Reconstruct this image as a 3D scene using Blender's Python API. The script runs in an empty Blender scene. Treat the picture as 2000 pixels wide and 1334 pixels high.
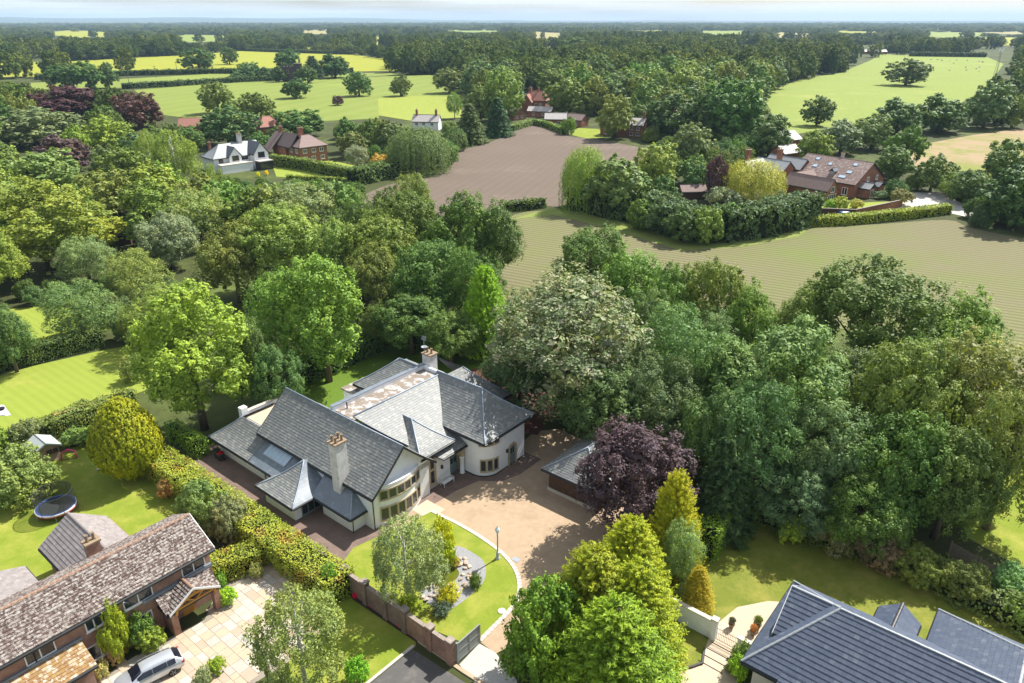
import bpy, math, random
import numpy as np
from mathutils import Vector, Matrix, noise

random.seed(7)
rng = np.random.default_rng(11)
scene = bpy.context.scene
COL = scene.collection

# ------------------------------------------------------------------ camera
CAM_H, FOC, HOR = 44.0, 1420.0, 38.0            # height in metres, focal length in px of a 2000 px frame, horizon row
TH = math.atan((667 - HOR) / FOC)
CT, ST = math.cos(TH), math.sin(TH)
cam = bpy.data.cameras.new('camera')
cam.lens = FOC / 2000 * 36
cam.sensor_width = 36
cam.clip_start = 0.5
cam.clip_end = 60000
camo = bpy.data.objects.new('camera', cam)
COL.objects.link(camo)
camo.location = (0, 0, CAM_H)
camo.rotation_euler = (math.pi / 2 - TH, 0, 0)
scene.camera = camo

# ------------------------------------------------------------------ sky and sun
SUN_AZ, SUN_EL = math.radians(42), math.radians(50)     # azimuth counted from +x towards +y
world = bpy.data.worlds.new('World')
scene.world = world
world.use_nodes = True
wn, wl = world.node_tree.nodes, world.node_tree.links
wn.clear()
sky = wn.new('ShaderNodeTexSky')
sky.sky_type = 'NISHITA'
sky.sun_disc = False
sky.sun_elevation = SUN_EL
sky.sun_rotation = math.pi / 2 - SUN_AZ
sky.air_density = 1.0
sky.dust_density = 1.2
tc = wn.new('ShaderNodeTexCoord')
mp = wn.new('ShaderNodeMapping')
mp.inputs['Scale'].default_value = (3.0, 3.0, 60.0)
wl.new(tc.outputs['Generated'], mp.inputs['Vector'])
cn = wn.new('ShaderNodeTexNoise')
cn.inputs['Scale'].default_value = 1.1
cn.inputs['Detail'].default_value = 6
wl.new(mp.outputs['Vector'], cn.inputs['Vector'])
cr = wn.new('ShaderNodeValToRGB')
cr.color_ramp.elements[0].position = 0.36
cr.color_ramp.elements[1].position = 0.60
wl.new(cn.outputs['Fac'], cr.inputs['Fac'])
cm = wn.new('ShaderNodeMix')
cm.data_type = 'RGBA'
cm.inputs['B'].default_value = (7.4, 7.7, 8.0, 1)
cf = wn.new('ShaderNodeMath')
cf.operation = 'MULTIPLY'
cf.inputs[1].default_value = 0.8
wl.new(cr.outputs['Color'], cf.inputs[0])
wl.new(cf.outputs[0], cm.inputs['Factor'])
wl.new(sky.outputs['Color'], cm.inputs['A'])
bg = wn.new('ShaderNodeBackground')
bg.inputs['Strength'].default_value = 0.08
wo = wn.new('ShaderNodeOutputWorld')
wl.new(cm.outputs['Result'], bg.inputs['Color'])
wl.new(bg.outputs['Background'], wo.inputs['Surface'])

sun = bpy.data.lights.new('sun', 'SUN')
sun.energy = 5.0
sun.angle = math.radians(0.55)
sun.color = (1.0, 0.96, 0.89)
suno = bpy.data.objects.new('sun', sun)
COL.objects.link(suno)
sd = Vector((math.cos(SUN_EL) * math.cos(SUN_AZ), math.cos(SUN_EL) * math.sin(SUN_AZ), math.sin(SUN_EL)))
suno.rotation_euler = sd.to_track_quat('Z', 'Y').to_euler()
suno.location = sd * 300

vs = scene.view_settings
vs.view_transform = 'Standard'
vs.look = 'None'
vs.exposure = 0.93
vs.gamma = 1.0
vs.use_curve_mapping = False
scene.cycles.max_bounces = 6
scene.cycles.diffuse_bounces = 3
scene.cycles.glossy_bounces = 2
scene.cycles.transmission_bounces = 3
scene.cycles.transparent_max_bounces = 6
scene.cycles.volume_bounces = 0
scene.cycles.sample_clamp_indirect = 6
scene.cycles.use_denoising = True
scene.cycles.caustics_reflective = False
scene.cycles.caustics_refractive = False

# ------------------------------------------------------------------ helpers: places
def at(px, py, z=0.0):
    """the place at height z that stands at that pixel of the 2000 x 1334 photograph"""
    a, v = (px - 1000) / FOC, (667 - py) / FOC
    t = (z - CAM_H) / (-ST + v * CT)
    return Vector((a * t, (CT + v * ST) * t, z))

def proj(p):
    zz = p[2] - CAM_H
    d = p[1] * CT - zz * ST
    if d < 0.1:
        return (-9999, -9999)
    return (1000 + FOC * p[0] / d, 667 - FOC * (p[1] * ST + zz * CT) / d)

AX = math.radians(-39.4)             # the plots are all laid out square to this direction
OX, OY = -10.0, 53.0
CU, SU = math.cos(AX), math.sin(AX)
def W(u, v, z=0.0):
    return Vector((OX + u * CU - v * SU, OY + u * SU + v * CU, z))
def L(p):
    x, y = p[0] - OX, p[1] - OY
    return (x * CU + y * SU, -x * SU + y * CU)

def inpoly(x, y, poly):
    c = False
    j = len(poly) - 1
    for i in range(len(poly)):
        xi, yi = poly[i]; xj, yj = poly[j]
        if (yi > y) != (yj > y) and x < (xj - xi) * (y - yi) / (yj - yi) + xi:
            c = not c
        j = i
    return c

# ------------------------------------------------------------------ helpers: objects
def tag(o, label=None, cat=None, group=None, kind=None):
    if label: o['label'] = label
    if cat: o['category'] = cat
    if group: o['group'] = group
    if kind: o['kind'] = kind
    return o

def empty(name, loc=(0, 0, 0), rz=0.0, label=None, cat=None, group=None, scale=None):
    o = bpy.data.objects.new(name, None)
    COL.objects.link(o)
    o.location = loc
    o.rotation_euler = (0, 0, rz)
    if scale: o.scale = scale
    return tag(o, label, cat, group)

def link(name, me, mat=None, parent=None):
    if mat is not None and not me.materials:
        me.materials.append(mat)
    o = bpy.data.objects.new(name, me)
    COL.objects.link(o)
    if parent is not None:
        o.parent = parent
    return o

def copy_tree(o, parent=None):
    c = o.copy()
    COL.objects.link(c)
    c.parent = parent
    for ch in o.children:
        copy_tree(ch, c)
    return c

class MB:
    def __init__(s):
        s.v, s.f = [], []
    def poly(s, pts):
        n = len(s.v)
        s.v += [tuple(p) for p in pts]
        s.f.append(tuple(range(n, n + len(pts))))
        return s
    def hexa(s, p):
        """eight corners: bottom four counter-clockwise, then the top four"""
        n = len(s.v)
        s.v += [tuple(q) for q in p]
        for q in ((3, 2, 1, 0), (4, 5, 6, 7), (0, 1, 5, 4), (1, 2, 6, 5), (2, 3, 7, 6), (3, 0, 4, 7)):
            s.f.append(tuple(n + i for i in q))
        return s
    def box(s, x0, x1, y0, y1, z0, z1):
        return s.hexa([(x0, y0, z0), (x1, y0, z0), (x1, y1, z0), (x0, y1, z0), (x0, y0, z1), (x1, y0, z1), (x1, y1, z1), (x0, y1, z1)])
    def fbox(s, F, a0, a1, b0, b1, c0, c1):
        """a box in the frame F = (origin, right, up, out)"""
        o, r, u, n = F
        P = lambda a, b, c: o + r * a + u * b + n * c
        return s.hexa([P(a0, b0, c0), P(a1, b0, c0), P(a1, b0, c1), P(a0, b0, c1), P(a0, b1, c0), P(a1, b1, c0), P(a1, b1, c1), P(a0, b1, c1)])
    def prism(s, pts, z0, z1):
        n, k = len(s.v), len(pts)
        s.v += [(p[0], p[1], z0) for p in pts] + [(p[0], p[1], z1) for p in pts]
        s.f.append(tuple(range(n + k - 1, n - 1, -1)))
        s.f.append(tuple(range(n + k, n + 2 * k)))
        for i in range(k):
            j = (i + 1) % k
            s.f.append((n + i, n + j, n + k + j, n + k + i))
        return s
    def tube(s, pts, rad, n=8, caps=True):
        pts = [Vector(p) for p in pts]
        if not hasattr(rad, '__len__'):
            rad = [rad] * len(pts)
        b0 = len(s.v)
        for i, p in enumerate(pts):
            t = (pts[min(i + 1, len(pts) - 1)] - pts[max(i - 1, 0)]).normalized()
            a = t.orthogonal().normalized() if i == 0 else (a - t * a.dot(t)).normalized()
            b = t.cross(a)
            for k in range(n):
                w = 2 * math.pi * k / n
                s.v.append(tuple(p + (a * math.cos(w) + b * math.sin(w)) * rad[i]))
        for i in range(len(pts) - 1):
            for k in range(n):
                m = (k + 1) % n
                s.f.append((b0 + i * n + k, b0 + i * n + m, b0 + (i + 1) * n + m, b0 + (i + 1) * n + k))
        if caps:
            s.f.append(tuple(b0 + k for k in range(n - 1, -1, -1)))
            s.f.append(tuple(b0 + (len(pts) - 1) * n + k for k in range(n)))
        return s
    def lathe(s, prof, c=(0, 0, 0), n=16):
        b0 = len(s.v)
        for r, z in prof:
            for k in range(n):
                w = 2 * math.pi * k / n
                s.v.append((c[0] + r * math.cos(w), c[1] + r * math.sin(w), c[2] + z))
        for i in range(len(prof) - 1):
            for k in range(n):
                m = (k + 1) % n
                s.f.append((b0 + i * n + k, b0 + i * n + m, b0 + (i + 1) * n + m, b0 + (i + 1) * n + k))
        s.f.append(tuple(b0 + k for k in range(n - 1, -1, -1)))
        s.f.append(tuple(b0 + (len(prof) - 1) * n + k for k in range(n)))
        return s
    def build(s, name, mat, parent=None, smooth=False):
        me = bpy.data.meshes.new(name)
        me.from_pydata(s.v, [], s.f)
        if smooth:
            me.polygons.foreach_set('use_smooth', [True] * len(me.polygons))
        me.update()
        return link(name, me, mat, parent)

def bevel(o, w=0.02, seg=2):
    m = o.modifiers.new('bevel', 'BEVEL')
    m.width = w
    m.segments = seg
    m.limit_method = 'ANGLE'
    return o

# ------------------------------------------------------------------ helpers: materials
def newmat(name):
    m = bpy.data.materials.new(name)
    m.use_nodes = True
    nt = m.node_tree
    b = nt.nodes['Principled BSDF']
    return m, nt, b

def rgba(c):
    return (c[0], c[1], c[2], 1)

def mixc(nt, fac, a, b, mode='MIX'):
    n = nt.nodes.new('ShaderNodeMix')
    n.data_type = 'RGBA'
    n.blend_type = mode
    for key, val in (('Factor', fac), ('A', a), ('B', b)):
        if isinstance(val, (int, float)):
            n.inputs[key].default_value = val
        elif isinstance(val, (tuple, list)):
            n.inputs[key].default_value = rgba(val)
        else:
            nt.links.new(val, n.inputs[key])
    return n.outputs['Result']

def noisen(nt, scale, detail=4, rough=0.55, vec=None, sc=None):
    if vec is None:
        vec = nt.nodes.new('ShaderNodeTexCoord').outputs['Object']
    if sc is not None:
        m = nt.nodes.new('ShaderNodeMapping')
        m.inputs['Scale'].default_value = sc
        nt.links.new(vec, m.inputs['Vector'])
        vec = m.outputs['Vector']
    n = nt.nodes.new('ShaderNodeTexNoise')
    n.inputs['Scale'].default_value = scale
    n.inputs['Detail'].default_value = detail
    n.inputs['Roughness'].default_value = rough
    nt.links.new(vec, n.inputs['Vector'])
    return n.outputs['Fac']

def ramp(nt, src, p0, p1, c0=(0, 0, 0), c1=(1, 1, 1)):
    r = nt.nodes.new('ShaderNodeValToRGB')
    r.color_ramp.elements[0].position = p0
    r.color_ramp.elements[1].position = p1
    r.color_ramp.elements[0].color = rgba(c0)
    r.color_ramp.elements[1].color = rgba(c1)
    nt.links.new(src, r.inputs['Fac'])
    return r.outputs['Color']

def bumpn(nt, b, h, strength=0.4, dist=0.03):
    n = nt.nodes.new('ShaderNodeBump')
    n.inputs['Strength'].default_value = strength
    n.inputs['Distance'].default_value = dist
    nt.links.new(h, n.inputs['Height'])
    nt.links.new(n.outputs['Normal'], b.inputs['Normal'])

def M(name, c1, c2=None, scale=2.0, rough=0.75, spec=0.3, metal=0.0, c3=None, s3=0.4, p3=(0.55, 0.7), bump=0.0, bs=20.0, bd=0.03):
    """a plain weathered surface: two tones mixed by noise, a third in patches, fine relief"""
    m, nt, b = newmat(name)
    if c2 is None:
        c2 = tuple(x * 0.82 for x in c1)
    col = mixc(nt, ramp(nt, noisen(nt, scale, 6, 0.65), 0.3, 0.7), c1, c2)
    if c3:
        col = mixc(nt, ramp(nt, noisen(nt, s3, 5, 0.65), *p3), col, c3)
    nt.links.new(col, b.inputs['Base Color'])
    b.inputs['Roughness'].default_value = rough
    b.inputs['Specular IOR Level'].default_value = spec
    b.inputs['Metallic'].default_value = metal
    if bump:
        bumpn(nt, b, noisen(nt, bs, 3), bump, bd)
    return m

def Mtile(name, c1, c2, c3=None, rough=0.6, spec=0.4, lich=None, ls=1.2, lp=(0.55, 0.66), hi=0.5):
    """tiles: each its own tone through the face attribute rnd, lichen or moss in patches"""
    m, nt, b = newmat(name)
    a = nt.nodes.new('ShaderNodeAttribute')
    a.attribute_name = 'rnd'
    col = mixc(nt, a.outputs['Fac'], c1, c2)
    if c3:
        col = mixc(nt, ramp(nt, a.outputs['Fac'], hi, hi + 0.02), col, c3)
    col = mixc(nt, 0.5, col, mixc(nt, ramp(nt, noisen(nt, 7, 4), 0.35, 0.65), (0.75, 0.75, 0.75), (1, 1, 1)), 'MULTIPLY')
    if lich:
        col = mixc(nt, ramp(nt, noisen(nt, ls, 7, 0.72), *lp), col, lich)
    nt.links.new(col, b.inputs['Base Color'])
    b.inputs['Roughness'].default_value = rough
    b.inputs['Specular IOR Level'].default_value = spec
    bumpn(nt, b, noisen(nt, 25, 3), 0.25, 0.02)
    return m

def Mbrick(name, c1, c2, mortar, scale=1.0, axis='u'):
    m, nt, b = newmat(name)
    t = nt.nodes.new('ShaderNodeTexCoord')
    # box mapping: along the wall + height
    s = nt.nodes.new('ShaderNodeSeparateXYZ')
    nt.links.new(t.outputs['Object'], s.inputs[0])
    add = nt.nodes.new('ShaderNodeMath')
    nt.links.new(s.outputs[0], add.inputs[0])
    nt.links.new(s.outputs[1], add.inputs[1])
    c = nt.nodes.new('ShaderNodeCombineXYZ')
    nt.links.new(add.outputs[0], c.inputs[0])
    nt.links.new(s.outputs[2], c.inputs[1])
    br = nt.nodes.new('ShaderNodeTexBrick')
    br.inputs['Color1'].default_value = rgba(c1)
    br.inputs['Color2'].default_value = rgba(c2)
    br.inputs['Mortar'].default_value = rgba(mortar)
    br.inputs['Scale'].default_value = scale
    br.inputs['Brick Width'].default_value = 0.235
    br.inputs['Row Height'].default_value = 0.082
    br.inputs['Mortar Size'].default_value = 0.011
    br.inputs['Bias'].default_value = -0.1
    nt.links.new(c.outputs[0], br.inputs['Vector'])
    col = mixc(nt, ramp(nt, noisen(nt, 0.9, 6, 0.7), 0.35, 0.75), br.outputs['Color'], tuple(x * 0.62 for x in c2))
    nt.links.new(col, b.inputs['Base Color'])
    b.inputs['Roughness'].default_value = 0.85
    bumpn(nt, b, br.outputs['Fac'], -0.5, 0.02)
    return m

def Mleaf(name, tip=None, ts=0.5, tp=(0.5, 0.62), trans=0.22, far=False, spec=0.28):
    """foliage: the crown's own colour (object colour), each leaf its own tone"""
    m, nt, b = newmat(name)
    oi = nt.nodes.new('ShaderNodeObjectInfo')
    at_ = nt.nodes.new('ShaderNodeAttribute')
    at_.attribute_name = 'rnd'
    base = oi.outputs['Color']
    if far:
        r = nt.nodes.new('ShaderNodeValToRGB')
        e = r.color_ramp.elements
        e[0].color = (0.075, 0.125, 0.030, 1); e[1].color = (0.205, 0.25, 0.048, 1)
        x = e.new(0.35); x.color = (0.110, 0.172, 0.034, 1)
        x = e.new(0.7); x.color = (0.155, 0.205, 0.045, 1)
        nt.links.new(oi.outputs['Random'], r.inputs['Fac'])
        base = r.outputs['Color']
    if tip:
        base = mixc(nt, ramp(nt, noisen(nt, ts, 5, 0.6), *tp), base, tip)
    # drifts of yellower and darker leaves within one crown
    base = mixc(nt, ramp(nt, noisen(nt, 0.32, 3, 0.6), 0.42, 0.62), base, mixc(nt, 1.0, base, (1.28, 1.16, 0.95), 'MULTIPLY'))
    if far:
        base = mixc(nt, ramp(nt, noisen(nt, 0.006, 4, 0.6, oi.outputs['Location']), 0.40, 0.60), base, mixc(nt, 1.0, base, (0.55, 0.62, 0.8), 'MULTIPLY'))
    hs = nt.nodes.new('ShaderNodeHueSaturation')
    mh = nt.nodes.new('ShaderNodeMapRange')
    mh.inputs['To Min'].default_value = 0.488
    mh.inputs['To Max'].default_value = 0.512
    nt.links.new(at_.outputs['Fac'], mh.inputs['Value'])
    mv = nt.nodes.new('ShaderNodeMapRange')
    mv.inputs['To Min'].default_value = 1.4
    mv.inputs['To Max'].default_value = 0.6
    nt.links.new(at_.outputs['Fac'], mv.inputs['Value'])
    nt.links.new(mh.outputs[0], hs.inputs['Hue'])
    nt.links.new(mv.outputs[0], hs.inputs['Value'])
    nt.links.new(base, hs.inputs['Color'])
    nt.links.new(hs.outputs['Color'], b.inputs['Base Color'])
    b.inputs['Roughness'].default_value = 0.6
    b.inputs['Specular IOR Level'].default_value = spec
    tr = nt.nodes.new('ShaderNodeBsdfTranslucent')
    tcx = mixc(nt, 1.0, hs.outputs['Color'], (1.25, 1.2, 0.55), 'MULTIPLY')
    nt.links.new(tcx, tr.inputs['Color'])
    ms = nt.nodes.new('ShaderNodeMixShader')
    ms.inputs[0].default_value = trans
    nt.links.new(b.outputs[0], ms.inputs[1])
    nt.links.new(tr.outputs[0], ms.inputs[2])
    nt.links.new(ms.outputs[0], nt.nodes['Material Output'].inputs['Surface'])
    return m

def Mlawn(name, c1, c2, c3=None, stripe=None, sdir=0.0, sw=0.5, s1=0.35, s2=6.0, p3=(0.55, 0.72), s3=0.12, sstr=0.25):
    m, nt, b = newmat(name)
    geo = nt.nodes.new('ShaderNodeNewGeometry').outputs['Position']
    col = mixc(nt, ramp(nt, noisen(nt, s1, 6, 0.65, geo), 0.3, 0.7), c1, c2)
    col = mixc(nt, ramp(nt, noisen(nt, s2, 3, 0.6, geo), 0.25, 0.8), col, tuple(x * 0.72 for x in c1))
    if c3:
        col = mixc(nt, ramp(nt, noisen(nt, s3, 6, 0.7, geo), *p3), col, c3)
    if stripe:
        mpn = nt.nodes.new('ShaderNodeMapping')
        mpn.inputs['Rotation'].default_value = (0, 0, sdir)
        nt.links.new(geo, mpn.inputs['Vector'])
        w = nt.nodes.new('ShaderNodeTexWave')
        w.inputs['Scale'].default_value = sw
        w.inputs['Distortion'].default_value = 2.6
        w.inputs['Detail'].default_value = 2
        w.inputs['Detail Scale'].default_value = 0.22
        nt.links.new(mpn.outputs['Vector'], w.inputs['Vector'])
        col = mixc(nt, mixc(nt, 1.0, ramp(nt, w.outputs['Fac'], 0.3, 0.7), (sstr,) * 3, 'MULTIPLY'), col, stripe)
    nt.links.new(col, b.inputs['Base Color'])
    b.inputs['Roughness'].default_value = 0.9
    b.inputs['Specular IOR Level'].default_value = 0.15
    bumpn(nt, b, noisen(nt, 9, 4, 0.7, geo), 0.55, 0.06)
    return m

m_render = M('white_render', (0.79, 0.81, 0.835), (0.735, 0.752, 0.775), 1.5, 0.85, 0.2, c3=(0.62, 0.61, 0.58), s3=0.7, p3=(0.58, 0.8), bump=0.15, bs=30)
m_chim = M('stained_render', (0.70, 0.68, 0.66), (0.55, 0.53, 0.51), 2.0, 0.85, 0.2, c3=(0.42, 0.40, 0.39), s3=1.1, p3=(0.5, 0.72), bump=0.2)
m_stone = M('buff_sandstone', (0.46, 0.38, 0.26), (0.38, 0.31, 0.21), 3.0, 0.85, 0.2, bump=0.2)
m_slate = Mtile('slates', (0.165, 0.174, 0.174), (0.215, 0.222, 0.214), (0.265, 0.268, 0.245), 0.52, 0.36, lich=(0.33, 0.32, 0.26), ls=1.6, lp=(0.60, 0.72), hi=0.82)
m_slatebase = M('slate_underlay', (0.08, 0.085, 0.09), rough=0.8)
m_lead = M('lead_sheet', (0.17, 0.20, 0.235), (0.13, 0.155, 0.18), 1.2, 0.42, 0.5, c3=(0.24, 0.27, 0.30), s3=1.5, metal=0.0, bump=0.1, bs=6)
m_leadroll = M('lead_roll', (0.30, 0.36, 0.44), (0.22, 0.27, 0.34), 2.0, 0.38, 0.5)
m_black = M('black_gutter', (0.025, 0.027, 0.03), rough=0.5)
m_glass = M('window_glass', (0.02, 0.025, 0.03), (0.035, 0.042, 0.05), 0.8, 0.06, 0.7)
m_sky_glass = M('milky_rooflight_glass', (0.42, 0.52, 0.62), (0.36, 0.45, 0.55), 1.0, 0.18, 0.6)
m_sage = M('sage_door_paint', (0.19, 0.24, 0.235), (0.16, 0.20, 0.20), 2, 0.5)
m_white = M('white_paint', (0.78, 0.78, 0.77), (0.72, 0.72, 0.71), 2, 0.45)
m_flat = M('ponded_flat_roof', (0.23, 0.19, 0.155), (0.19, 0.15, 0.115), 1.1, 0.7, 0.3, c3=(0.40, 0.375, 0.36), s3=1.3, p3=(0.5, 0.56), bump=0.2, bs=5)
m_brick = Mbrick('red_brick', (0.42, 0.195, 0.115), (0.28, 0.125, 0.085), (0.36, 0.31, 0.26))
m_brick_old = Mbrick('old_brick', (0.27, 0.15, 0.11), (0.19, 0.115, 0.095), (0.27, 0.24, 0.20))
m_brick_far = M('brickwork', (0.30, 0.135, 0.08), (0.22, 0.10, 0.065), 3.0, 0.9, c3=(0.36, 0.2, 0.13), s3=0.6)
m_moss = Mtile('mossy_tiles', (0.075, 0.050, 0.044), (0.155, 0.112, 0.098), (0.22, 0.18, 0.158), 0.9, 0.15, lich=(0.33, 0.305, 0.275), ls=4.6, lp=(0.505, 0.56), hi=0.78)
m_moss2 = Mtile('ochre_mossy_tiles', (0.26, 0.15, 0.07), (0.34, 0.22, 0.08), (0.42, 0.33, 0.22), 0.85, 0.2, lich=(0.5, 0.46, 0.40), ls=3, lp=(0.56, 0.6), hi=0.75)
m_greytile = Mtile('pale_grey_tiles', (0.22, 0.195, 0.188), (0.285, 0.255, 0.245), None, 0.85, 0.2, lich=(0.35, 0.32, 0.30), ls=2, lp=(0.55, 0.7))
m_tilebase = M('tile_underlay', (0.10, 0.06, 0.05), rough=0.9)
m_blue = Mtile('blue_black_tiles', (0.058, 0.078, 0.122), (0.082, 0.102, 0.148), (0.105, 0.125, 0.165), 0.5, 0.6, hi=0.93)
m_bluebase = M('blue_tile_underlay', (0.02, 0.028, 0.05), rough=0.6)
m_ridge_red = M('ridge_tile_clay', (0.30, 0.17, 0.11), (0.22, 0.14, 0.10), 4, 0.85, c3=(0.42, 0.38, 0.33), s3=2.5)
m_timber = M('brown_timber', (0.10, 0.055, 0.035), (0.07, 0.04, 0.028), 3, 0.7)
m_oak = M('honey_oak', (0.52, 0.26, 0.05), (0.42, 0.2, 0.04), 3, 0.6)
m_terracotta = M('terracotta', (0.30, 0.225, 0.15), (0.22, 0.155, 0.10), 5, 0.85)
m_iron = M('black_iron', (0.03, 0.03, 0.03), rough=0.45, spec=0.5)
m_galv = M('grey_painted_metal', (0.30, 0.32, 0.34), (0.25, 0.27, 0.29), 3, 0.4, 0.5)
m_bark = M('bark', (0.16, 0.12, 0.085), (0.10, 0.075, 0.055), 2.5, 0.9, 0.15, bump=0.6, bs=8, bd=0.06)
m_bark_pale = M('pale_bark', (0.55, 0.53, 0.5), (0.35, 0.33, 0.31), 4, 0.85, 0.15, bump=0.4, bs=8)
m_leaf = Mleaf('leaf')
m_leaf_tips = Mleaf('leaf_with_bronze_tips', tip=(0.38, 0.27, 0.06), ts=0.4, tp=(0.54, 0.66))
m_leaf_pale = Mleaf('leaf_with_pale_blossom', tip=(0.34, 0.33, 0.23), ts=2.2, tp=(0.5, 0.62))
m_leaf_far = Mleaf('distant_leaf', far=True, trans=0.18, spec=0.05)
m_core = M('painted_inner_shade', (0.02, 0.026, 0.012), rough=1.0, spec=0.0)  # near-black colour stands for the shade inside hedges

# ------------------------------------------------------------------ ground, fields, lawns, drives
def smooth_loop(pts, n=4):
    out = []
    k = len(pts)
    for i in range(k):
        p0, p1, p2, p3 = (Vector(pts[(i + j) % k]) for j in (-1, 0, 1, 2))
        for q in range(n):
            t = q / n
            out.append(0.5 * ((2 * p1) + (p2 - p0) * t + (2 * p0 - 5 * p1 + 4 * p2 - p3) * t * t + (3 * p1 - p0 - 3 * p2 + p3) * t ** 3))
    return out

CLEAR = []          # photograph outlines of open ground, where no tree stands
def sheet(name, px, z, mat, smooth=False, clear=True, uv=False):
    pts = [W(a, b) for a, b in px] if uv else [at(a, b) for a, b in px]
    if smooth:
        pts = smooth_loop(pts)
    if clear and not uv:
        CLEAR.append(px)
    m = MB()
    m.poly([(p.x, p.y, z) for p in pts])
    return tag(m.build(name, mat), kind='structure')

m_floor = Mlawn('woodland_floor', (0.060, 0.075, 0.022), (0.050, 0.050, 0.024), (0.10, 0.13, 0.03), s1=0.06, s2=1.2, s3=0.03, p3=(0.5, 0.65))
m_lawn = Mlawn('mown_lawn', (0.25, 0.305, 0.045), (0.215, 0.275, 0.038), (0.31, 0.305, 0.07), stripe=(0.285, 0.33, 0.055), sdir=math.radians(-52), sw=0.28, sstr=0.22)
m_lawn2 = Mlawn('lush_lawn', (0.22, 0.275, 0.030), (0.15, 0.215, 0.020), (0.31, 0.30, 0.06), s1=0.7, s3=0.4, p3=(0.45, 0.75))
m_lawn3 = Mlawn('dry_lawn', (0.175, 0.20, 0.028), (0.115, 0.155, 0.02), (0.25, 0.235, 0.05), s1=0.6, s3=0.35, p3=(0.45, 0.7))
m_backlawn = Mlawn('lawn_painted_shade', (0.115, 0.19, 0.02), (0.10, 0.165, 0.02), s1=0.2)  # darker green paints in the shade behind the house
m_field_a = Mlawn('bright_pasture', (0.30, 0.31, 0.03), (0.26, 0.285, 0.032), (0.22, 0.255, 0.035), s1=0.02, s2=0.5, s3=0.012)
m_field_b = Mlawn('pale_pasture', (0.20, 0.25, 0.045), (0.165, 0.215, 0.04), (0.24, 0.29, 0.045), s1=0.015, s2=0.5, s3=0.01, stripe=(0.2, 0.23, 0.06), sw=0.02, sdir=0.3, sstr=0.4)
m_field_c = Mlawn('grazed_pasture', (0.225, 0.275, 0.055), (0.19, 0.25, 0.048), (0.265, 0.285, 0.075), s1=0.02, s2=0.4, s3=0.015)
m_field_d = Mlawn('pasture_painted_sunlit', (0.27, 0.31, 0.055), (0.24, 0.285, 0.05), s1=0.02, s2=0.4)  # brighter colour paints in sunshine between cloud shadows
m_tan = Mlawn('distant_stubble', (0.33, 0.29, 0.12), (0.29, 0.27, 0.10), s1=0.01, s2=0.2)
m_rough = Mlawn('rough_grass_strip', (0.20, 0.23, 0.04), (0.26, 0.21, 0.10), (0.29, 0.215, 0.125), s1=0.05, s2=0.8, s3=0.03, p3=(0.45, 0.55))
m_plough = Mlawn('ploughed_soil', (0.165, 0.128, 0.10), (0.132, 0.102, 0.08), (0.20, 0.157, 0.122), stripe=(0.11, 0.085, 0.066), sdir=math.radians(18), sw=0.11, s1=0.03, s2=2.0, s3=0.02, sstr=0.3)
m_seed = Mlawn('seedling_rows', (0.215, 0.188, 0.108), (0.185, 0.172, 0.09), (0.15, 0.18, 0.05), stripe=(0.09, 0.09, 0.036), sdir=math.radians(118), sw=0.21, s1=0.03, s2=2.5, s3=0.022, p3=(0.44, 0.66), sstr=0.62)
m_verge = Mlawn('field_margin_grass', (0.19, 0.25, 0.05), (0.22, 0.23, 0.07), s1=0.2)
m_gravel = M('honey_gravel', (0.40, 0.298, 0.20), (0.325, 0.24, 0.16), 1.6, 0.95, 0.1, c3=(0.29, 0.215, 0.14), s3=0.35, p3=(0.5, 0.72), bump=0.5, bs=22)
m_paver = Mbrick('block_paving', (0.20, 0.135, 0.105), (0.165, 0.11, 0.09), (0.12, 0.09, 0.075))
m_setts = M('pale_granite_setts', (0.47, 0.44, 0.40), (0.36, 0.34, 0.31), 6, 0.85, bump=0.6, bs=9)
m_tarmac = M('asphalt', (0.10, 0.095, 0.09), (0.085, 0.08, 0.078), 1.2, 0.9, 0.2, c3=(0.135, 0.125, 0.115), s3=0.5, bump=0.3, bs=40)
m_kerb = M('pale_kerb_stone', (0.55, 0.49, 0.42), (0.46, 0.41, 0.35), 3, 0.9)
m_patio = M('beige_resin_paving', (0.50, 0.40, 0.29), (0.44, 0.355, 0.26), 1.5, 0.9, c3=(0.55, 0.47, 0.37), s3=0.5, bump=0.2)
m_soil = M('dark_soil', (0.055, 0.035, 0.025), (0.04, 0.027, 0.02), 3, 0.95, bump=0.6, bs=6)
m_redsoil = M('bark_mulch', (0.12, 0.045, 0.032), (0.085, 0.035, 0.027), 1.5, 0.95, c3=(0.16, 0.075, 0.05), s3=2, bump=0.6, bs=6)
m_slab = [M('sandstone_slab_buff', (0.44, 0.355, 0.25), (0.38, 0.31, 0.225), 1.5, 0.85), M('sandstone_slab_pale', (0.50, 0.435, 0.35), (0.44, 0.385, 0.31), 1.5, 0.85),
          M('sandstone_slab_pink', (0.41, 0.31, 0.23), (0.36, 0.28, 0.21), 1.5, 0.85), M('sandstone_slab_grey', (0.40, 0.365, 0.315), (0.35, 0.32, 0.28), 1.5, 0.85)]
m_grout = M('pale_grout', (0.27, 0.235, 0.185), rough=0.95)
m_track = M('concrete_drive', (0.46, 0.43, 0.40), (0.38, 0.36, 0.33), 0.5, 0.9)
m_farland = Mlawn('distant_country', (0.075, 0.105, 0.03), (0.050, 0.075, 0.024), (0.22, 0.26, 0.06), s1=0.0025, s2=0.01, s3=0.0016, p3=(0.6, 0.63))

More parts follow.
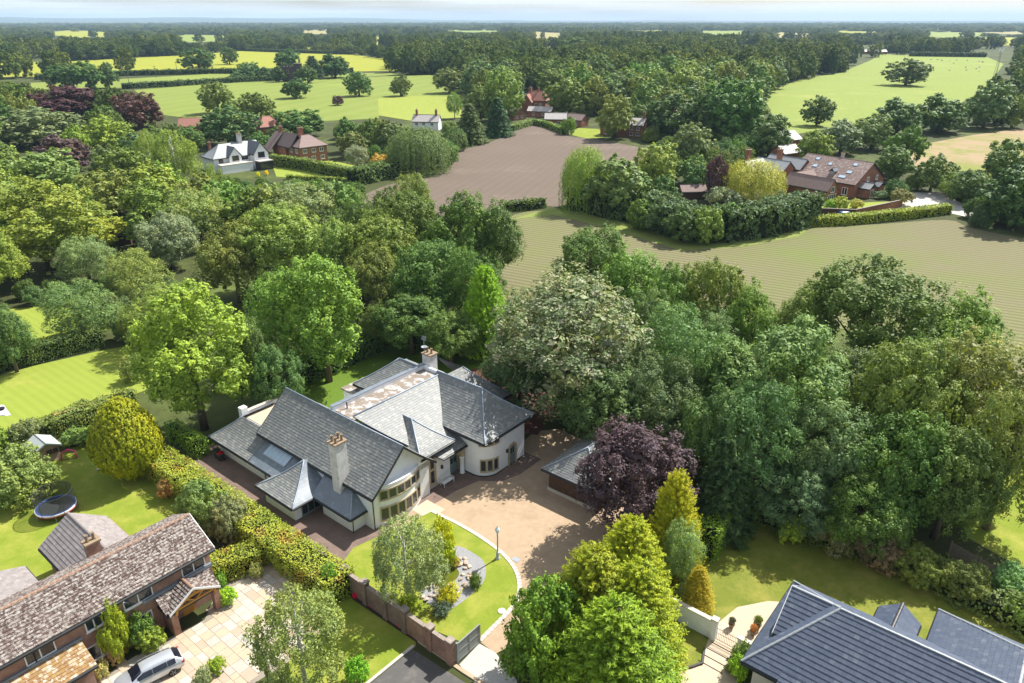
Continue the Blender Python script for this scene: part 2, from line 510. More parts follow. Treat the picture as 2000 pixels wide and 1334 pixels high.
g = MB()
R0, R1 = 3600.0, 30000.0
N = 48
g.poly([(R0 * math.cos(2 * math.pi * k / N), R0 * math.sin(2 * math.pi * k / N), 0) for k in range(N)])
tag(g.build('ground', m_floor), kind='structure')
g = MB()
for k in range(N):
    a, b = 2 * math.pi * k / N, 2 * math.pi * (k + 1) / N
    g.poly([(R0 * math.cos(a), R0 * math.sin(a), 0), (R1 * math.cos(a), R1 * math.sin(a), 0), (R1 * math.cos(b), R1 * math.sin(b), 0), (R0 * math.cos(b), R0 * math.sin(b), 0)])
tag(g.build('distant_land', m_farland), kind='structure')

# low hills on the skyline
g = MB()
NH = 160
rows = []
for j, (dist, fh) in enumerate(((13000, 0.0), (15500, 0.75), (17500, 1.0), (20000, 0.0))):
    r = []
    for k in range(NH + 1):
        a = math.radians(30 + 120 * k / NH)
        left = 1 / (1 + math.exp(-(a - math.radians(96)) * 9))
        h = (18 + 62 * left) * (0.55 + 0.75 * (noise.noise(Vector((a * 7, 3.1, 0))) + 0.5)) + 12 * noise.noise(Vector((a * 34, 1, 0)))
        r.append((dist * math.cos(a), dist * math.sin(a), max(h, 6) * fh - 0.5 * (fh == 0)))
    rows.append(r)
for j in range(3):
    for k in range(NH):
        g.poly([rows[j][k], rows[j][k + 1], rows[j + 1][k + 1], rows[j + 1][k]])
tag(g.build('hills', M('hill_country', (0.06, 0.08, 0.035), (0.045, 0.065, 0.03), 0.003, 0.95)), kind='structure')

# fields
sheet('ploughed_field', [(690, 394), (745, 366), (800, 352), (850, 342), (884, 322), (896, 296), (935, 285), (965, 275), (1000, 256), (1040, 246), (1070, 252), (1110, 266), (1160, 272), (1240, 286), (1300, 300), (1200, 330), (1120, 345), (1104, 400), (1060, 402), (985, 408), (900, 420), (780, 420), (700, 412)], 0.05, m_plough, True)
sheet('seedling_field', [(985, 432), (1080, 411), (1150, 424), (1250, 450), (1330, 480), (1450, 474), (1560, 455), (1600, 444), (1720, 438), (1850, 430), (1900, 446), (2060, 476), (2600, 560), (2700, 900), (2130, 800), (2040, 770), (1950, 700), (1850, 660), (1600, 640), (1450, 620), (1330, 600), (1200, 590), (1050, 600), (975, 650), (955, 600)], 0.05, m_seed, True)
sheet('field_margin', [(1000, 428), (1080, 406), (1150, 418), (1250, 443), (1330, 472), (1450, 468), (1570, 447), (1600, 432), (1590, 440), (1560, 462), (1450, 482), (1330, 490), (1240, 462), (1150, 436), (1080, 420)], 0.06, m_verge, clear=False)
sheet('grazed_field', [(1490, 186), (1560, 155), (1640, 143), (1700, 118), (1720, 106), (1800, 108), (1925, 110), (1960, 125), (1925, 175), (1870, 205), (1800, 225), (1740, 240), (1640, 246), (1560, 262), (1520, 250)], 0.10, m_field_c)
sheet('rough_field', [(1770, 312), (1785, 285), (1900, 264), (2020, 248), (2080, 300), (1990, 330), (1900, 335), (1800, 335)], 0.08, m_rough)
sheet('bright_field', [(-60, 124), (-60, 152), (100, 150), (250, 143), (390, 142), (560, 138), (700, 140), (775, 138), (770, 118), (700, 108), (640, 104), (480, 99), (390, 106), (160, 119)], 0.14, m_field_a)
sheet('upper_bright_field', [(478, 97), (482, 91), (560, 90), (660, 96), (690, 104), (600, 102)], 0.2, m_field_a)
sheet('middle_field', [(60, 162), (230, 155), (420, 144), (560, 146), (760, 142), (780, 147), (600, 154), (350, 169), (240, 172), (60, 175)], 0.12, m_field_b)
sheet('pale_field', [(262, 176), (420, 164), (640, 154), (760, 149), (870, 146), (930, 170), (905, 195), (800, 189), (740, 193), (740, 232), (560, 240), (400, 235), (320, 225)], 0.10, m_field_b)
sheet('painted_sunlit_field', [(738, 193), (800, 187), (905, 190), (900, 230), (800, 236), (740, 226)], 0.13, m_field_d)

# small far fields that break the woods
far_px = [(70, 66, 170, 70), (300, 78, 150, 78), (560, 60, 110, 64), (680, 84, 120, 84), (840, 58, 150, 61), (1010, 70, 90, 72), (1180, 56, 160, 59), (1340, 64, 120, 66), (1480, 72, 110, 73), (1590, 60, 140, 62), (1760, 68, 160, 70), (1900, 62, 140, 64), (1880, 84, 130, 84), (200, 56, 120, 58), (430, 54, 100, 56), (1040, 90, 70, 90), (1420, 86, 60, 86), (30, 94, 90, 93)]
for i, (x, y, w, y2) in enumerate(far_px):
    hgt_ = (y - 38) * 0.26
    sheet('distant_field', [(x, y), (x + w * 0.4, y - hgt_), (x + w, y2 - hgt_ * 0.8), (x + w * 1.02, y2 + hgt_ * 0.2), (x + w * 0.5, y2 + hgt_ * 0.5)], 0.3, (m_field_a, m_field_c, m_tan)[i % 3])

# lawns and drives
sheet('striped_lawn', [(-60, 752), (60, 716), (200, 684), (300, 668), (330, 680), (300, 720), (290, 760), (250, 775), (180, 797), (90, 822), (20, 842), (-60, 850)], 0.008, m_lawn)
sheet('far_lawn', [(-40, 610), (60, 600), (150, 590), (220, 640), (60, 700), (-60, 710)], 0.008, m_lawn)
sheet('soil_strip', [(90, 812), (180, 786), (255, 762), (262, 772), (180, 800), (100, 824)], 0.014, M('sandy_soil', (0.45, 0.27, 0.13), (0.36, 0.26, 0.08), 1.2, 0.95), clear=False)
sheet('family_lawn', [(-60, 905), (60, 905), (120, 882), (160, 868), (205, 866), (300, 895), (335, 935), (365, 990), (380, 1040), (330, 1060), (300, 1200), (-60, 1220)], 0.008, m_lawn2)
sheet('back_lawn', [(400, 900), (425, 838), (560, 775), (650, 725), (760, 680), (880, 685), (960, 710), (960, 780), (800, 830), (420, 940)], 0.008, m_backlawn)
sheet('mulch_bed', [(930, 720), (980, 712), (1060, 760), (1085, 800), (1050, 850), (1000, 840), (900, 800), (860, 740)], 0.012, m_redsoil)
sheet('gravel_drive', [(690, 1075), (760, 1010), (830, 940), (900, 895), (1000, 880), (1045, 842), (1090, 838), (1190, 880), (1260, 940), (1270, 1050), (1190, 1110), (1110, 1190), (1040, 1235), (968, 1277), (938, 1254), (800, 1200)], 0.008, m_gravel)
sheet('block_paved_yard', [(-29.5, -6.4), (-1.2, -6.4), (-1.2, 0.4), (-29.5, 0.4)], 0.012, m_paver, uv=True)
sheet('block_paved_apron', [(-5.2, 5.2), (-2.4, 5.2), (-2.2, 9.4), (-1.6, 12.2), (0.3, 13.6), (1.0, 15.8), (1.0, 19.6), (-5.2, 19.6)], 0.012, m_paver, uv=True)
sheet('stone_threshold', [(-3.4, 4.4), (-0.9, 4.4), (-0.9, 6.5), (-3.4, 6.5)], 0.018, m_patio, uv=True)
LAWN_EDGE = [(841, 1000), (866, 1012), (891, 1024), (932, 1048), (971, 1076), (995, 1101), (1008, 1125), (1011, 1150), (1005, 1174), (985, 1199), (960, 1224), (934, 1250)]
sheet('front_lawn', LAWN_EDGE + [(905, 1256), (850, 1232), (770, 1180), (690, 1132), (668, 1100), (690, 1070), (730, 1052), (800, 1020)], 0.020, m_lawn2)
kb = MB()
kp = [at(a, b) for a, b in LAWN_EDGE]
sm = []
for i in range(len(kp) - 1):
    p0, p1, p2, p3 = kp[max(i - 1, 0)], kp[i], kp[i + 1], kp[min(i + 2, len(kp) - 1)]
    for q in range(4):
        t = q / 4
        sm.append(0.5 * ((2 * p1) + (p2 - p0) * t + (2 * p0 - 5 * p1 + 4 * p2 - p3) * t * t + (3 * p1 - p0 - 3 * p2 + p3) * t ** 3))
sm.append(kp[-1])
kerb = tag(empty('lawn_kerb'), kind='structure')
for i in range(len(sm) - 1):
    a, b = sm[i], sm[i + 1]
    d = (b - a).normalized()
    nrm = Vector((-d.y, d.x, 0))
    w0, w1 = -0.03, 0.34
    e = d * 0.012
    k = MB()
    k.hexa([(*(a + e + nrm * w0).xy, 0.0), (*(b - e + nrm * w0).xy, 0.0), (*(b - e + nrm * w1).xy, 0.0), (*(a + e + nrm * w1).xy, 0.0),
            (*(a + e + nrm * w0).xy, 0.07), (*(b - e + nrm * w0).xy, 0.07), (*(b - e + nrm * w1).xy, 0.07), (*(a + e + nrm * w1).xy, 0.07)])
    bevel(k.build('kerb_stone', m_kerb, kerb), 0.015, 1)
sheet('sett_paving', [(897, 1298), (936, 1257), (968, 1275), (1010, 1330), (1010, 1370), (960, 1370)], 0.016, m_setts)
sheet('tarmac_drive', [(700, 1355), (806, 1268), (950, 1360), (900, 1400)], 0.012, m_tarmac)
sheet('gate_verge', [(560, 1300), (640, 1178), (690, 1160), (812, 1250), (812, 1262), (718, 1335), (680, 1370), (560, 1370)], 0.010, m_lawn2)
sheet('wall_bed', [(676, 1152), (690, 1150), (822, 1240), (812, 1254), (690, 1172)], 0.016, m_soil, clear=False)
def strip(name, px, w, h, mat, seg=0.9):
    pts = [at(a, b) for a, b in px]
    root = tag(empty(name), kind='structure')
    for a, b in zip(pts, pts[1:]):
        n = max(1, round((b - a).length / seg))
        for i in range(n):
            p, q = a.lerp(b, i / n), a.lerp(b, (i + 1) / n)
            d = (q - p).normalized()
            m = Vector((-d.y, d.x, 0)) * w / 2
            p, q = p + d * 0.006, q - d * 0.006
            k = MB()
            k.hexa([(*(p - m).xy, 0), (*(q - m).xy, 0), (*(q + m).xy, 0), (*(p + m).xy, 0), (*(p - m).xy, h), (*(q - m).xy, h), (*(q + m).xy, h), (*(p + m).xy, h)])
            k.build('kerb_stone', mat, root)
strip('road_kerb', [(808, 1262), (700, 1350)], 0.22, 0.11, m_kerb)
strip('wall_kerb', [(818, 1252), (905, 1312), (990, 1366)], 0.3, 0.10, M('tan_kerb', (0.42, 0.32, 0.22), rough=0.9))
sheet('right_lawn', [(1360, 1120), (1400, 1050), (1440, 1010), (1500, 1000), (1600, 1035), (1750, 1090), (1900, 1165), (2060, 1240), (2060, 1400), (1700, 1380), (1560, 1185), (1500, 1178), (1400, 1222), (1380, 1200)], 0.008, m_lawn3)
sheet('beige_patio', [(1392, 1225), (1440, 1186), (1500, 1174), (1530, 1176), (1470, 1262), (1438, 1310), (1445, 1400), (1230, 1400), (1262, 1325), (1330, 1307), (1372, 1300), (1376, 1270)], 0.014, m_patio)
sheet('gate_lawn', [(1240, 1340), (1270, 1230), (1330, 1210), (1385, 1250), (1374, 1280), (1368, 1298), (1330, 1305), (1262, 1325)], 0.008, m_lawn3)
strip('patio_edging', [(1255, 1330), (1300, 1312), (1350, 1304), (1372, 1296), (1376, 1268)], 0.16, 0.16, M('dark_edging', (0.07, 0.065, 0.06)), 0.6)
sheet('neighbour_lawn', [(1860, 975), (2040, 900), (2400, 920), (2400, 1250), (2100, 1160), (1960, 1090), (1890, 1050)], 0.008, m_lawn2)
sheet('barn_drive', [(1740, 376), (1835, 376), (1912, 413), (1890, 424), (1800, 404), (1700, 415), (1690, 405), (1770, 395)], 0.02, m_track)
sheet('barn_lawn', [(1570, 420), (1590, 402), (1700, 395), (1790, 392), (1790, 408), (1700, 418), (1580, 428)], 0.016, m_lawn)
sheet('villa_lawn', [(540, 345), (530, 318), (640, 312), (720, 330), (690, 352), (620, 350)], 0.016, m_lawn)
sheet('farm_lawn', [(1110, 262), (1130, 250), (1170, 252), (1180, 268), (1150, 272)], 0.02, m_lawn2)
sheet('paddock', [(1370, 272), (1400, 250), (1420, 255), (1410, 276)], 0.02, m_field_c, clear=True)

# sandstone slabs of the neighbour's drive, laid one by one
sheet('slab_bed', [(420, 1162), (470, 1112), (520, 1096), (600, 1108), (668, 1168), (600, 1270), (480, 1345), (190, 1400), (190, 1330), (250, 1290), (330, 1246), (400, 1210)], 0.008, m_grout)
DRIVE = [(424, 1166), (472, 1116), (520, 1100), (598, 1112), (660, 1168), (596, 1266), (478, 1340), (200, 1395), (194, 1332), (252, 1292), (332, 1248), (402, 1212)]
drive = tag(empty('slab_drive'), kind='structure')
v = -27.0
nslab = 0
while v < -5 and nslab < 300:
    rowh = random.choice((0.6, 0.6, 0.9, 0.75))
    u = -7.0 + random.uniform(-0.6, 0)
    while u < 6:
        w = random.choice((0.6, 0.9, 0.9, 1.2))
        c = W(u + w / 2, v + rowh / 2)
        if inpoly(*proj((c.x, c.y, 0)), DRIVE) and nslab < 300:
            g = 0.012
            q = [W(u + g, v + g), W(u + w - g, v + g), W(u + w - g, v + rowh - g), W(u + g, v + rowh - g)]
            k = MB()
            k.prism([(p.x, p.y) for p in q], 0.0, 0.028 + random.uniform(0, 0.012))
            k.build('paving_slab', random.choice((m_slab[0], m_slab[0], m_slab[1], m_slab[1], m_slab[2], m_slab[3])), drive)
            nslab += 1
        u += w
    v += rowh

# ------------------------------------------------------------------ building kit
def clip(poly, nx, ny, c):
    """keep the part of a convex polygon where nx*x + ny*y <= c"""
    out = []
    for i in range(len(poly)):
        a, b = poly[i], poly[(i + 1) % len(poly)]
        da, db = nx * a[0] + ny * a[1] - c, nx * b[0] + ny * b[1] - c
        if da <= 1e-9:
            out.append(a)
        if (da < -1e-9 and db > 1e-9) or (da > 1e-9 and db < -1e-9):
            t = da / (da - db)
            out.append((a[0] + (b[0] - a[0]) * t, a[1] + (b[1] - a[1]) * t))
    return out

SLATE = dict(w=0.30, c=0.21, mat=m_slate, base=m_slatebase, th=0.026)
MOSS = dict(w=0.21, c=0.225, mat=m_moss, base=m_tilebase, th=0.07)
MOSS2 = dict(w=0.27, c=0.26, mat=m_moss2, base=m_tilebase, th=0.05)
GREYT = dict(w=0.30, c=0.27, mat=m_greytile, base=m_tilebase, th=0.04)
BLUE = dict(w=0.33, c=0.30, mat=m_blue, base=m_bluebase, th=0.05)

def g_of(t, k):
    return (1 - k) * t + k * t * t

class House:
    def __init__(s, name, label, cu=0.0, cv=0.0, loc=None, rz=None, cat='house', group=None):
        s.cu, s.cv = cu, cv
        s.root = empty(name, loc if loc is not None else W(cu, cv), AX if rz is None else rz, label, cat, group)
    def P(s, u, v, z):
        return Vector((u - s.cu, v - s.cv, z))
    def box(s, name, mat, u0, u1, v0, v1, z0, z1, parent=None):
        return MB().box(u0 - s.cu, u1 - s.cu, v0 - s.cv, v1 - s.cv, z0, z1).build(name, mat, parent or s.root)
    def prism(s, name, mat, pts, z0, z1, parent=None):
        return MB().prism([(a - s.cu, b - s.cv) for a, b in pts], z0, z1).build(name, mat, parent or s.root)
    def slope(s, e0, e1, poly, R, ze, zr, T, k=0.0, mat=None, gut=True):
        """one roof slope: eave line e0 -> e1, plan outline, run R from eave to ridge; T the tiling or None"""
        e0, e1 = Vector(e0), Vector(e1)
        e = (e1 - e0).normalized()
        n = Vector((-e.y, e.x))
        cen = sum((Vector(p) for p in poly), Vector((0, 0))) / len(poly)
        if (cen - e0).dot(n) < 0:
            n = -n
        q = [((Vector(p) - e0).dot(e), (Vector(p) - e0).dot(n)) for p in poly]
        rise = zr - ze
        Z = lambda d: ze + rise * g_of(d / R, k)
        X = lambda sd, d, dz=0.0: s.P(e0.x + e.x * sd + n.x * d, e0.y + e.y * sd + n.y * d, Z(d) + dz)
        d0, d1 = min(p[1] for p in q), max(p[1] for p in q)
        m = MB()
        nb = 1 if k == 0 else 10
        for i in range(nb):
            a, b = d0 + (d1 - d0) * i / nb, d0 + (d1 - d0) * (i + 1) / nb
            band = clip(clip(q, 0, 1, b), 0, -1, -a)
            if len(band) >= 3:
                m.poly([X(p[0], p[1], -0.02) for p in band])
                m.poly([X(p[0], p[1], -0.12) for p in reversed(band)])
        base = m.build('roof_slope', mat or T['base'], s.root)
        if gut:
            ed = [p for p in q if abs(p[1] - d0) < 1e-4]
            if len(ed) >= 2:
                a, b = min(p[0] for p in ed), max(p[0] for p in ed)
                gm = MB()
                gm.hexa([X(a, d0 - 0.10, -0.20), X(b, d0 - 0.10, -0.20), X(b, d0 + 0.02, -0.20), X(a, d0 + 0.02, -0.20),
                         X(a, d0 - 0.10, -0.06), X(b, d0 - 0.10, -0.06), X(b, d0 + 0.02, -0.06), X(a, d0 + 0.02, -0.06)])
                gm.build('gutter', m_black, base)
        if T:
            vs_, fs, rn = [], [], []
            c, w, th = T['c'], T['w'], T['th']
            smin, smax = min(p[0] for p in q), max(p[0] for p in q)
            i = 0
            d = d0 - 0.03
            while d < d1 - 0.02:
                da, db = max(d, d0), min(d + c * 1.02, d1)
                band = clip(clip(q, 0, 1, db), 0, -1, -da)
                if len(band) >= 3:
                    a0, a1 = min(p[0] for p in band), max(p[0] for p in band)
                    sx = smin - (w / 2 if i % 2 else 0) - random.uniform(0, 0.04)
                    while sx < a1:
                        sw = w * random.uniform(0.86, 1.1)
                        if sx + sw > a0:
                            t = clip(clip(band, 1, 0, sx + sw - 0.006), -1, 0, -sx)
                            if len(t) >= 3:
                                j = random.uniform(-0.006, 0.008)
                                b0 = len(vs_)
                                for p in t:
                                    f = (p[1] - da) / c
                                    vs_.append(tuple(X(p[0], p[1], th * (1 - 0.85 * f) + j * (1 - f))))
                                r = random.random()
                                fs.append(tuple(range(b0, b0 + len(t)))); rn.append(r)
                                for x in range(len(t)):
                                    p, p2 = t[x], t[(x + 1) % len(t)]
                                    if abs(p[1] - da) < 1e-4 and abs(p2[1] - da) < 1e-4:
                                        b1 = len(vs_)
                                        vs_.append(tuple(X(p[0], p[1], -0.015))); vs_.append(tuple(X(p2[0], p2[1], -0.015)))
                                        fs.append((b0 + x, b1, b1 + 1, b0 + (x + 1) % len(t))); rn.append(r)
                        sx += sw
                d += c
                i += 1
            me = bpy.data.meshes.new('roof_tiles')
            me.from_pydata(vs_, [], fs)
            a = me.attributes.new('rnd', 'FLOAT', 'FACE')
            a.data.foreach_set('value', rn)
            tag(link('roof_tiles', me, T['mat'], base), kind='stuff')
        return base
    def roll(s, pts, r, mat, name='hip_roll', dz=0.03):
        return MB().tube([s.P(*p) + Vector((0, 0, dz)) for p in pts], r, 6).build(name, mat, s.root, True)
    def caps(s, a, b, r, mat, ln=0.42, dz=0.0, name='ridge_tile'):
        """ridge tiles, one by one"""
        a, b = s.P(*a), s.P(*b)
        n = max(1, round((b - a).length / ln))
        d = (b - a) / n
        x = d.normalized()
        side = x.cross(Vector((0, 0, 1))).normalized()
        up = side.cross(x)
        m = MB()
        K = 7
        for q, (t, rr) in enumerate(((0.0, r), (0.985, r * 0.9))):
            for k in range(K):
                w = math.pi * k / (K - 1)
                m.v.append(tuple(d * t + side * math.cos(w) * rr + up * math.sin(w) * rr * 0.75))
        for k in range(K - 1):
            m.f.append((k, k + 1, K + k + 1, K + k))
        m.f.append(tuple(range(K)))
        first = m.build(name, mat, s.root)
        first.location = a + Vector((0, 0, dz))
        for i in range(1, n):
            c = first.copy()
            COL.objects.link(c)
            c.location = a + d * i + Vector((0, 0, dz + random.uniform(-0.008, 0.008)))
    def gable_wall(s, mat, axis, at_, a0, a1, ze, zr, thick=0.25, k=0.0, z0=None):
        """the triangle of wall under a gable, at u (axis u) or v (axis v) = at_"""
        n = 8
        pts = []
        for i in range(n + 1):
            t = i / n
            pts.append((a0 + (a1 - a0) * t, ze + (zr - ze) * g_of(1 - abs(2 * t - 1), k) - 0.13))
        pts = [(a0, (z0 if z0 is not None else ze - 0.3))] + pts + [(a1, (z0 if z0 is not None else ze - 0.3))]
        m = MB()
        def pt(a, z, o):
            return s.P(at_ + o, a, z) if axis == 'u' else s.P(a, at_ + o, z)
        A = [pt(a, z, 0) for a, z in pts]
        B = [pt(a, z, thick) for a, z in pts]
        m.poly(A)
        m.poly(list(reversed(B)))
        for i in range(len(pts)):
            j = (i + 1) % len(pts)
            m.poly([A[i], B[i], B[j], A[j]])
        return m.build('gable_wall', mat, s.root)
    def barge(s, mat, axis, at_, a0, a1, ze, zr, out=1, k=0.0, w=0.07, dep=0.24):
        for side in (0, 1):
            m = MB()
            n = 6 if k else 1
            for i in range(n):
                q = []
                for t in (i / n, (i + 1) / n):
                    a = a0 + (a1 - a0) * (t / 2 if side == 0 else 1 - t / 2)
                    z = ze + (zr - ze) * g_of(t, k)
                    q.append((a, z))
                def pt(a, z, o):
                    return s.P(at_ + o * out, a, z) if axis == 'u' else s.P(a, at_ + o * out, z)
                (aa, za), (ab, zb) = q
                m.hexa([pt(aa, za - dep, 0.002), pt(ab, zb - dep, 0.002), pt(ab, zb - dep, w), pt(aa, za - dep, w), pt(aa, za + 0.03, 0.002), pt(ab, zb + 0.03, 0.002), pt(ab, zb + 0.03, w), pt(aa, za + 0.03, w)])
            m.build('bargeboard', mat, s.root)
    def roof(s, u0, u1, v0, v1, ze, zr, axis, T, h0=0.0, h1=0.0, k=0.0, mat=None, hipmat=None, sides=(1, 1), hr=0.07):
        """a gabled (h = 0) or hipped roof over a rectangle, its ridge along axis"""
        if axis == 'u':
            vm = (v0 + v1) / 2
            R = vm - v0
            ra, rb = (u0 + h0, vm), (u1 - h1, vm)
            c = [(u0, v0), (u1, v0), (u1, v1), (u0, v1)]
        else:
            um = (u0 + u1) / 2
            R = um - u0
            ra, rb = (um, v0 + h0), (um, v1 - h1)
            c = [(u1, v0), (u1, v1), (u0, v1), (u0, v0)]
        if sides[0]: s.slope(c[0], c[1], [c[0], c[1], rb, ra], R, ze, zr, T, k, mat)
        if sides[1]: s.slope(c[2], c[3], [c[2], c[3], ra, rb], R, ze, zr, T, k, mat)
        if h0: s.slope(c[3], c[0], [c[3], c[0], ra], h0, ze, zr, T, k, mat)
        if h1: s.slope(c[1], c[2], [c[1], c[2], rb], h1, ze, zr, T, k, mat)
        hm = hipmat or m_leadroll
        if hr:
            s.roll([(*ra, zr), (*rb, zr)], hr, hm, 'ridge_roll')
            for h, r, ends in ((h0, ra, (c[3], c[0])), (h1, rb, (c[1], c[2]))):
                if h:
                    for cc in ends:
                        pts = []
                        for i in range(9):
                            t = i / 8
                            pts.append((cc[0] + (r[0] - cc[0]) * t, cc[1] + (r[1] - cc[1]) * t, ze + (zr - ze) * g_of(t, k)))
                        s.roll(pts, hr, hm)
        return s
    def window(s, u, v, z, t, n, w, h, nx=2, ny=1, fm=None, fw=0.07, dep=0.07, gm=None, sill=True, name='window', bar=None):
        """u, v, z: lower left corner as seen from outside; t along the wall to the right, n outwards"""
        F = (s.P(u, v, z), Vector((t[0], t[1], 0)).normalized(), Vector((0, 0, 1)), Vector((n[0], n[1], 0)).normalized())
        fm = fm or m_white
        bar = bar or fw
        m = MB()
        m.fbox(F, 0, fw, 0, h, 0.003, dep).fbox(F, w - fw, w, 0, h, 0.003, dep)
        m.fbox(F, fw, w - fw, 0, fw, 0.003, dep).fbox(F, fw, w - fw, h - fw, h, 0.003, dep)
        iw, ih = (w - 2 * fw - (nx - 1) * bar) / nx, (h - 2 * fw - (ny - 1) * bar) / ny
        for i in range(1, nx):
            a = fw + i * iw + (i - 1) * bar
            m.fbox(F, a, a + bar, fw, h - fw, 0.003, dep - 0.005)
        for j in range(1, ny):
            b = fw + j * ih + (j - 1) * bar
            m.fbox(F, fw, w - fw, b, b + bar, 0.003, dep - 0.012)
        f = m.build(name, fm, s.root)
        for i in range(nx):
            for j in range(ny):
                a, b = fw + i * (iw + bar), fw + j * (ih + bar)
                MB().fbox(F, a, a + iw, b, b + ih, 0.004, 0.02).build('pane', gm or m_glass, f)
        if sill:
            MB().fbox(F, -0.06, w + 0.06, -0.07, -0.002, 0.002, dep + 0.05).build('sill', fm, f)
        return f
    def chimney(s, u0, u1, v0, v1, z0, z1, mat, cap=None, pots=2, potmat=None):
        c = s.box('chimney', mat, u0, u1, v0, v1, z0, z1)
        s.box('chimney_cap', cap or m_terracotta, u0 - 0.1, u1 + 0.1, v0 - 0.1, v1 + 0.1, z1 + 0.002, z1 + 0.16, c)
        for i in range(pots):
            lu, lv = u1 - u0, v1 - v0
            if pots == 4:
                a, b = u0 + lu * (0.25 + 0.5 * (i % 2)), v0 + lv * (0.22 + 0.56 * (i // 2))
            elif lu > lv:
                a, b = u0 + lu * (i + 0.5) / pots, (v0 + v1) / 2
            else:
                a, b = (u0 + u1) / 2, v0 + lv * (i + 0.5) / pots
            p = s.P(a, b, z1 + 0.162)
            MB().lathe([(0.15, 0), (0.13, 0.1), (0.11, 0.5), (0.14, 0.55), (0.14, 0.62), (0.09, 0.62), (0.09, 0.3)], p, 10).build('chimney_pot', potmat or m_terracotta, c, True)
        return c

def arch_surround(H, u, v, z, t, n, w, hs, mat_stone, mat_door, name='door', glass=True):
    """an arched door in a stone surround: lower left corner, opening width w, height hs to the springing"""
    F = (H.P(u, v, z), Vector((t[0], t[1], 0)), Vector((0, 0, 1)), Vector((n[0], n[1], 0)))
    o, r, up, out = F
    R = w / 2
    K = 14
    arc = [(R - R * math.cos(math.pi * i / K), hs + R * math.sin(math.pi * i / K)) for i in range(K + 1)]
    m = MB()
    m.poly([o + r * a + up * b + out * 0.02 for a, b in [(0, 0)] + arc + [(w, 0)]][::-1])
    d = m.build(name, mat_door, H.root)
    m = MB()
    sw = 0.26
    arco = [(R - (R + sw) * math.cos(math.pi * i / K), hs + (R + sw) * math.sin(math.pi * i / K)) for i in range(K + 1)]
    for i in range(K):
        q = [arc[i], arc[i + 1], arco[i + 1], arco[i]]
        m.hexa([o + r * a + up * b + out * 0.003 for a, b in q] + [o + r * a + up * b + out * 0.10 for a, b in q])
    m.fbox(F, -sw, 0, 0.0, hs, 0.003, 0.10).fbox(F, w, w + sw, 0.0, hs, 0.003, 0.10)
    m.build('stone_surround', mat_stone, d)
    if glass:
        for a in (0.22, w / 2 + 0.06):
            MB().fbox(F, a, a + w / 2 - 0.28, hs - 0.55, hs + 0.1, 0.021, 0.04).build('pane', m_glass, d)
        for a in (0.16, w / 2 + 0.05):
            MB().fbox(F, a, a + w / 2 - 0.21, 0.15, hs - 0.75, 0.021, 0.045).build('panel', mat_door, d)
    MB().fbox(F, w - 0.14, w - 0.09, 1.0, 1.06, 0.021, 0.09).build('handle', m_iron, d)
    return d

U1, V1 = (1, 0), (0, 1)
UN, VN = (-1, 0), (0, -1)

# ------------------------------------------------------------------ the white house with slate roofs
H = House('white_house', 'large white rendered house with sweeping grey slate roofs and a flat-topped centre', -11.0, 8.0)
SH = SLATE
# long gabled wing
H.box('wall', m_render, -21.3, -3.9, 0.0, 7.4, 0, 3.95)
H.gable_wall(m_render, 'u', -4.15, 0.0, 7.4, 3.95 + 0.25, 7.62, 0.25, 0.1, 3.4)
H.gable_wall(m_render, 'u', -21.3, 0.0, 7.4, 3.95 + 0.25, 7.62, 0.25, 0.1, 3.4)
H.roof(-21.7, -3.2, -0.4, 7.8, 4.0, 7.7, 'u', SH, k=0.12)
H.barge(m_black, 'u', -3.2, -0.4, 7.8, 4.0, 7.7, 1, 0.12)
H.barge(m_black, 'u', -21.7, -0.4, 7.8, 4.0, 7.7, -1, 0.12)
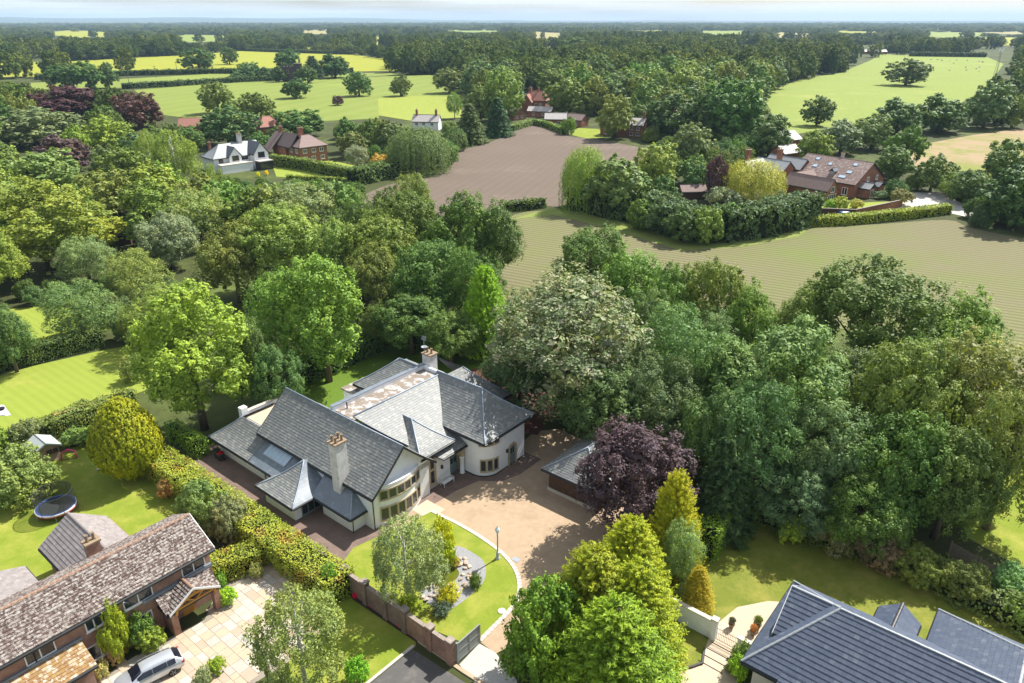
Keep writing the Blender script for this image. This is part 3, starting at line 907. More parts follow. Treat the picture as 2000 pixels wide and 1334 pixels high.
# curved two-storey bay
R = 5.2
cv, hc = 3.45, 2.7
cu = -3.9 + 0.72 - R
a0 = math.asin(hc / R)
def arcpts(rad, lo, hi, n):
    return [(cu + rad * math.cos(lo + (hi - lo) * i / n), cv + rad * math.sin(lo + (hi - lo) * i / n)) for i in range(n + 1)]
H.prism('bay_wall', m_render, [(-4.1, cv - hc)] + arcpts(R, -a0, a0, 14) + [(-4.1, cv + hc)], 0, 4.35)
def bay_band(z0, z1, lo, hi, nw, rad, cu_, cv_):
    f = None
    m = MB()
    n = nw * 4
    P2 = lambda rr, a: (cu_ + rr * math.cos(a) - H.cu, cv_ + rr * math.sin(a) - H.cv)
    step = (hi - lo) / nw
    mull = 0.16 / rad
    def shell(b0, b1, za, zb):
        k = max(1, int(abs(b1 - b0) / 0.06))
        for i in range(k):
            x, y = b0 + (b1 - b0) * i / k, b0 + (b1 - b0) * (i + 1) / k
            q = [P2(rad + 0.004, x), P2(rad + 0.004, y), P2(rad + 0.09, y), P2(rad + 0.09, x)]
            m.hexa([(*p, za) for p in q] + [(*p, zb) for p in q])
    shell(lo, hi, z0, z0 + 0.16)
    shell(lo, hi, z1 - 0.14, z1)
    for i in range(nw + 1):
        a = lo + step * i
        shell(a - mull / 2 if i else a, a + mull / 2 if i < nw else a + 0.001, z0 + 0.16, z1 - 0.14)
    f = m.build('window', m_stone, H.root)
    for i in range(nw):
        x, y = lo + step * i + mull / 2, lo + step * (i + 1) - mull / 2
        q = [P2(rad + 0.005, x), P2(rad + 0.005, y), P2(rad + 0.03, y), P2(rad + 0.03, x)]
        pm = MB().hexa([(*p, z0 + 0.16) for p in q] + [(*p, z1 - 0.14) for p in q])
        pane = pm.build('pane', m_glass, f)
        # sage timber casement
        fm = MB()
        for (b0, b1, za, zb) in ((x, x + 0.05 / rad, z0 + 0.16, z1 - 0.14), (y - 0.05 / rad, y, z0 + 0.16, z1 - 0.14), (x + 0.05 / rad, y - 0.05 / rad, z0 + 0.16, z0 + 0.21), (x + 0.05 / rad, y - 0.05 / rad, z1 - 0.19, z1 - 0.14)):
            q = [P2(rad + 0.031, b0), P2(rad + 0.031, b1), P2(rad + 0.055, b1), P2(rad + 0.055, b0)]
            fm.hexa([(*p, za) for p in q] + [(*p, zb) for p in q])
        fm.build('casement', m_sage, f)
bay_band(0.45, 2.05, -a0 * 0.94, a0 * 0.94, 6, R, cu, cv)
bay_band(2.72, 3.95, -a0 * 0.94, a0 * 0.94, 6, R, cu, cv)
# centre range: front slope, flat roof and parapet behind
H.box('wall', m_render, -14.0, -10.7, 7.5, 16.8, 0, 7.5)
H.box('wall', m_render, -10.7, -5.2, 7.5, 12.8, 0, 3.5)
H.slope((-3.5, 9.0), (-3.5, 13.4), [(-3.5, 9.0), (-3.5, 13.4), (-10.6, 16.4), (-10.6, 3.9)], 7.1, 3.5, 8.1, SH, 0.3)
H.roll([(-10.6, 3.9, 8.1), (-10.6, 16.1, 8.1)], 0.08, m_leadroll, 'ridge_roll')
H.box('flat_roof', m_flat, -13.8, -10.75, 4.1, 16.6, 7.45, 7.55)
pp = H.box('parapet', m_render, -14.25, -13.8, 3.9, 16.9, 6.9, 8.0)
H.box('coping', m_lead, -14.3, -13.75, 3.85, 16.95, 8.002, 8.07, pp)
H.box('parapet', m_render, -13.75, -10.7, 16.6, 16.9, 6.9, 7.95)
MB().tube([H.P(-13.2, 5.2, 7.55), H.P(-13.2, 5.2, 8.25)], 0.07, 8).build('vent_pipe', m_iron, H.root, True)
# hipped entrance wing
H.box('wall', m_render, -9.0, -4.4, 6.9, 10.9, 0, 4.35)
H.roof(-10.9, -3.9, 6.45, 11.25, 4.5, 6.7, 'u', SH, 0.0, 3.7, 0.3)
H.window(-4.4, 6.98, 0.35, V1, U1, 1.85, 3.7, 2, 2, m_stone, 0.26, 0.10)
# recessed entrance, its arch and the pillar
H.box('wall', m_render, -6.4, -4.72, 10.9, 12.9, 0, 3.35)
arch_surround(H, -4.72, 10.75 + 0.25, 0.0, V1, U1, 1.35, 1.75, m_stone, m_sage)
MB().lathe([(0.3, 0), (0.3, 0.1), (0.24, 0.14), (0.24, 1.9), (0.3, 1.95), (0.3, 2.1)], H.P(-3.95, 12.25, 0), 14).build('pillar', m_render, H.root, True)
H.box('entrance_beam', m_stone, -4.72, -3.75, 12.05, 12.45, 2.1, 2.9)
# right wing with rounded corner
rad = 1.9
cc = (-0.95 - rad, 12.65 + rad)
corner = [(cc[0] + rad * math.cos(a), cc[1] + rad * math.sin(a)) for a in [math.radians(-90 + 90 * i / 12) for i in range(13)]]
H.prism('wall', m_render, [(-10.0, 12.65)] + corner + [(-0.95, 19.0), (-10.0, 19.0)], 0, 4.95)
H.prism('plinth', m_black, [(-10.0, 12.6)] + [(cc[0] + (rad + 0.03) * math.cos(a), cc[1] + (rad + 0.03) * math.sin(a)) for a in [math.radians(-90 + 90 * i / 12) for i in range(13)]] + [(-0.92, 19.03), (-10.0, 19.03)], 0, 0.14)
H.roof(-11.0, -0.4, 11.95, 20.15, 5.0, 8.4, 'u', SH, 0.0, 3.9, 0.3)
bay_band(0.55, 2.15, math.radians(-62), math.radians(2), 3, rad, *cc)
bay_band(3.7, 4.75, math.radians(-66), math.radians(8), 3, rad, *cc)
arch_surround(H, -0.95, 16.45, 0.0, V1, U1, 0.95, 1.95, m_stone, m_sage)
# rear slope beyond the right wing
H.box('wall', m_render, -14.0, -6.5, 19.05, 22.4, 0, 4.3)
H.slope((-6.0, 18.6), (-6.0, 23.0), [(-6.0, 18.6), (-6.0, 23.0), (-10.1, 19.2), (-10.1, 15.5)], 4.1, 4.4, 8.0, SH, 0.25)
H.slope((-6.0, 23.0), (-14.0, 23.0), [(-6.0, 23.0), (-14.0, 23.0), (-14.0, 19.2), (-10.1, 19.2)], 3.8, 4.4, 8.0, SH, 0.25)
H.roll([(-6.0 - 4.1 * t / 8, 23.0 - 3.8 * t / 8, 4.4 + 3.6 * g_of(t / 8, 0.25)) for t in range(9)], 0.07, m_leadroll)
# rear wing and flat box
H.box('wall', m_render, -21.5, -14.2, 13.3, 21.0, 0, 4.4)
H.roof(-22.0, -13.9, 12.8, 21.5, 4.5, 7.3, 'u', SH, 3.6, 0.0, 0.2)
H.box('wall', m_render, -23.6, -21.6, 12.5, 16.6, 0, 3.3)
H.box('flat_roof', m_flat, -23.8, -20.6, 12.3, 16.8, 3.302, 3.55)
# rear flat-roofed block
H.box('wall', m_render, -26.8, -21.35, 0.8, 7.0, 0, 3.55)
H.box('flat_roof', m_patio, -26.5, -21.75, 1.1, 6.7, 3.552, 3.62)
pp = H.box('parapet', m_render, -26.9, -26.5, 0.8, 7.0, 3.2, 4.0)
H.box('coping', m_kerb, -26.95, -26.45, 0.75, 7.05, 4.002, 4.08, pp)
H.box('pier', m_render, -27.0, -26.3, 0.75, 1.5, 3.3, 4.7)
# low wing along the yard
H.box('wall', m_render, -27.8, -15.4, -1.85, 0.6, 0, 2.0)
H.slope((-28.3, -2.5), (-20.6, -2.5), [(-28.3, -2.5), (-20.6, -2.5), (-20.6, 0.6), (-26.0, 0.6)], 3.1, 2.0, 4.0, SH, 0.3)
H.slope((-28.3, 7.2), (-28.3, -2.5), [(-28.3, 7.2), (-28.3, -2.5), (-26.0, 0.6), (-26.0, 4.5)], 2.3, 2.0, 4.0, SH, 0.3)
H.roll([(-28.3 + 2.3 * t / 8, -2.5 + 3.1 * t / 8, 2.0 + 2.0 * g_of(t / 8, 0.3)) for t in range(9)], 0.06, m_leadroll)
H.slope((-20.58, -2.45), (-13.8, -2.45), [(-20.58, -2.45), (-13.8, -2.45), (-13.8, 0.1), (-20.58, 0.1)], 2.55, 1.95, 3.5, None, 0.0, m_lead)
sl = 1.55 / 2.55
zz = lambda v: 1.95 + sl * (v + 2.45)
m = MB()
q = [(-19.5, -1.35), (-15.7, -1.35), (-15.7, -0.15), (-19.5, -0.15)]
m.hexa([H.P(a, b, zz(b) + 0.0) for a, b in q] + [H.P(a, b, zz(b) + 0.11) for a, b in q])
rl = m.build('rooflight', m_galv, H.root)
for i in range(6):
    x0 = -19.43 + i * 0.62
    q = [(x0, -1.29), (x0 + 0.585, -1.29), (x0 + 0.585, -0.21), (x0, -0.21)]
    MB().hexa([H.P(a, b, zz(b) + 0.112) for a, b in q] + [H.P(a, b, zz(b) + 0.13) for a, b in q]).build('pane', m_sky_glass, rl)
MB().tube([H.P(-18.6, -1.93, 1.9), H.P(-18.6, -1.93, 0.0)], 0.045, 6).build('downpipe', m_black, H.root)
# pyramid-roofed porch
H.box('wall', m_render, -15.6, -10.75, -3.85, 0.0, 0, 1.98)
H.slope((-16.2, -4.45), (-10.1, -4.45), [(-16.2, -4.45), (-10.1, -4.45), (-13.15, -0.6)], 3.85, 2.0, 4.25, SH, 0.45)
H.slope((-10.1, -4.45), (-10.1, 0.1), [(-10.1, -4.45), (-10.1, 0.1), (-13.15, 0.1), (-13.15, -0.6)], 3.05, 2.0, 4.25, None, 0.45, m_lead)
H.slope((-16.2, 0.1), (-16.2, -4.45), [(-16.2, 0.1), (-16.2, -4.45), (-13.15, -0.6), (-13.15, 0.1)], 3.05, 2.0, 4.25, SH, 0.45)
for ex in (-16.2, -10.1):
    H.roll([(ex + (-13.15 - ex) * t / 8, -4.45 + 3.85 * t / 8, 2.0 + 2.25 * g_of(t / 8, 0.45)) for t in range(9)], 0.065, m_leadroll)
H.window(-10.75, -3.1, 0.12, V1, U1, 2.2, 1.75, 3, 1, m_sage, 0.09, 0.07, name='glazed_door')
# lean-to of lead
H.box('wall', m_render, -9.6, -5.15, -1.45, 0.0, 0, 1.98)
H.slope((-10.6, -2.0), (-4.65, -2.0), [(-10.6, -2.0), (-4.65, -2.0), (-6.4, -0.1), (-10.6, -0.1)], 1.9, 2.0, 3.5, None, 0.15, m_lead)
H.slope((-4.65, -2.0), (-4.65, 0.3), [(-4.65, -2.0), (-4.65, 0.3), (-6.4, 0.3), (-6.4, -0.1)], 1.75, 2.0, 3.5, None, 0.15, m_lead)
H.roll([(-4.65 - 1.75 * t / 4, -2.0 + 1.9 * t / 4, 2.0 + 1.5 * g_of(t / 4, 0.15)) for t in range(5)], 0.05, m_leadroll)
MB().tube([H.P(-4.75, -1.5, 1.9), H.P(-4.95, -1.48, 1.6), H.P(-5.05, -1.5, 0)], 0.045, 6).build('downpipe', m_black, H.root)
MB().tube([H.P(-3.84, 0.12, 3.85), H.P(-3.84, 0.12, 0)], 0.045, 6).build('downpipe', m_black, H.root)
MB().tube([H.P(-4.2, 12.58, 3.3), H.P(-4.2, 12.58, 0)], 0.045, 6).build('downpipe', m_black, H.root)
H.chimney(-8.45, -7.4, -0.8, 0.45, 0, 8.15, m_chim, pots=4)
c2 = H.chimney(-14.2, -12.9, 16.92, 18.0, 4.0, 9.2, m_chim, pots=2)
MB().tube([H.P(-14.0, 17.1, 9.3), H.P(-14.0, 17.1, 11.0)], 0.03, 6).tube([H.P(-14.4, 17.1, 10.9), H.P(-13.6, 17.1, 10.9)], 0.02, 6).build('aerial_mast', m_galv, c2)
MB().lathe([(0.05, 0), (0.3, 0.12), (0.36, 0.2), (0.3, 0.16), (0.02, 0.06)], H.P(-14.0, 17.1, 9.9), 14).build('satellite_dish', m_galv, c2, True)
m = MB()
for i in range(7):
    m.box(-14.35 - H.cu + i * 0.0, -13.65 - H.cu, 17.0 + i * 0.03 - H.cv, 17.02 + i * 0.03 - H.cv, 10.95 + i * 0.06, 10.98 + i * 0.06)
m.build('aerial', m_galv, c2)
for (u, v, z) in ((-0.92, 15.95, 1.95), (-4.36, 9.6, 1.75)):
    l = MB().box(u - H.cu, u + 0.22 - H.cu, v - 0.09 - H.cv, v + 0.09 - H.cv, z, z + 0.36).build('wall_lantern', m_iron, H.root)
    MB().lathe([(0.14, 0), (0.02, 0.12)], H.P(u + 0.12, v, z + 0.36), 4).build('lantern_cap', m_iron, l)

# ------------------------------------------------------------------ slate-roofed timber garage
G = House('timber_garage', 'low open-fronted timber garage with slate roof beside the gravel drive', 8.0, 19.0, cat='garage')
G.roof(4.4, 11.2, 15.1, 24.5, 2.6, 4.9, 'v', SLATE, 3.2, 3.2, 0.15)
G.box('wall', m_timber, 5.0, 10.6, 23.7, 23.95, 0, 2.55)
G.box('wall', m_timber, 10.4, 10.6, 15.7, 23.69, 0, 2.55)
G.box('plinth', m_kerb, 4.85, 10.7, 15.5, 15.8, 0, 0.35)
for i in range(19):
    a = 5.0 + i * 0.295
    G.box('board', m_timber, a, a + 0.275, 15.60, 15.68 + 0.012 * (i % 2), 0.352, 2.5)
for b in (15.75, 18.4, 21.0, 23.6):
    G.box('post', m_timber, 5.0, 5.22, b - 0.1, b + 0.1, 0, 2.5)
    G.box('staddle_stone', m_kerb, 4.9, 5.32, b - 0.2, b + 0.2, 0, 0.3)

# ------------------------------------------------------------------ brick house with mossy tiles
B = House('brick_house', 'long red brick house with mossy lichen-covered tile roof and white windows', -10.3, -26.0)
B.box('wall', m_brick, -13.2, -7.4, -42, -13.95, 0, 4.95)
B.gable_wall(m_brick, 'u' if False else 'v', -14.2, -13.2, -7.4, 4.95, 6.6, 0.25, 0, 4.7)
B.roof(-13.65, -7.0, -42.4, -13.6, 5.0, 6.75, 'v', MOSS, hr=0)
B.caps((-10.325, -42.3, 6.72), (-10.325, -13.6, 6.72), 0.15, m_ridge_red)
B.barge(m_white, 'v', -13.6, -13.65, -7.0, 5.0, 6.75, 1, 0, 0.05, 0.2)
for (vv, w, nx) in ((-16.35, 1.95, 2), (-20.9, 2.2, 2), (-23.6, 1.75, 3), (-27.5, 1.9, 2), (-31.5, 1.9, 2)):
    B.window(-7.4, vv, 3.55, V1, U1, w, 1.2, nx, 1, m_white, 0.08, 0.08)
for (vv, w, h) in ((-20.3, 1.2, 1.5), (-24.1, 2.0, 1.35)):
    B.window(-7.4, vv, 0.9, V1, U1, w, h, 2, 1, m_white, 0.08, 0.08)
MB().tube([B.P(-7.33, -26.9, 4.8), B.P(-7.33, -26.9, 2.4)], 0.05, 6).build('downpipe', m_black, B.root)
# rear cross wing and rear left wing, both tiled
B.box('wall', m_brick, -20.6, -13.25, -21.6, -16.3, 0, 2.9)
B.roof(-21.0, -11.8, -22.0, -16.4, 3.0, 5.0, 'u', GREYT, hr=0)
B.gable_wall(m_brick, 'u', -20.6, -21.6, -16.8, 3.0, 4.85, 0.2, 0, 2.8)
B.caps((-21.0, -19.2, 4.97), (-13.0, -19.2, 4.97), 0.13, m_greytile)
B.box('wall', m_brick, -19.0, -13.25, -34.0, -24.0, 0, 2.9)
B.roof(-19.4, -11.8, -34.0, -23.6, 3.0, 4.9, 'u', GREYT, hr=0)
B.chimney(-13.9, -13.2, -20.6, -19.6, 3.0, 6.3, m_brick, pots=2)
# tiled porch with oak arch
B.slope((-5.75, -18.75), (-5.75, -14.3), [(-5.75, -18.75), (-5.75, -14.3), (-7.35, -14.3), (-7.35, -18.75)], 1.6, 2.45, 3.35, MOSS)
B.slope((-5.5, -18.6), (-7.3, -18.6), [(-5.5, -18.6), (-7.3, -18.6), (-7.3, -16.5), (-5.5, -16.5)], 2.1, 2.5, 3.75, MOSS)
B.slope((-7.3, -14.4), (-5.5, -14.4), [(-7.3, -14.4), (-5.5, -14.4), (-5.5, -16.5), (-7.3, -16.5)], 2.1, 2.5, 3.75, MOSS)
B.caps((-7.3, -16.5, 3.74), (-5.5, -16.5, 3.74), 0.12, m_ridge_red)
B.barge(m_white, 'u', -5.5, -18.6, -14.4, 2.5, 3.75, 1, 0, 0.05, 0.16)
B.box('flashing', m_lead, -7.395, -7.15, -19.6, -13.98, 3.36, 3.62)
for b in (-18.4, -14.9):
    B.box('pillar', m_brick, -6.35, -5.85, b, b + 0.5, 0, 2.4)
B.box('side_wall', m_brick, -7.395, -6.36, -18.4, -18.15, 0, 2.35)
m = MB()
K = 10
for i in range(K):
    q = []
    for t in (i / K, (i + 1) / K):
        a = math.pi * t
        q += [(-16.4 - 1.55 * math.cos(a), 2.0 + 0.95 * math.sin(a)), (-16.4 - 1.75 * math.cos(a), 2.05 + 1.15 * math.sin(a))]
    m.hexa([B.P(-5.8, q[0][0], q[0][1]), B.P(-5.8, q[2][0], q[2][1]), B.P(-5.62, q[2][0], q[2][1]), B.P(-5.62, q[0][0], q[0][1]),
            B.P(-5.8, q[1][0], q[1][1]), B.P(-5.8, q[3][0], q[3][1]), B.P(-5.62, q[3][0], q[3][1]), B.P(-5.62, q[1][0], q[1][1])])
m.build('oak_arch', m_oak, B.root)
B.box('oak_post', m_oak, -5.8, -5.62, -16.5, -16.32, 2.96, 3.6)
for sgn in (-1, 1):
    MB().tube([B.P(-5.71, -16.41 + sgn * 0.1, 2.5), B.P(-5.71, -16.41 + sgn * 1.0, 3.05)], 0.07, 4).build('oak_brace', m_oak, B.root)
B.box('tie_beam', m_oak, -5.8, -5.62, -18.2, -14.6, 2.38, 2.5)
d = B.box('front_door', m_oak, -7.395, -7.33, -16.9, -15.9, 0, 2.05)
B.box('pane', m_glass, -7.329, -7.31, -16.6, -16.2, 1.2, 1.8, d)
# lean-to at the front
B.box('wall', m_brick, -7.39, -5.4, -36, -24.35, 0, 2.45)
B.slope((-5.05, -36), (-5.05, -24.1), [(-5.05, -36), (-5.05, -24.1), (-7.35, -24.1), (-7.35, -36)], 2.3, 2.5, 3.35, MOSS2)
B.box('flashing', m_lead, -7.395, -7.2, -36, -24.0, 3.36, 3.55)
B.box('fascia', m_white, -5.13, -5.06, -36, -24.1, 2.3, 2.52)

# ------------------------------------------------------------------ house with blue-black tiles
D = House('blue_tiled_house', 'cream house with steep blue-black tiled hipped roof beside the beige patio', 38.0, 9.0)
m_cream = M('cream_render', (0.72, 0.68, 0.60), (0.66, 0.62, 0.55), 1.5, 0.85)
D.box('wall', m_cream, 30.7, 55, 5.2, 14.0, 0, 2.95)
D.roof(30.0, 56, 4.5, 14.7, 3.0, 6.75, 'u', BLUE, 4.5, 0.0, hr=0)
D.caps((34.5, 9.6, 6.73), (55.8, 9.6, 6.73), 0.105, m_galv, 0.45)
D.caps((30.0, 4.5, 3.02), (34.5, 9.6, 6.73), 0.105, m_galv, 0.45)
D.caps((30.0, 14.7, 3.02), (34.5, 9.6, 6.73), 0.105, m_galv, 0.45)
# gablet wing
D.roof(31.0, 35.6, 7.2, 13.2, 4.1, 6.3, 'u', BLUE, hr=0)
D.gable_wall(m_cream, 'u', 31.35, 7.5, 12.9, 4.1, 6.25, 0.2, 0, 3.2)
D.caps((31.0, 10.2, 6.28), (34.4, 10.2, 6.28), 0.12, m_galv, 0.45)
D.barge(m_white, 'u', 31.0, 7.2, 13.2, 4.1, 6.3, -1, 0, 0.05, 0.18)
# rear wings
D.roof(39.6, 50.4, 9.7, 18.6, 3.05, 6.3, 'v', BLUE, 0.0, 4.6, hr=0)
D.caps((45.0, 10.2, 6.28), (45.0, 14.0, 6.28), 0.105, m_galv, 0.45)
D.caps((50.4, 18.6, 3.06), (45.0, 14.0, 6.28), 0.15, m_iron, 0.45)
D.caps((39.6, 18.6, 3.06), (45.0, 14.0, 6.28), 0.105, m_galv, 0.45)
D.box('wall', m_cream, 40.2, 49.8, 14.05, 18.0, 0, 3.0)
D.roof(36.0, 38.9, 12.5, 16.2, 2.95, 4.1, 'v', BLUE, 0.0, 0.0, hr=0)
D.caps((37.45, 12.6, 4.1), (37.45, 16.2, 4.1), 0.13, m_iron, 0.42)
D.box('wall', m_cream, 36.3, 38.6, 14.05, 15.9, 0, 2.9)
# front bay under the long slope
D.box('wall', m_cream, 33.2, 54, 2.6, 5.15, 0, 2.3)
D.slope((32.6, 2.0), (55, 2.0), [(32.6, 2.0), (55, 2.0), (55, 5.0), (32.6, 5.0)], 3.0, 1.55, 3.45, BLUE)
# terrace wall, rendered, and garden pots are separate things below

# ------------------------------------------------------------------ houses further off
def plain_T(c1, c2, c3=None, rough=0.6, spec=0.35, name='far_tiles'):
    return Mtile(name, c1, c2, c3, rough, spec)
m_fslate = M('sun_lightened_slate', (0.22, 0.235, 0.25), (0.29, 0.30, 0.30), 1.5, 0.45, 0.5)  # slate colour lightened to stand for the sun's gloss on it
m_fdark = M('dark_slate', (0.085, 0.10, 0.12), (0.12, 0.135, 0.15), 1.5, 0.5, 0.4)
m_fbrown = M('brown_tiles', (0.20, 0.14, 0.125), (0.25, 0.185, 0.165), 1.2, 0.8, 0.25)
m_fred = M('red_clay_tiles', (0.34, 0.165, 0.12), (0.28, 0.13, 0.10), 1.2, 0.8, 0.25)
m_fpale = M('pale_grey_roof', (0.46, 0.42, 0.40), (0.38, 0.35, 0.33), 1.0, 0.6, 0.3)
FT = lambda mat: dict(w=0.45, c=0.4, mat=mat, base=m_slatebase, th=0.04)

R_ = math.radians
v = House('white_villa', 'white rendered villa with front gables and slate roof among garden hedges', loc=at(421, 338), rz=R_(46))
v.box('wall', m_render, 0, 16.5, 0, 8, 0, 4.3)
v.roof(-0.4, 17, -0.4, 8.4, 4.3, 8.0, 'u', None, 4.6, 0.0, 0.1, m_fslate, m_fdark)
v.box('wall', m_render, 12.0, 16.9, -3.2, 3.8, 0, 4.7)
v.roof(11.7, 17.2, -3.5, 4.2, 4.7, 8.2, 'v', None, 0, 0, 0.0, m_fdark, m_fdark)
v.gable_wall(m_render, 'v', -3.25, 12.0, 16.9, 4.75, 8.2, 0.25, 0, 4.3)
v.box('wall', m_render, 4.6, 8.6, -1.3, 3.0, 0, 4.5)
v.roof(4.3, 8.9, -1.6, 3.6, 4.5, 7.3, 'v', None, 0, 0, 0.0, m_fdark, m_fdark)
v.gable_wall(m_render, 'v', -1.35, 4.6, 8.6, 4.55, 7.3, 0.25, 0, 4.2)
v.box('terrace', m_render, 0.5, 10.8, -4.0, -1.35, 0, 2.5)
v.box('terrace_roof', m_kerb, 0.4, 10.9, -4.1, -1.32, 2.502, 2.7)
cn_ = v.box('conservatory', m_black, 12.0, 16.4, -6.4, -3.3, 0, 2.6)
v.box('conservatory_roof', m_fpale, 11.8, 16.6, -6.6, -3.3, 2.602, 2.85, cn_)
for i in range(5):
    v.box('pane', m_glass, 12.15 + i * 0.86, 12.9 + i * 0.86, -6.44, -6.41, 0.3, 2.3, cn_)
for (u, vv, z, w, h, nx) in ((13.3, -3.25, 3.5, 2.3, 1.7, 3), (5.5, -1.35, 3.2, 2.2, 1.5, 3), (9.2, 0, 3.0, 2.2, 1.1, 3), (1.6, 0, 2.9, 1.5, 1.0, 2), (11.1, -1.0, 0.3, 0.7, 2.0, 1)):
    if u == 11.1:
        v.window(11.2, 0.0, 0.3, U1, VN, 0.7, 2.0, 1, 1, m_black, 0.06)
    else:
        v.window(u, vv, z, U1, VN, w, h, nx, 1, m_black, 0.08)
v.chimney(10.6, 11.9, 3.4, 4.4, 6.5, 10.4, m_chim, pots=2)
v.chimney(2.0, 2.8, 6.2, 7.0, 5, 8.4, m_brick_far, pots=1)

v = House('brick_villa', 'red brick villa with brown hipped tile roofs and white windows behind a hedge', loc=at(589, 321), rz=R_(44))
v.box('wall', m_brick_far, 0, 10, 0, 9, 0, 5.4)
v.roof(-0.4, 10.5, -0.4, 9.4, 5.4, 8.6, 'u', None, 4.0, 4.0, 0.05, m_fbrown, m_fbrown)
v.box('wall', m_brick_far, -1.0, 4, 8, 17, 0, 5.0)
v.roof(-1.3, 5.0, 4, 19, 5.0, 9.0, 'v', None, 0, 3.0, 0.0, m_fbrown, m_fbrown)
v.slope((-6.0, 18.5), (-6.0, 13.0), [(-6.0, 18.5), (-6.0, 13.0), (1.5, 13.0), (1.5, 18.5)], 7.5, 1.5, 9.0, None, 0, m_fbrown)
v.box('wall', m_brick_far, -5.2, -1.05, 13.4, 18.2, 0, 2.0)
for (a, z) in ((1.0, 3.4), (4.3, 3.4), (7.2, 3.4), (1.0, 0.9), (4.0, 0.9), (7.4, 0.9)):
    v.window(a, 0, z, U1, VN, 1.5, 1.35, 2, 1, m_white, 0.14)
for (b, z) in ((6.5, 3.3), (3.0, 3.3), (2.2, 0.6)):
    v.window(0, b, z, VN, UN, 1.5, 1.3, 2, 1, m_white, 0.14)
v.chimney(4.0, 5.2, 6.6, 7.6, 7, 10.6, m_brick_far, pots=2)
v.chimney(1.2, 2.2, 14.5, 15.7, 7, 10.6, m_brick_far, pots=2)
v.chimney(5.6, 6.4, 8.0, 9.0, 6, 10.2, m_brick_far, pots=2)

v = House('white_cottage', 'white cottage with pale slate roof and two chimneys at the wood edge', loc=at(806, 254), rz=R_(-8))
v.box('wall', m_render, 0, 11.5, 0, 6, 0, 3.6)
v.roof(-0.3, 11.8, -0.3, 6.3, 3.6, 6.2, 'u', None, 0, 0, 0, m_fpale, m_fdark)
v.gable_wall(m_render, 'u', 0.0, 0, 6, 3.6, 6.1, 0.2)
v.gable_wall(m_render, 'u', 11.3, 0, 6, 3.6, 6.1, 0.2)
for a in (1.2, 4.4, 8.0):
    v.window(a, 0, 2.0, U1, VN, 1.3, 1.1, 2, 1, m_white, 0.1)
v.chimney(1.0, 1.9, 2.5, 3.4, 4, 8.0, m_brick_far)
v.chimney(9.6, 10.5, 2.5, 3.4, 4, 8.0, m_brick_far)

v = House('clay_roofed_house', 'house with long pinkish clay tile roof behind dark trees', loc=at(352, 268), rz=R_(8))
v.box('wall', m_brick_far, 0, 12, 0, 7, 0, 4.2)
v.roof(-0.3, 12.3, -0.4, 7.4, 4.2, 7.2, 'u', None, 0, 0, 0, m_fred, m_fred)
v = House('red_roofed_lodge', 'small lodge with red hipped clay roof between the villas', loc=at(512, 274), rz=R_(40))
v.box('wall', m_brick_far, 0, 9, 0, 8, 0, 5.0)
v.roof(-0.4, 9.4, -0.4, 8.4, 5.0, 8.6, 'u', None, 3.5, 3.5, 0, m_fred, m_fred)

v = House('red_farmhouse', 'tall red brick farmhouse with clay roof and stout chimney', loc=at(1028, 222), rz=R_(-20))
v.box('wall', m_brick_far, 0, 10, 0, 8, 0, 6.5)
v.roof(-0.3, 10.3, -0.3, 8.3, 6.5, 11.0, 'u', None, 0, 2.5, 0, m_fred, m_fred)
v.box('wall', m_brick_far, -1.5, 3.5, -2.5, 4, 0, 5.8)
v.roof(-1.8, 3.8, -2.9, 4, 5.8, 9.6, 'v', None, 0, 0, 0, m_fred, m_fred)
v.gable_wall(m_brick_far, 'v', -2.55, -1.5, 3.5, 5.8, 9.5, 0.25, 0, 5.5)
v.chimney(0.2, 1.5, 3.2, 4.4, 8, 12.4, m_brick_far)
v.chimney(4.6, 5.4, 3.8, 4.6, 9, 12.4, m_brick_far)
for a in (4.4, 7.0):
    v.window(a, 0, 3.8, U1, VN, 1.3, 1.4, 2, 1, m_white, 0.1)
for nm, lab, p, ang, lx, ly, ze, zr, rm, ax in (
        ('farm_barn', 'brick barn with bright pale roof and gable beside the ploughed field', (1003, 236), 42, 8, 7, 3.0, 5.6, m_fpale, 'v'),
        ('long_farm_shed', 'long low farm shed with pale roof behind the brick barn', (1030, 228), -18, 12, 6, 2.8, 4.8, m_fpale, 'u'),
        ('farm_cottage', 'brick cottage with cream roof behind the clipped field hedge', (1064, 246), -6, 9.5, 6, 3.0, 5.4, m_fpale, 'u'),
        ('brown_roofed_cottage', 'cottage with brown roof half hidden by a rounded shrub', (1104, 246), -38, 8.5, 6, 3.0, 5.4, m_fbrown, 'u')):
    v = House(nm, lab, loc=at(*p), rz=R_(ang), cat='cottage')
    v.box('wall', m_brick_far, 0, lx, 0, ly, 0, ze)
    v.roof(-0.3, lx + 0.3, -0.3, ly + 0.3, ze, zr, ax, None, 0, 0, 0, rm, rm)
    if ax == 'u':
        v.gable_wall(m_brick_far, 'u', 0.0, 0, ly, ze, zr - 0.1, 0.2)
        v.gable_wall(m_brick_far, 'u', lx - 0.2, 0, ly, ze, zr - 0.1, 0.2)
    else:
        v.gable_wall(m_brick_far, 'v', 0.0, 0, lx, ze, zr - 0.1, 0.2)
    v.window(lx * 0.2, 0, 0.9, U1, VN, 1.3, 1.2, 2, 1, m_white, 0.1)
    v.window(lx * 0.6, 0, 0.9, U1, VN, 1.3, 1.2, 2, 1, m_white, 0.1)

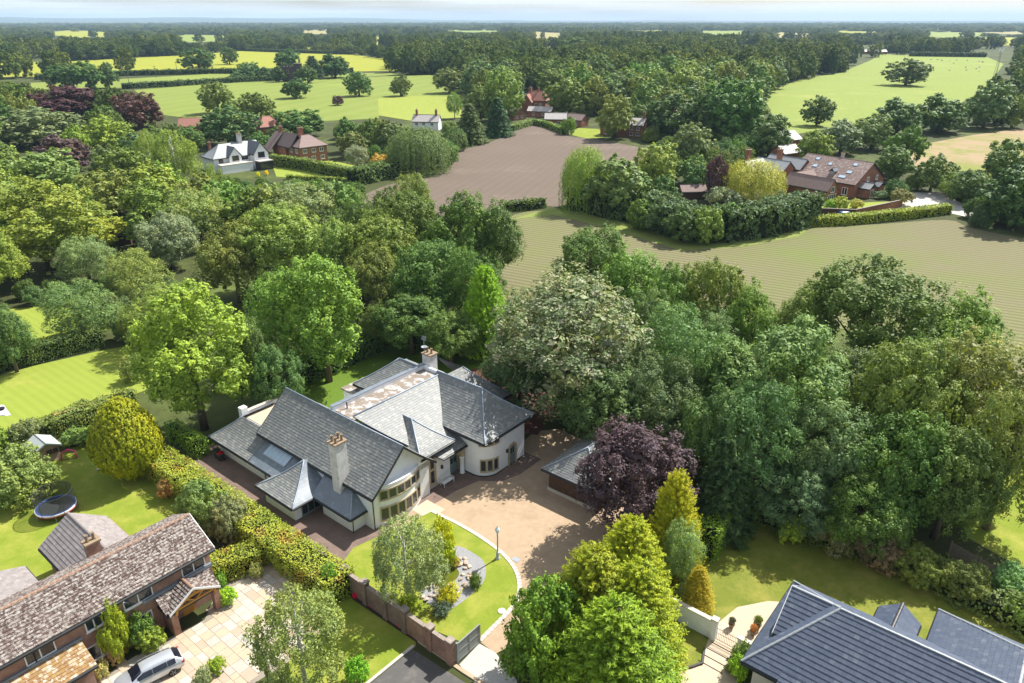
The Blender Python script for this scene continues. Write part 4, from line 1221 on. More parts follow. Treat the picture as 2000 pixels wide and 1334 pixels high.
v = House('victorian_farmhouse', 'rambling brick farmhouse with pale slate roofs and several gables by the ploughed field', loc=at(1172, 264), rz=R_(-27))
for (u0, u1, v0, v1, ze, zr, ax) in ((0, 5.5, 0, 9, 4.6, 7.2, 'v'), (5.5, 9.0, 1.2, 8, 4.6, 7.0, 'u'), (8.0, 11.0, -0.8, 6, 5.4, 7.6, 'v'), (11.0, 18, 0.4, 8, 4.8, 7.4, 'u')):
    v.box('wall', m_brick_far, u0 + 0.01, u1 - 0.01, v0, v1, 0, ze)
    v.roof(u0 - 0.3, u1 + 0.3, v0 - 0.3, v1 + 0.3, ze, zr, ax, None, 0, 0, 0, m_fpale, m_fdark)
    if ax == 'v':
        v.gable_wall(m_brick_far, 'v', v0 - 0.02, u0, u1, ze, zr - 0.1, 0.2)
    else:
        v.gable_wall(m_brick_far, 'u', u1 - 0.18, v0, v1, ze, zr - 0.1, 0.2)
for (u, b, z) in ((1.6, -0.02, 2.9), (8.6, -0.82, 3.2), (12.5, 0.4, 2.9), (15.3, 0.4, 2.9), (1.6, 0.0, 0.7), (12.5, 0.4, 0.7), (15.3, 0.4, 0.7)):
    v.window(u, b - 0.005, z, U1, VN, 1.4, 1.3, 2, 1, m_white, 0.1)
v.chimney(7.0, 8.0, 4.0, 5.0, 5, 10.0, m_brick_far)
v.chimney(16.6, 17.5, 3.8, 4.8, 5, 9.6, m_brick_far)
v.chimney(5.0, 5.8, 5.6, 6.4, 5, 9.2, m_brick_far)

# the barn conversion; its gable looks towards the lane
v = House('barn_house', 'converted brick barn with long brown tile roof and rows of rooflights', loc=at(1664, 387), rz=R_(38), cat='barn')
# local: u along the gable wall towards the right, v back along the ridge
v.box('wall', m_brick_far, 0, 15.5, 0, 19, 0, 3.7)
v.roof(-0.5, 16.0, -0.5, 19.5, 3.6, 8.6, 'v', FT(m_fbrown) | dict(mat=Mtile('barn_tiles', (0.19, 0.125, 0.11), (0.25, 0.185, 0.165), (0.34, 0.28, 0.25), 0.75, 0.3, hi=0.9)), 0, 0, 0, None, m_fbrown)
v.gable_wall(m_brick_far, 'v', -0.02, 0, 15.5, 3.6, 8.5, 0.25)
for a in (6.2, 10.8):
    v.window(a, -0.025, 3.6, U1, VN, 1.2, 1.3, 2, 1, m_white, 0.14)
for (d, b, w) in ((5.6, 3.2, 1.0), (2.8, 3.0, 1.2), (5.8, 14.5, 1.0), (3.2, 13.5, 1.1), (1.0, 3.6, 1.6), (4.6, 10.0, 0.9)):
    zq = lambda x: 3.6 + 5.0 / 8.25 * (x + 0.5)
    q = [(d, b), (d + 1.0, b), (d + 1.0, b + w * 1.3), (d, b + w * 1.3)]
    r = MB().hexa([v.P(x, y, zq(x)) for x, y in q] + [v.P(x, y, zq(x) + 0.12) for x, y in q]).build('rooflight', m_black, v.root)
    q = [(d + .08, b + .08), (d + 0.92, b + .08), (d + 0.92, b + w * 1.3 - .08), (d + .08, b + w * 1.3 - .08)]
    MB().hexa([v.P(x, y, zq(x) + 0.122) for x, y in q] + [v.P(x, y, zq(x) + 0.15) for x, y in q]).build('pane', m_sky_glass, r)
v.roof(1.4, 5.0, 7.0, 8.6, 5.9, 6.7, 'u', None, 0, 0, 0, m_fdark, m_fdark)
v.box('dormer', m_galv, 1.7, 4.6, 7.15, 8.45, 4.6, 5.9)
v.chimney(8.6, 9.2, 9.0, 9.8, 7.5, 9.6, m_fpale, pots=1)
v.window(0, 3.2, 0.5, VN, UN, 1.6, 2.0, 2, 1, m_white, 0.12)
# porch on the gable
v.box('wall', m_brick_far, 2.5, 6.0, -3.0, -0.03, 0, 2.6)
v.roof(2.2, 6.3, -3.3, 0.2, 2.6, 3.9, 'v', None, 0, 0, 0, m_fslate, m_fdark)
v.window(3.4, -3.0, 0.2, U1, VN, 1.6, 2.0, 2, 1, m_white, 0.1)
v.box('wall', m_brick_far, 9.0, 12.5, -2.2, -0.03, 0, 2.3)
v.roof(8.7, 12.8, -2.5, 0.2, 2.3, 3.3, 'v', None, 0, 0, 0, m_fdark, m_fdark)
# lower ranges to the left
v.box('wall', m_brick_far, -8.0, -0.05, 10.5, 16.0, 0, 3.0)
v.roof(-8.3, 1.0, 10.2, 16.3, 3.0, 5.8, 'u', None, 0, 0, 0, m_fbrown, m_fbrown)
v.box('wall', m_brick_far, -11.5, -6.5, 1.0, 10.45, 0, 3.2)
v.roof(-11.8, -6.2, 0.7, 14.0, 3.2, 6.0, 'v', None, 0, 0, 0, m_fbrown, m_fbrown)
v.gable_wall(m_brick_far, 'v', 0.98, -11.5, -6.5, 3.2, 5.9, 0.2)
v.window(-9.9, 0.97, 2.6, U1, VN, 1.7, 1.5, 2, 1, m_white, 0.1)
v.window(-10.9, 0.97, 0.2, U1, VN, 3.8, 1.9, 4, 1, m_white, 0.1)

v = House('grey_gabled_house', 'brick house with twin grey slate gables behind the weeping willow', loc=at(1556, 366), rz=R_(38))
v.box('wall', m_brick_far, 0, 6, 0, 8, 0, 5.0)
v.roof(-0.3, 6.3, -0.3, 12, 5.0, 7.6, 'v', None, 0, 0, 0, m_fslate, m_fdark)
v.gable_wall(m_brick_far, 'v', -0.02, 0, 6, 5.0, 7.5, 0.2)
v.box('wall', m_brick_far, -6, -0.05, 1.5, 9, 0, 5.0)
v.roof(-6.3, 0.3, 1.2, 12, 5.0, 7.4, 'v', None, 0, 0, 0, m_fslate, m_fdark)
v.gable_wall(m_brick_far, 'v', 1.48, -6, -0.05, 5.0, 7.3, 0.2)
v.window(2.2, -0.025, 3.6, U1, VN, 1.4, 1.5, 2, 1, m_white, 0.14)
v.chimney(-1.0, 0.2, 6.0, 7.2, 6, 9.8, m_brick_far)
v.chimney(-12.0, -10.8, 9.0, 10.2, 5, 10.4, m_brick_far)
v.box('wall', m_brick_far, -14, -6.1, 5, 12, 0, 5.0)
v.roof(-14.3, -5.8, 4.7, 12.3, 5.0, 7.8, 'u', None, 0, 0, 0, m_fslate, m_fdark)

for nm, lab, p, ang, lx, ly, ze, zr, rm in (
        ('lane_house', 'house with pale roof glimpsed between trees above the grey gabled house', (1532, 300), 30, 8, 8, 4.6, 7.2, m_fpale),
        ('lane_cottage', 'small pale-roofed cottage glimpsed just below the lane house', (1530, 318), 30, 8, 6, 3.0, 5.2, m_fpale),
        ('garden_shed', 'small brown-roofed shed beside the weeping willow', (1332, 390), 6, 6.5, 4, 2.2, 3.6, m_fbrown),
        ('pavilion', 'low grey-roofed garden pavilion in the clearing of the left wood', (184, 480), 8, 7.5, 4.5, 2.0, 3.3, m_fdark),
        ('far_shed', 'long white-roofed shed at the top of the grazed field', (1688, 106), -6, 30, 14, 3.5, 6.0, m_fpale)):
    v = House(nm, lab, loc=at(*p), rz=R_(ang), cat='shed' if 'shed' in nm or nm == 'pavilion' else 'house')
    v.box('wall', m_timber if nm in ('garden_shed', 'pavilion') else m_brick_far, 0, lx, 0, ly, 0, ze)
    v.roof(-0.3, lx + 0.3, -0.3, ly + 0.3, ze, zr, 'u', None, 0, 0, 0, rm, rm)
    v.gable_wall(m_brick_far, 'u', 0.0, 0, ly, ze, zr - 0.1, 0.2)
    v.gable_wall(m_brick_far, 'u', lx - 0.2, 0, ly, ze, zr - 0.1, 0.2)

# ruined tower among the trees in the pasture
m_tower = M('dark_old_brick', (0.085, 0.068, 0.07), (0.065, 0.052, 0.055), 0.8, 0.95)
v = House('ruined_tower', 'square dark old brick tower among trees in the bright pasture', loc=at(553, 160), rz=R_(12), cat='tower')
v.box('wall', m_tower, 0, 9, 0, 9, 0, 11)
v.box('wall', m_tower, 9.02, 15, 1, 8, 0, 13)
for i in range(4):
    v.box('battlement', m_tower, 0.2 + i * 2.3, 1.6 + i * 2.3, 0.0, 0.6, 11.002, 12)
v.window(3.6, 0, 6, U1, VN, 1.4, 2.2, 1, 1, m_stone, 0.15)
v.window(11.4, 1.0, 7, U1, VN, 1.2, 2.2, 1, 1, m_stone, 0.15)

# ------------------------------------------------------------------ vegetation kit
def unit(a):
    return a / np.maximum(np.linalg.norm(a, axis=1, keepdims=True), 1e-9)

def leafmesh(name, P, Nn, S, clump, asp=0.6, along=None):
    """one small four-sided leaf spray at each point"""
    n = len(P)
    Nn = unit(Nn)
    t1 = rng.normal(size=(n, 3)) if along is None else along + rng.normal(size=(n, 3)) * 0.35
    t1 = unit(t1 - Nn * (t1 * Nn).sum(1, keepdims=True))
    t2 = np.cross(Nn, t1)
    a = (S * 0.5)[:, None]
    b = a * asp
    V = np.stack([P + t1 * a, P + t2 * b + t1 * a * 0.15, P - t1 * a, P - t2 * b + t1 * a * 0.15], 1).reshape(-1, 3)
    me = bpy.data.meshes.new(name)
    me.vertices.add(4 * n)
    me.vertices.foreach_set('co', V.astype(np.float32).ravel())
    me.loops.add(4 * n)
    me.loops.foreach_set('vertex_index', np.arange(4 * n, dtype=np.int32))
    me.polygons.add(n)
    me.polygons.foreach_set('loop_start', np.arange(0, 4 * n, 4, dtype=np.int32))
    me.update(calc_edges=True)
    r = np.clip(0.55 * clump + 0.45 * rng.random(n), 0, 1)
    at_ = me.attributes.new('rnd', 'FLOAT', 'FACE')
    at_.data.foreach_set('value', r.astype(np.float32))
    return me

def fib(n):
    i = np.arange(n) + 0.5
    ph = np.arccos(1 - 2 * i / n)
    th = math.pi * (1 + 5 ** 0.5) * i
    return np.stack([np.cos(th) * np.sin(ph), np.sin(th) * np.sin(ph), np.cos(ph)], 1)

def fit(P, r, z0, z1):
    c = np.median(P[:, :2], axis=0)
    P[:, :2] -= c
    rr = np.quantile(np.linalg.norm(P[:, :2], axis=1), 0.985)
    P[:, :2] *= r / rr
    a, b = np.quantile(P[:, 2], 0.003), np.quantile(P[:, 2], 0.998)
    P[:, 2] = z0 + (P[:, 2] - a) / (b - a) * (z1 - z0)
    return P

def broad(name, lobes=24, sub=14, nl=64, leaf=0.34, bottom=-0.55, r=6.0, z0=2.6, z1=15.0, rl=(0.30, 0.44), droop=0.0, spread=0.66, asp=0.6, jit=0.36, mat=None):
    """a broadleaf crown: lobes carrying leaf clumps"""
    hz = (z1 - z0) / 2
    D = fib(int(lobes * 2 / (1 - bottom)) + 1)
    D = D[D[:, 2] > bottom]
    D = unit(D + rng.normal(size=D.shape) * 0.22)
    E = np.array([r, r, hz])
    LC = D * E * (spread + rng.uniform(-0.1, 0.12, (len(D), 1)))
    LR = rng.uniform(*rl, len(D)) * r
    LC = np.vstack([LC, [[0, 0, 0]]])
    LR = np.append(LR, r * 0.5)
    SC, SR, SO = [], [], []
    for c, q in zip(LC, LR):
        d = unit(fib(sub) + rng.normal(size=(sub, 3)) * 0.3)
        o = unit((c / E)[None] + 1e-6)[0]
        d = d[(d @ o > -0.35) | (rng.random(sub) < 0.25)]
        SC.append(c + d * q * rng.uniform(0.7, 0.95, (len(d), 1)) * np.array([1, 1, 0.85]))
        SR.append(rng.uniform(0.16, 0.42, len(d)) * q)
        SO.append(np.repeat(o[None], len(d), 0) + d)
    SC, SR, SO = np.vstack(SC), np.concatenate(SR), unit(np.vstack(SO))
    k = len(SC)
    idx = np.repeat(np.arange(k), nl)
    d = unit(rng.normal(size=(len(idx), 3)) + SO[idx] * 0.8 + np.array([0, 0, 0.35]))
    loose = rng.random(len(idx)) < 0.16
    P = SC[idx] + d * (SR[idx] * np.where(loose, rng.uniform(0.9, 1.7, len(idx)), rng.uniform(0.6, 1.08, len(idx))))[:, None]
    if droop:
        P[:, 2] -= rng.random(len(P)) ** 1.5 * droop
    best = np.full(len(P), 9.0)
    for c, q in zip(LC, LR):
        best = np.minimum(best, np.linalg.norm((P - c) / np.array([1, 1, 0.9]), axis=1) / q)
    keep = (best > 0.72) | (rng.random(len(P)) < 0.22)
    P, d, idx = P[keep], d[keep], idx[keep]
    Nn = d + SO[idx] * 0.15 + np.array([0, 0, 0.3]) + rng.normal(size=P.shape) * (jit + 0.35 * loose[keep])[:, None]
    # large inner leaves added in each lobe to block light and darken it
    hd = fib(48)
    hp_ = np.vstack([c + hd * q * 0.52 for c, q in zip(LC, LR)])
    hn = np.tile(hd, (len(LC), 1))
    nh = len(hp_)
    P, Nn, d = np.vstack([P, hp_]), np.vstack([Nn, hn]), np.vstack([d, hn])
    idx = np.concatenate([idx, np.zeros(nh, int)])
    P = fit(P, r, z0, z1)
    cl = np.clip(rng.random(k) * 0.75 + rng.random(k // 6 + 1)[np.arange(k) // 6] * 0.25, 0, 1)[idx]
    along = None
    if droop:
        along = np.tile(np.array([0, 0, -1.0]), (len(P), 1))
        Nn = d * 0.8 + rng.normal(size=P.shape) * 0.6
    S = leaf * rng.uniform(0.6, 1.35, len(P))
    S[-nh:] = np.repeat(LR, 48) * 0.33
    if droop:
        S[-nh:] *= 0.3
    me = leafmesh(name, P, Nn, S, cl, asp, along)
    me.materials.append(mat or m_leaf)
    return me

def conifer(name, tiers=26, per=16, nl=46, leaf=0.30, r=3.0, z1=14.0, z0=0.3, power=0.85, lift=0.7, tipl=0.9, mat=None, asp=0.35, droop=0.0, wid=0.34):
    """a conifer: sprays set all round a leader, rising (lift > 0) or hanging"""
    C, O, Ln = [], [], []
    for i in range(tiers):
        t = (i + 0.5) / tiers
        z = z0 + (z1 - z0) * t
        rad = r * (1 - t) ** power * rng.uniform(0.86, 1.1) + 0.12
        n = max(4, int(per * (0.35 + 0.65 * (1 - t))))
        a = rng.random() * 6.28 + np.arange(n) * 2 * math.pi / n + rng.normal(size=n) * 0.14
        for x in a:
            for q in (1.0, 0.72, 0.45):
                rr = rad * q * rng.uniform(0.86, 1.1)
                C.append((rr * math.cos(x), rr * math.sin(x), z + rng.normal() * 0.18 - droop * q * rad * 0.3))
                O.append((math.cos(x), math.sin(x), lift + rng.normal() * 0.15))
                Ln.append(tipl * rng.uniform(0.6, 1.2) * (0.5 + 0.5 * (1 - t)))
    C, O, Ln = np.array(C), unit(np.array(O)), np.array(Ln)
    k = len(C)
    idx = np.repeat(np.arange(k), nl)
    s = rng.random(len(idx))
    wdt = wid * (1 - s * 0.75)
    P = C[idx] + O[idx] * (Ln[idx] * s)[:, None] + rng.normal(size=(len(idx), 3)) * (Ln[idx] * wdt)[:, None] * 0.75
    out = unit(np.c_[C[:, :2], np.zeros(k)])[idx]
    Nn = out * 0.7 + np.array([0, 0, 0.6]) + rng.normal(size=P.shape) * 0.5
    P[:, 2] = np.maximum(P[:, 2], 0.15)
    me = leafmesh(name, P, Nn, leaf * rng.uniform(0.6, 1.3, len(P)), rng.random(k)[idx], asp, O[idx])
    me.materials.append(mat or m_leaf)
    return me

def egg(name, r=3.0, z1=6.6, n=1300, nl=34, leaf=0.17):
    """a dense clipped-looking egg of upright sprays"""
    D = unit(fib(n) + rng.normal(size=(n, 3)) * 0.03)
    prof = np.array([r, r, z1 / 2]) * 0.93
    k = 1 - 0.30 * np.maximum(D[:, 2] + 0.15, 0)[:, None] * np.array([1, 1, 0])
    C = D * prof * k * rng.uniform(0.93, 1.05, (n, 1)) + np.array([0, 0, z1 / 2])
    O = unit(D * 0.55 + np.array([0, 0, 0.75]) + rng.normal(size=(n, 3)) * 0.12)
    idx = np.repeat(np.arange(n), nl)
    s_ = rng.random(len(idx))
    P = C[idx] + O[idx] * (0.42 * s_)[:, None] + rng.normal(size=(len(idx), 3)) * (0.10 * (1.2 - s_))[:, None]
    Nn = D[idx] * 0.9 + np.array([0, 0, 0.3]) + rng.normal(size=P.shape) * 0.35
    hp_ = D * prof * 0.86 + np.array([0, 0, z1 / 2])
    P, Nn, al = np.vstack([P, hp_]), np.vstack([Nn, D]), np.vstack([O[idx], O])
    S = np.concatenate([leaf * rng.uniform(0.6, 1.3, len(idx)), np.full(n, 0.42)])
    P[:, 2] = np.maximum(P[:, 2], 0.05)
    me = leafmesh(name, P, Nn, S, np.concatenate([rng.random(n)[idx], np.full(n, 0.9)]), 0.5, al)  # added inner shell takes a darker tone, painting shade between the sprays
    me.materials.append(m_leaf)
    return me

def willow(name, r=6.0, z1=11.0, strands=900, nl=26, leaf=0.34):
    D = fib(strands * 2)
    D = D[D[:, 2] > 0.02]
    D = unit(D + rng.normal(size=D.shape) * 0.12)
    top = D * np.array([r, r, z1 * 0.5]) * rng.uniform(0.8, 1.02, (len(D), 1)) + np.array([0, 0, z1 * 0.5])
    ln = rng.uniform(1.5, 4.5, len(D)) + (1 - D[:, 2]) * 3.5
    idx = np.repeat(np.arange(len(D)), nl)
    s = rng.random(len(idx))
    P = top[idx].copy()
    P[:, 2] -= ln[idx] * s
    P[:, :2] *= (1 + 0.03 * s)[:, None]
    P += rng.normal(size=P.shape) * 0.12
    P[:, 2] = np.maximum(P[:, 2], 0.2)
    Nn = unit(D)[idx] + rng.normal(size=P.shape) * 0.5
    me = leafmesh(name, P, Nn, leaf * rng.uniform(0.6, 1.3, len(P)), rng.random(len(D))[idx], 0.4, np.tile(np.array([0, 0, -1.0]), (len(P), 1)))
    me.materials.append(m_leaf)
    return me

def trunk_mesh(name, h, r, limbs=5, mat=None, spread=3.0):
    m = MB()
    m.tube([(0, 0, -0.3), (0.03, 0.02, h * 0.25), (-0.06 * h / 9, 0.08, h * 0.55), (0.05, -0.05, h)], [r * 1.35, r, r * 0.8, r * 0.3], 8)
    for i in range(limbs):
        a = i * 2.4 + random.uniform(-0.3, 0.3)
        z = h * random.uniform(0.38, 0.75)
        e = spread * random.uniform(0.6, 1)
        m.tube([(0, 0, z), (math.cos(a) * e * 0.5, math.sin(a) * e * 0.5, z + e * 0.45), (math.cos(a) * e, math.sin(a) * e, z + e * 1.1)], [r * 0.5, r * 0.33, r * 0.12], 6, False)
    me = bpy.data.meshes.new(name)
    me.from_pydata(m.v, [], m.f)
    me.polygons.foreach_set('use_smooth', [True] * len(me.polygons))
    me.materials.append(mat or m_bark)
    return me

KIND = {}
def kind(key, crowns, trunk, r, h, mid=None, bot=0.17):
    KIND[key] = dict(near=crowns, mid=mid or crowns, trunk=trunk, r=r, h=h, bot=bot)

tk_oak = trunk_mesh('broadleaf_trunk', 10.5, 0.34, 6)
tk_syc = trunk_mesh('tall_trunk', 11.5, 0.30, 5)
tk_con = trunk_mesh('conifer_trunk', 12.0, 0.22, 0)
tk_bir = trunk_mesh('pale_trunk', 9.0, 0.15, 5, m_bark_pale, 2.0)
tk_shr = trunk_mesh('shrub_stem', 1.2, 0.07, 5, None, 0.8)
tk_wil = trunk_mesh('willow_trunk', 7.0, 0.4, 6)
oak_mid = [broad('oak_crown_mid', 20, 9, 56, 0.72, bottom=-0.8, z0=1.0, rl=(0.32, 0.48)) for i in range(3)]
syc_mid = [broad('maple_crown_mid', 20, 9, 50, 0.7, r=5.0, z0=1.8, z1=16.0, rl=(0.3, 0.42)) for i in range(2)]
kind('oak', [broad('oak_crown', 26, 18, 92, 0.27) for i in range(4)], tk_oak, 6.0, 15.0, oak_mid)
kind('dome', [broad('dome_crown', 34, 16, 84, 0.26, bottom=-0.2, rl=(0.24, 0.34), z0=4.2, spread=0.74) for i in range(2)], tk_oak, 6.0, 15.0, oak_mid, 0.28)
kind('syc', [broad('maple_crown', 30, 16, 88, 0.28, bottom=-0.8, r=5.0, z0=3.4, z1=16.0, rl=(0.26, 0.4)) for i in range(3)], tk_syc, 5.0, 16.0, syc_mid, 0.2)
kind('loose', [broad('feathery_crown', 24, 18, 92, 0.25, bottom=-0.85, z0=1.0, rl=(0.26, 0.42), asp=0.45, jit=0.5) for i in range(2)], tk_oak, 6.0, 15.0, oak_mid, 0.08)
kind('birch', [broad('birch_crown', 20, 16, 86, 0.20, bottom=-0.8, r=3.2, z0=1.6, z1=10.0, rl=(0.26, 0.4), droop=1.0, asp=0.45) for i in range(2)], tk_bir, 3.2, 10.0, None, 0.16)
kind('gold', [conifer('cypress_crown', 50, 30, 26, 0.24, 2.7, 12.0, power=0.55, lift=1.25, tipl=1.15, asp=0.26, wid=0.19) for i in range(2)], tk_con, 2.9, 12.6, None, 0.02)
tk_low = trunk_mesh('low_trunk', 3.2, 0.2, 0)
kind('goldball', [egg('round_cypress_crown')], tk_low, 3.0, 6.6, None, 0.02)
kind('fir', [conifer('fir_crown', 26, 15, 44, 0.36, 2.7, 13.0, power=0.8, lift=0.1, tipl=1.2, droop=0.5)], tk_con, 3.1, 13.2, None, 0.02)
kind('willow', [willow('willow_crown')], tk_wil, 6.2, 11.0, None, 0.02)
kind('shrub', [broad('shrub_crown', 13, 11, 34, 0.17, bottom=-0.35, r=1.5, z0=0.05, z1=2.0, rl=(0.34, 0.5)) for i in range(3)], tk_shr, 1.5, 2.0, None, 0.02)
kind('bigshrub', [broad('bush_crown', 30, 15, 60, 0.19, bottom=-0.5, r=3.0, z0=0.05, z1=5.0, rl=(0.24, 0.36)) for i in range(2)], tk_shr, 3.0, 5.0, None, 0.02)
kind('paleshrub', [broad('blossom_shrub_crown', 13, 11, 34, 0.15, bottom=-0.35, r=1.5, z0=0.05, z1=2.0, rl=(0.34, 0.5), mat=m_leaf_pale)], tk_shr, 1.5, 2.0, None, 0.02)
kind('paleoak', [broad('blossom_crown', 28, 18, 90, 0.24, mat=m_leaf_pale, jit=0.45) for i in range(2)], tk_oak, 6.0, 15.0, None)
kind('palm', [conifer('spiky_crown', 3, 12, 16, 0.5, 0.5, 0.9, 0.1, lift=0.8, tipl=0.9, asp=0.14)], tk_shr, 1.0, 1.3, None, 0.02)

FB = 2.2          # overall brightness of the leaf colours listed below
YG, BR, MG, DG, BG = (0.114, 0.143, 0.022), (0.095, 0.146, 0.020), (0.074, 0.113, 0.018), (0.051, 0.079, 0.014), (0.055, 0.086, 0.025)
SG, OL, CU_, GO, DF = (0.105, 0.130, 0.066), (0.104, 0.126, 0.025), (0.044, 0.020, 0.025), (0.19, 0.195, 0.007), (0.028, 0.058, 0.018)
LG = (0.105, 0.135, 0.030)

TREES = []          # (x, y, r, h)
def plant(key, x, y, r, h, col, label, cat='tree', group=None, name='tree', near=None, var=None, rz=None, tip=None):
    K = KIND[key]
    dist = math.hypot(y, CAM_H) if y > 0 else 50
    if near is None:
        near = dist < 150
    ms = K['near'] if near else K['mid']
    root = empty(name, (x, y, 0), random.uniform(0, 6.28) if rz is None else rz, label, cat, group, (r / K['r'], r / K['r'], h / K['h']))
    me = ms[(random.randrange(len(ms)) if var is None else var) % len(ms)]
    c = link('foliage' if cat in ('shrub', 'plant') else 'crown', me, None, root)
    j = [random.uniform(0.9, 1.1) for _ in range(3)]
    c.color = (col[0] * j[0] * FB * 0.92, col[1] * j[1] * FB * 1.04, col[2] * j[2] * FB, 1)
    link('stem' if cat in ('shrub', 'plant') else 'trunk', K['trunk'], None, root)
    TREES.append((x, y, r, h))
    return root

def hgt(base, ytop):
    b = at(*base)
    lo, hi = 0.2, 40
    for _ in range(40):
        m = (lo + hi) / 2
        if at(base[0], ytop, m).y > b.y: lo = m
        else: hi = m
    return lo

def T(px, ytop, w, h, key, col, label, base=None, cat='tree', group=None, name='tree', near=None, var=None, dy=0.0):
    """a plant whose crown's top edge and width are read off the photograph"""
    if base:
        p = at(*base)
        D = p.y * CT + CAM_H * ST
        r = w / 2 * (D - h * 0.5 * ST if h else D) / FOC
        h = hgt(base, ytop) * 0.97 if not h else h
        return plant(key, p.x, p.y, r, h, col, label, cat, group, name, near, var)
    bot = KIND[key]['bot']
    hz, zc = h * (1 - bot) / 2, h * (1 + bot) / 2
    r = 4.0
    for _ in range(6):
        q = at(px, ytop, h)
        e = math.atan2(CAM_H - h, q.y)
        ext = math.sqrt((r * math.sin(e)) ** 2 + (hz * math.cos(e)) ** 2)
        q = at(px, ytop, zc + hz * hz * math.cos(e) / ext)
        y = q.y - r * r * math.sin(e) / ext
        D = y * CT - (zc - CAM_H) * ST
        r = w / 2 * D / FOC
    return plant(key, (px - 1000) / FOC * D, y, r, h, col, label, cat, group, name, near, var)

def hedge(label, pts, w, h, col, mat=None, dens=60, leaf=0.2, base=None, rough=0.16, cat='hedge', group=None, name='hedge', wob=0.25):
    """a hedge along a line of ground points: leafy skin round a dark heart"""
    pts = [Vector(p) for p in pts]
    root = empty(name, pts[0], 0, label, cat, group)
    P, Nn = [], []
    core = MB()
    for a, b in zip(pts, pts[1:]):
        d = (b - a)
        ln = d.length
        d = d / ln
        s = Vector((-d.y, d.x, 0))
        n_top, n_side = int(ln * w * dens), int(ln * h * dens)
        for (cnt, f) in ((n_top, 't'), (n_side, 'l'), (n_side, 'r'), (int(w * h * dens), 'a'), (int(w * h * dens), 'b')):
            x = rng.random(cnt); q = rng.random(cnt)
            if f == 't': A, B_, Cz, nn = x * ln, (q - 0.5) * w, np.full(cnt, h), (0, 0, 1)
            elif f == 'l': A, B_, Cz, nn = x * ln, np.full(cnt, w / 2), q * h, (s.x, s.y, 0)
            elif f == 'r': A, B_, Cz, nn = x * ln, np.full(cnt, -w / 2), q * h, (-s.x, -s.y, 0)
            elif f == 'a': A, B_, Cz, nn = np.zeros(cnt), (x - 0.5) * w, q * h, (-d.x, -d.y, 0)
            else: A, B_, Cz, nn = np.full(cnt, ln), (x - 0.5) * w, q * h, (d.x, d.y, 0)
            o = a - pts[0]
            pt = np.stack([o.x + d.x * A + s.x * B_, o.y + d.y * A + s.y * B_, Cz], 1)
            P.append(pt); Nn.append(np.tile(np.array(nn, float), (cnt, 1)))
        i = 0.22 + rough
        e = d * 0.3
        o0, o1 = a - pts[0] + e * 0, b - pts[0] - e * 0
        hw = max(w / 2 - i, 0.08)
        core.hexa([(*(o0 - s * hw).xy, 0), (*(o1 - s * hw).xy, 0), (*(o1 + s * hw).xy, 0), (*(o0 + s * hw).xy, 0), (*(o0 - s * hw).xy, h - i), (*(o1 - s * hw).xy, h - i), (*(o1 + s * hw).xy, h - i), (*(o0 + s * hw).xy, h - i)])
    P, Nn = np.vstack(P), np.vstack(Nn)
    wv = np.array([noise.noise(Vector((p[0] * 0.9 + pts[0].x, p[1] * 0.9 + pts[0].y, p[2] * 0.9))) for p in P])
    wl_ = np.array([noise.noise(Vector((p[0] * 0.3 + 7, p[1] * 0.3, p[2] * 0.3))) for p in P])
    P = P + Nn * ((wv * wob + wl_ * wob) * 0.9 + rng.normal(size=len(P)) * rough * 0.6)[:, None] + rng.normal(size=P.shape) * 0.05
    P[:, 2] = np.maximum(P[:, 2], 0.03)
    N2 = Nn + np.array([0, 0, 0.35]) + rng.normal(size=P.shape) * 0.6
    me = leafmesh('foliage', P, N2, leaf * rng.uniform(0.6, 1.4, len(P)), np.clip(wv + 0.5, 0, 1), 0.6)
    o = link('foliage', me, mat or m_leaf, root)
    o.color = (col[0] * FB, col[1] * FB, col[2] * FB, 1)
    core.build('core_box', m_core, root)  # plain box whose dark colour paints the hedge's inner shade
    return root

# ------------------------------------------------------------------ trees and shrubs one can point at
T(400, 552, 215, 0, 'syc', YG, 'tall yellow-green maple with bare trunk left of the white house', base=(400, 838))
T(660, 488, 185, 0, 'syc', BR, 'tall bright green maple with bare trunk on the lawn behind the white house', base=(643, 745))
T(540, 668, 110, 0, 'oak', BG, 'short blue-green tree between the two tall maples', base=(548, 815))
T(500, 610, 90, 0, 'oak', BG, 'narrow blue-green tree right behind the yellow-green maple', base=(510, 800))
T(575, 520, 165, 0, 'loose', MG, 'open mid-green tree with pale leaning trunk behind the tall maples', base=(565, 720))
T(950, 512, 100, 0, 'gold', (0.135, 0.185, 0.010), 'yellow-green conifer at the wood edge behind the white house chimney', base=(950, 690), name='conifer_tree')
T(262, 778, 128, 0, 'goldball', (0.155, 0.165, 0.006), 'rounded golden conifer on the family lawn', base=(262, 930), name='conifer_tree')
# left wood, front
T(72, 350, 235, 17, 'syc', YG, 'big yellow-green tree at the left edge above the striped lawn')
T(10, 590, 100, 10, 'oak', BG, 'blue-green tree cut by the left edge beside the striped lawn')
T(150, 545, 150, 9, 'loose', (0.085, 0.12, 0.038), 'spreading grey-green tree behind the dark hedge of the striped lawn')
T(320, 545, 170, 10, 'loose', OL, 'olive-brown tree at the top of the striped lawn')
T(325, 414, 128, 11, 'oak', SG, 'rounded silvery green tree in the middle of the left wood')
T(85, 292, 165, 13, 'dome', (0.10, 0.115, 0.03), 'domed olive-green tree in the left wood')
T(60, 208, 165, 14, 'dome', (0.085, 0.11, 0.045), 'wide grey-green domed tree below the copper beech')
T(125, 166, 150, 16, 'oak', CU_, 'large dark purple copper beech in the left wood')
T(268, 180, 105, 15, 'oak', (0.055, 0.026, 0.022), 'reddish purple copper beech right of the larger one')
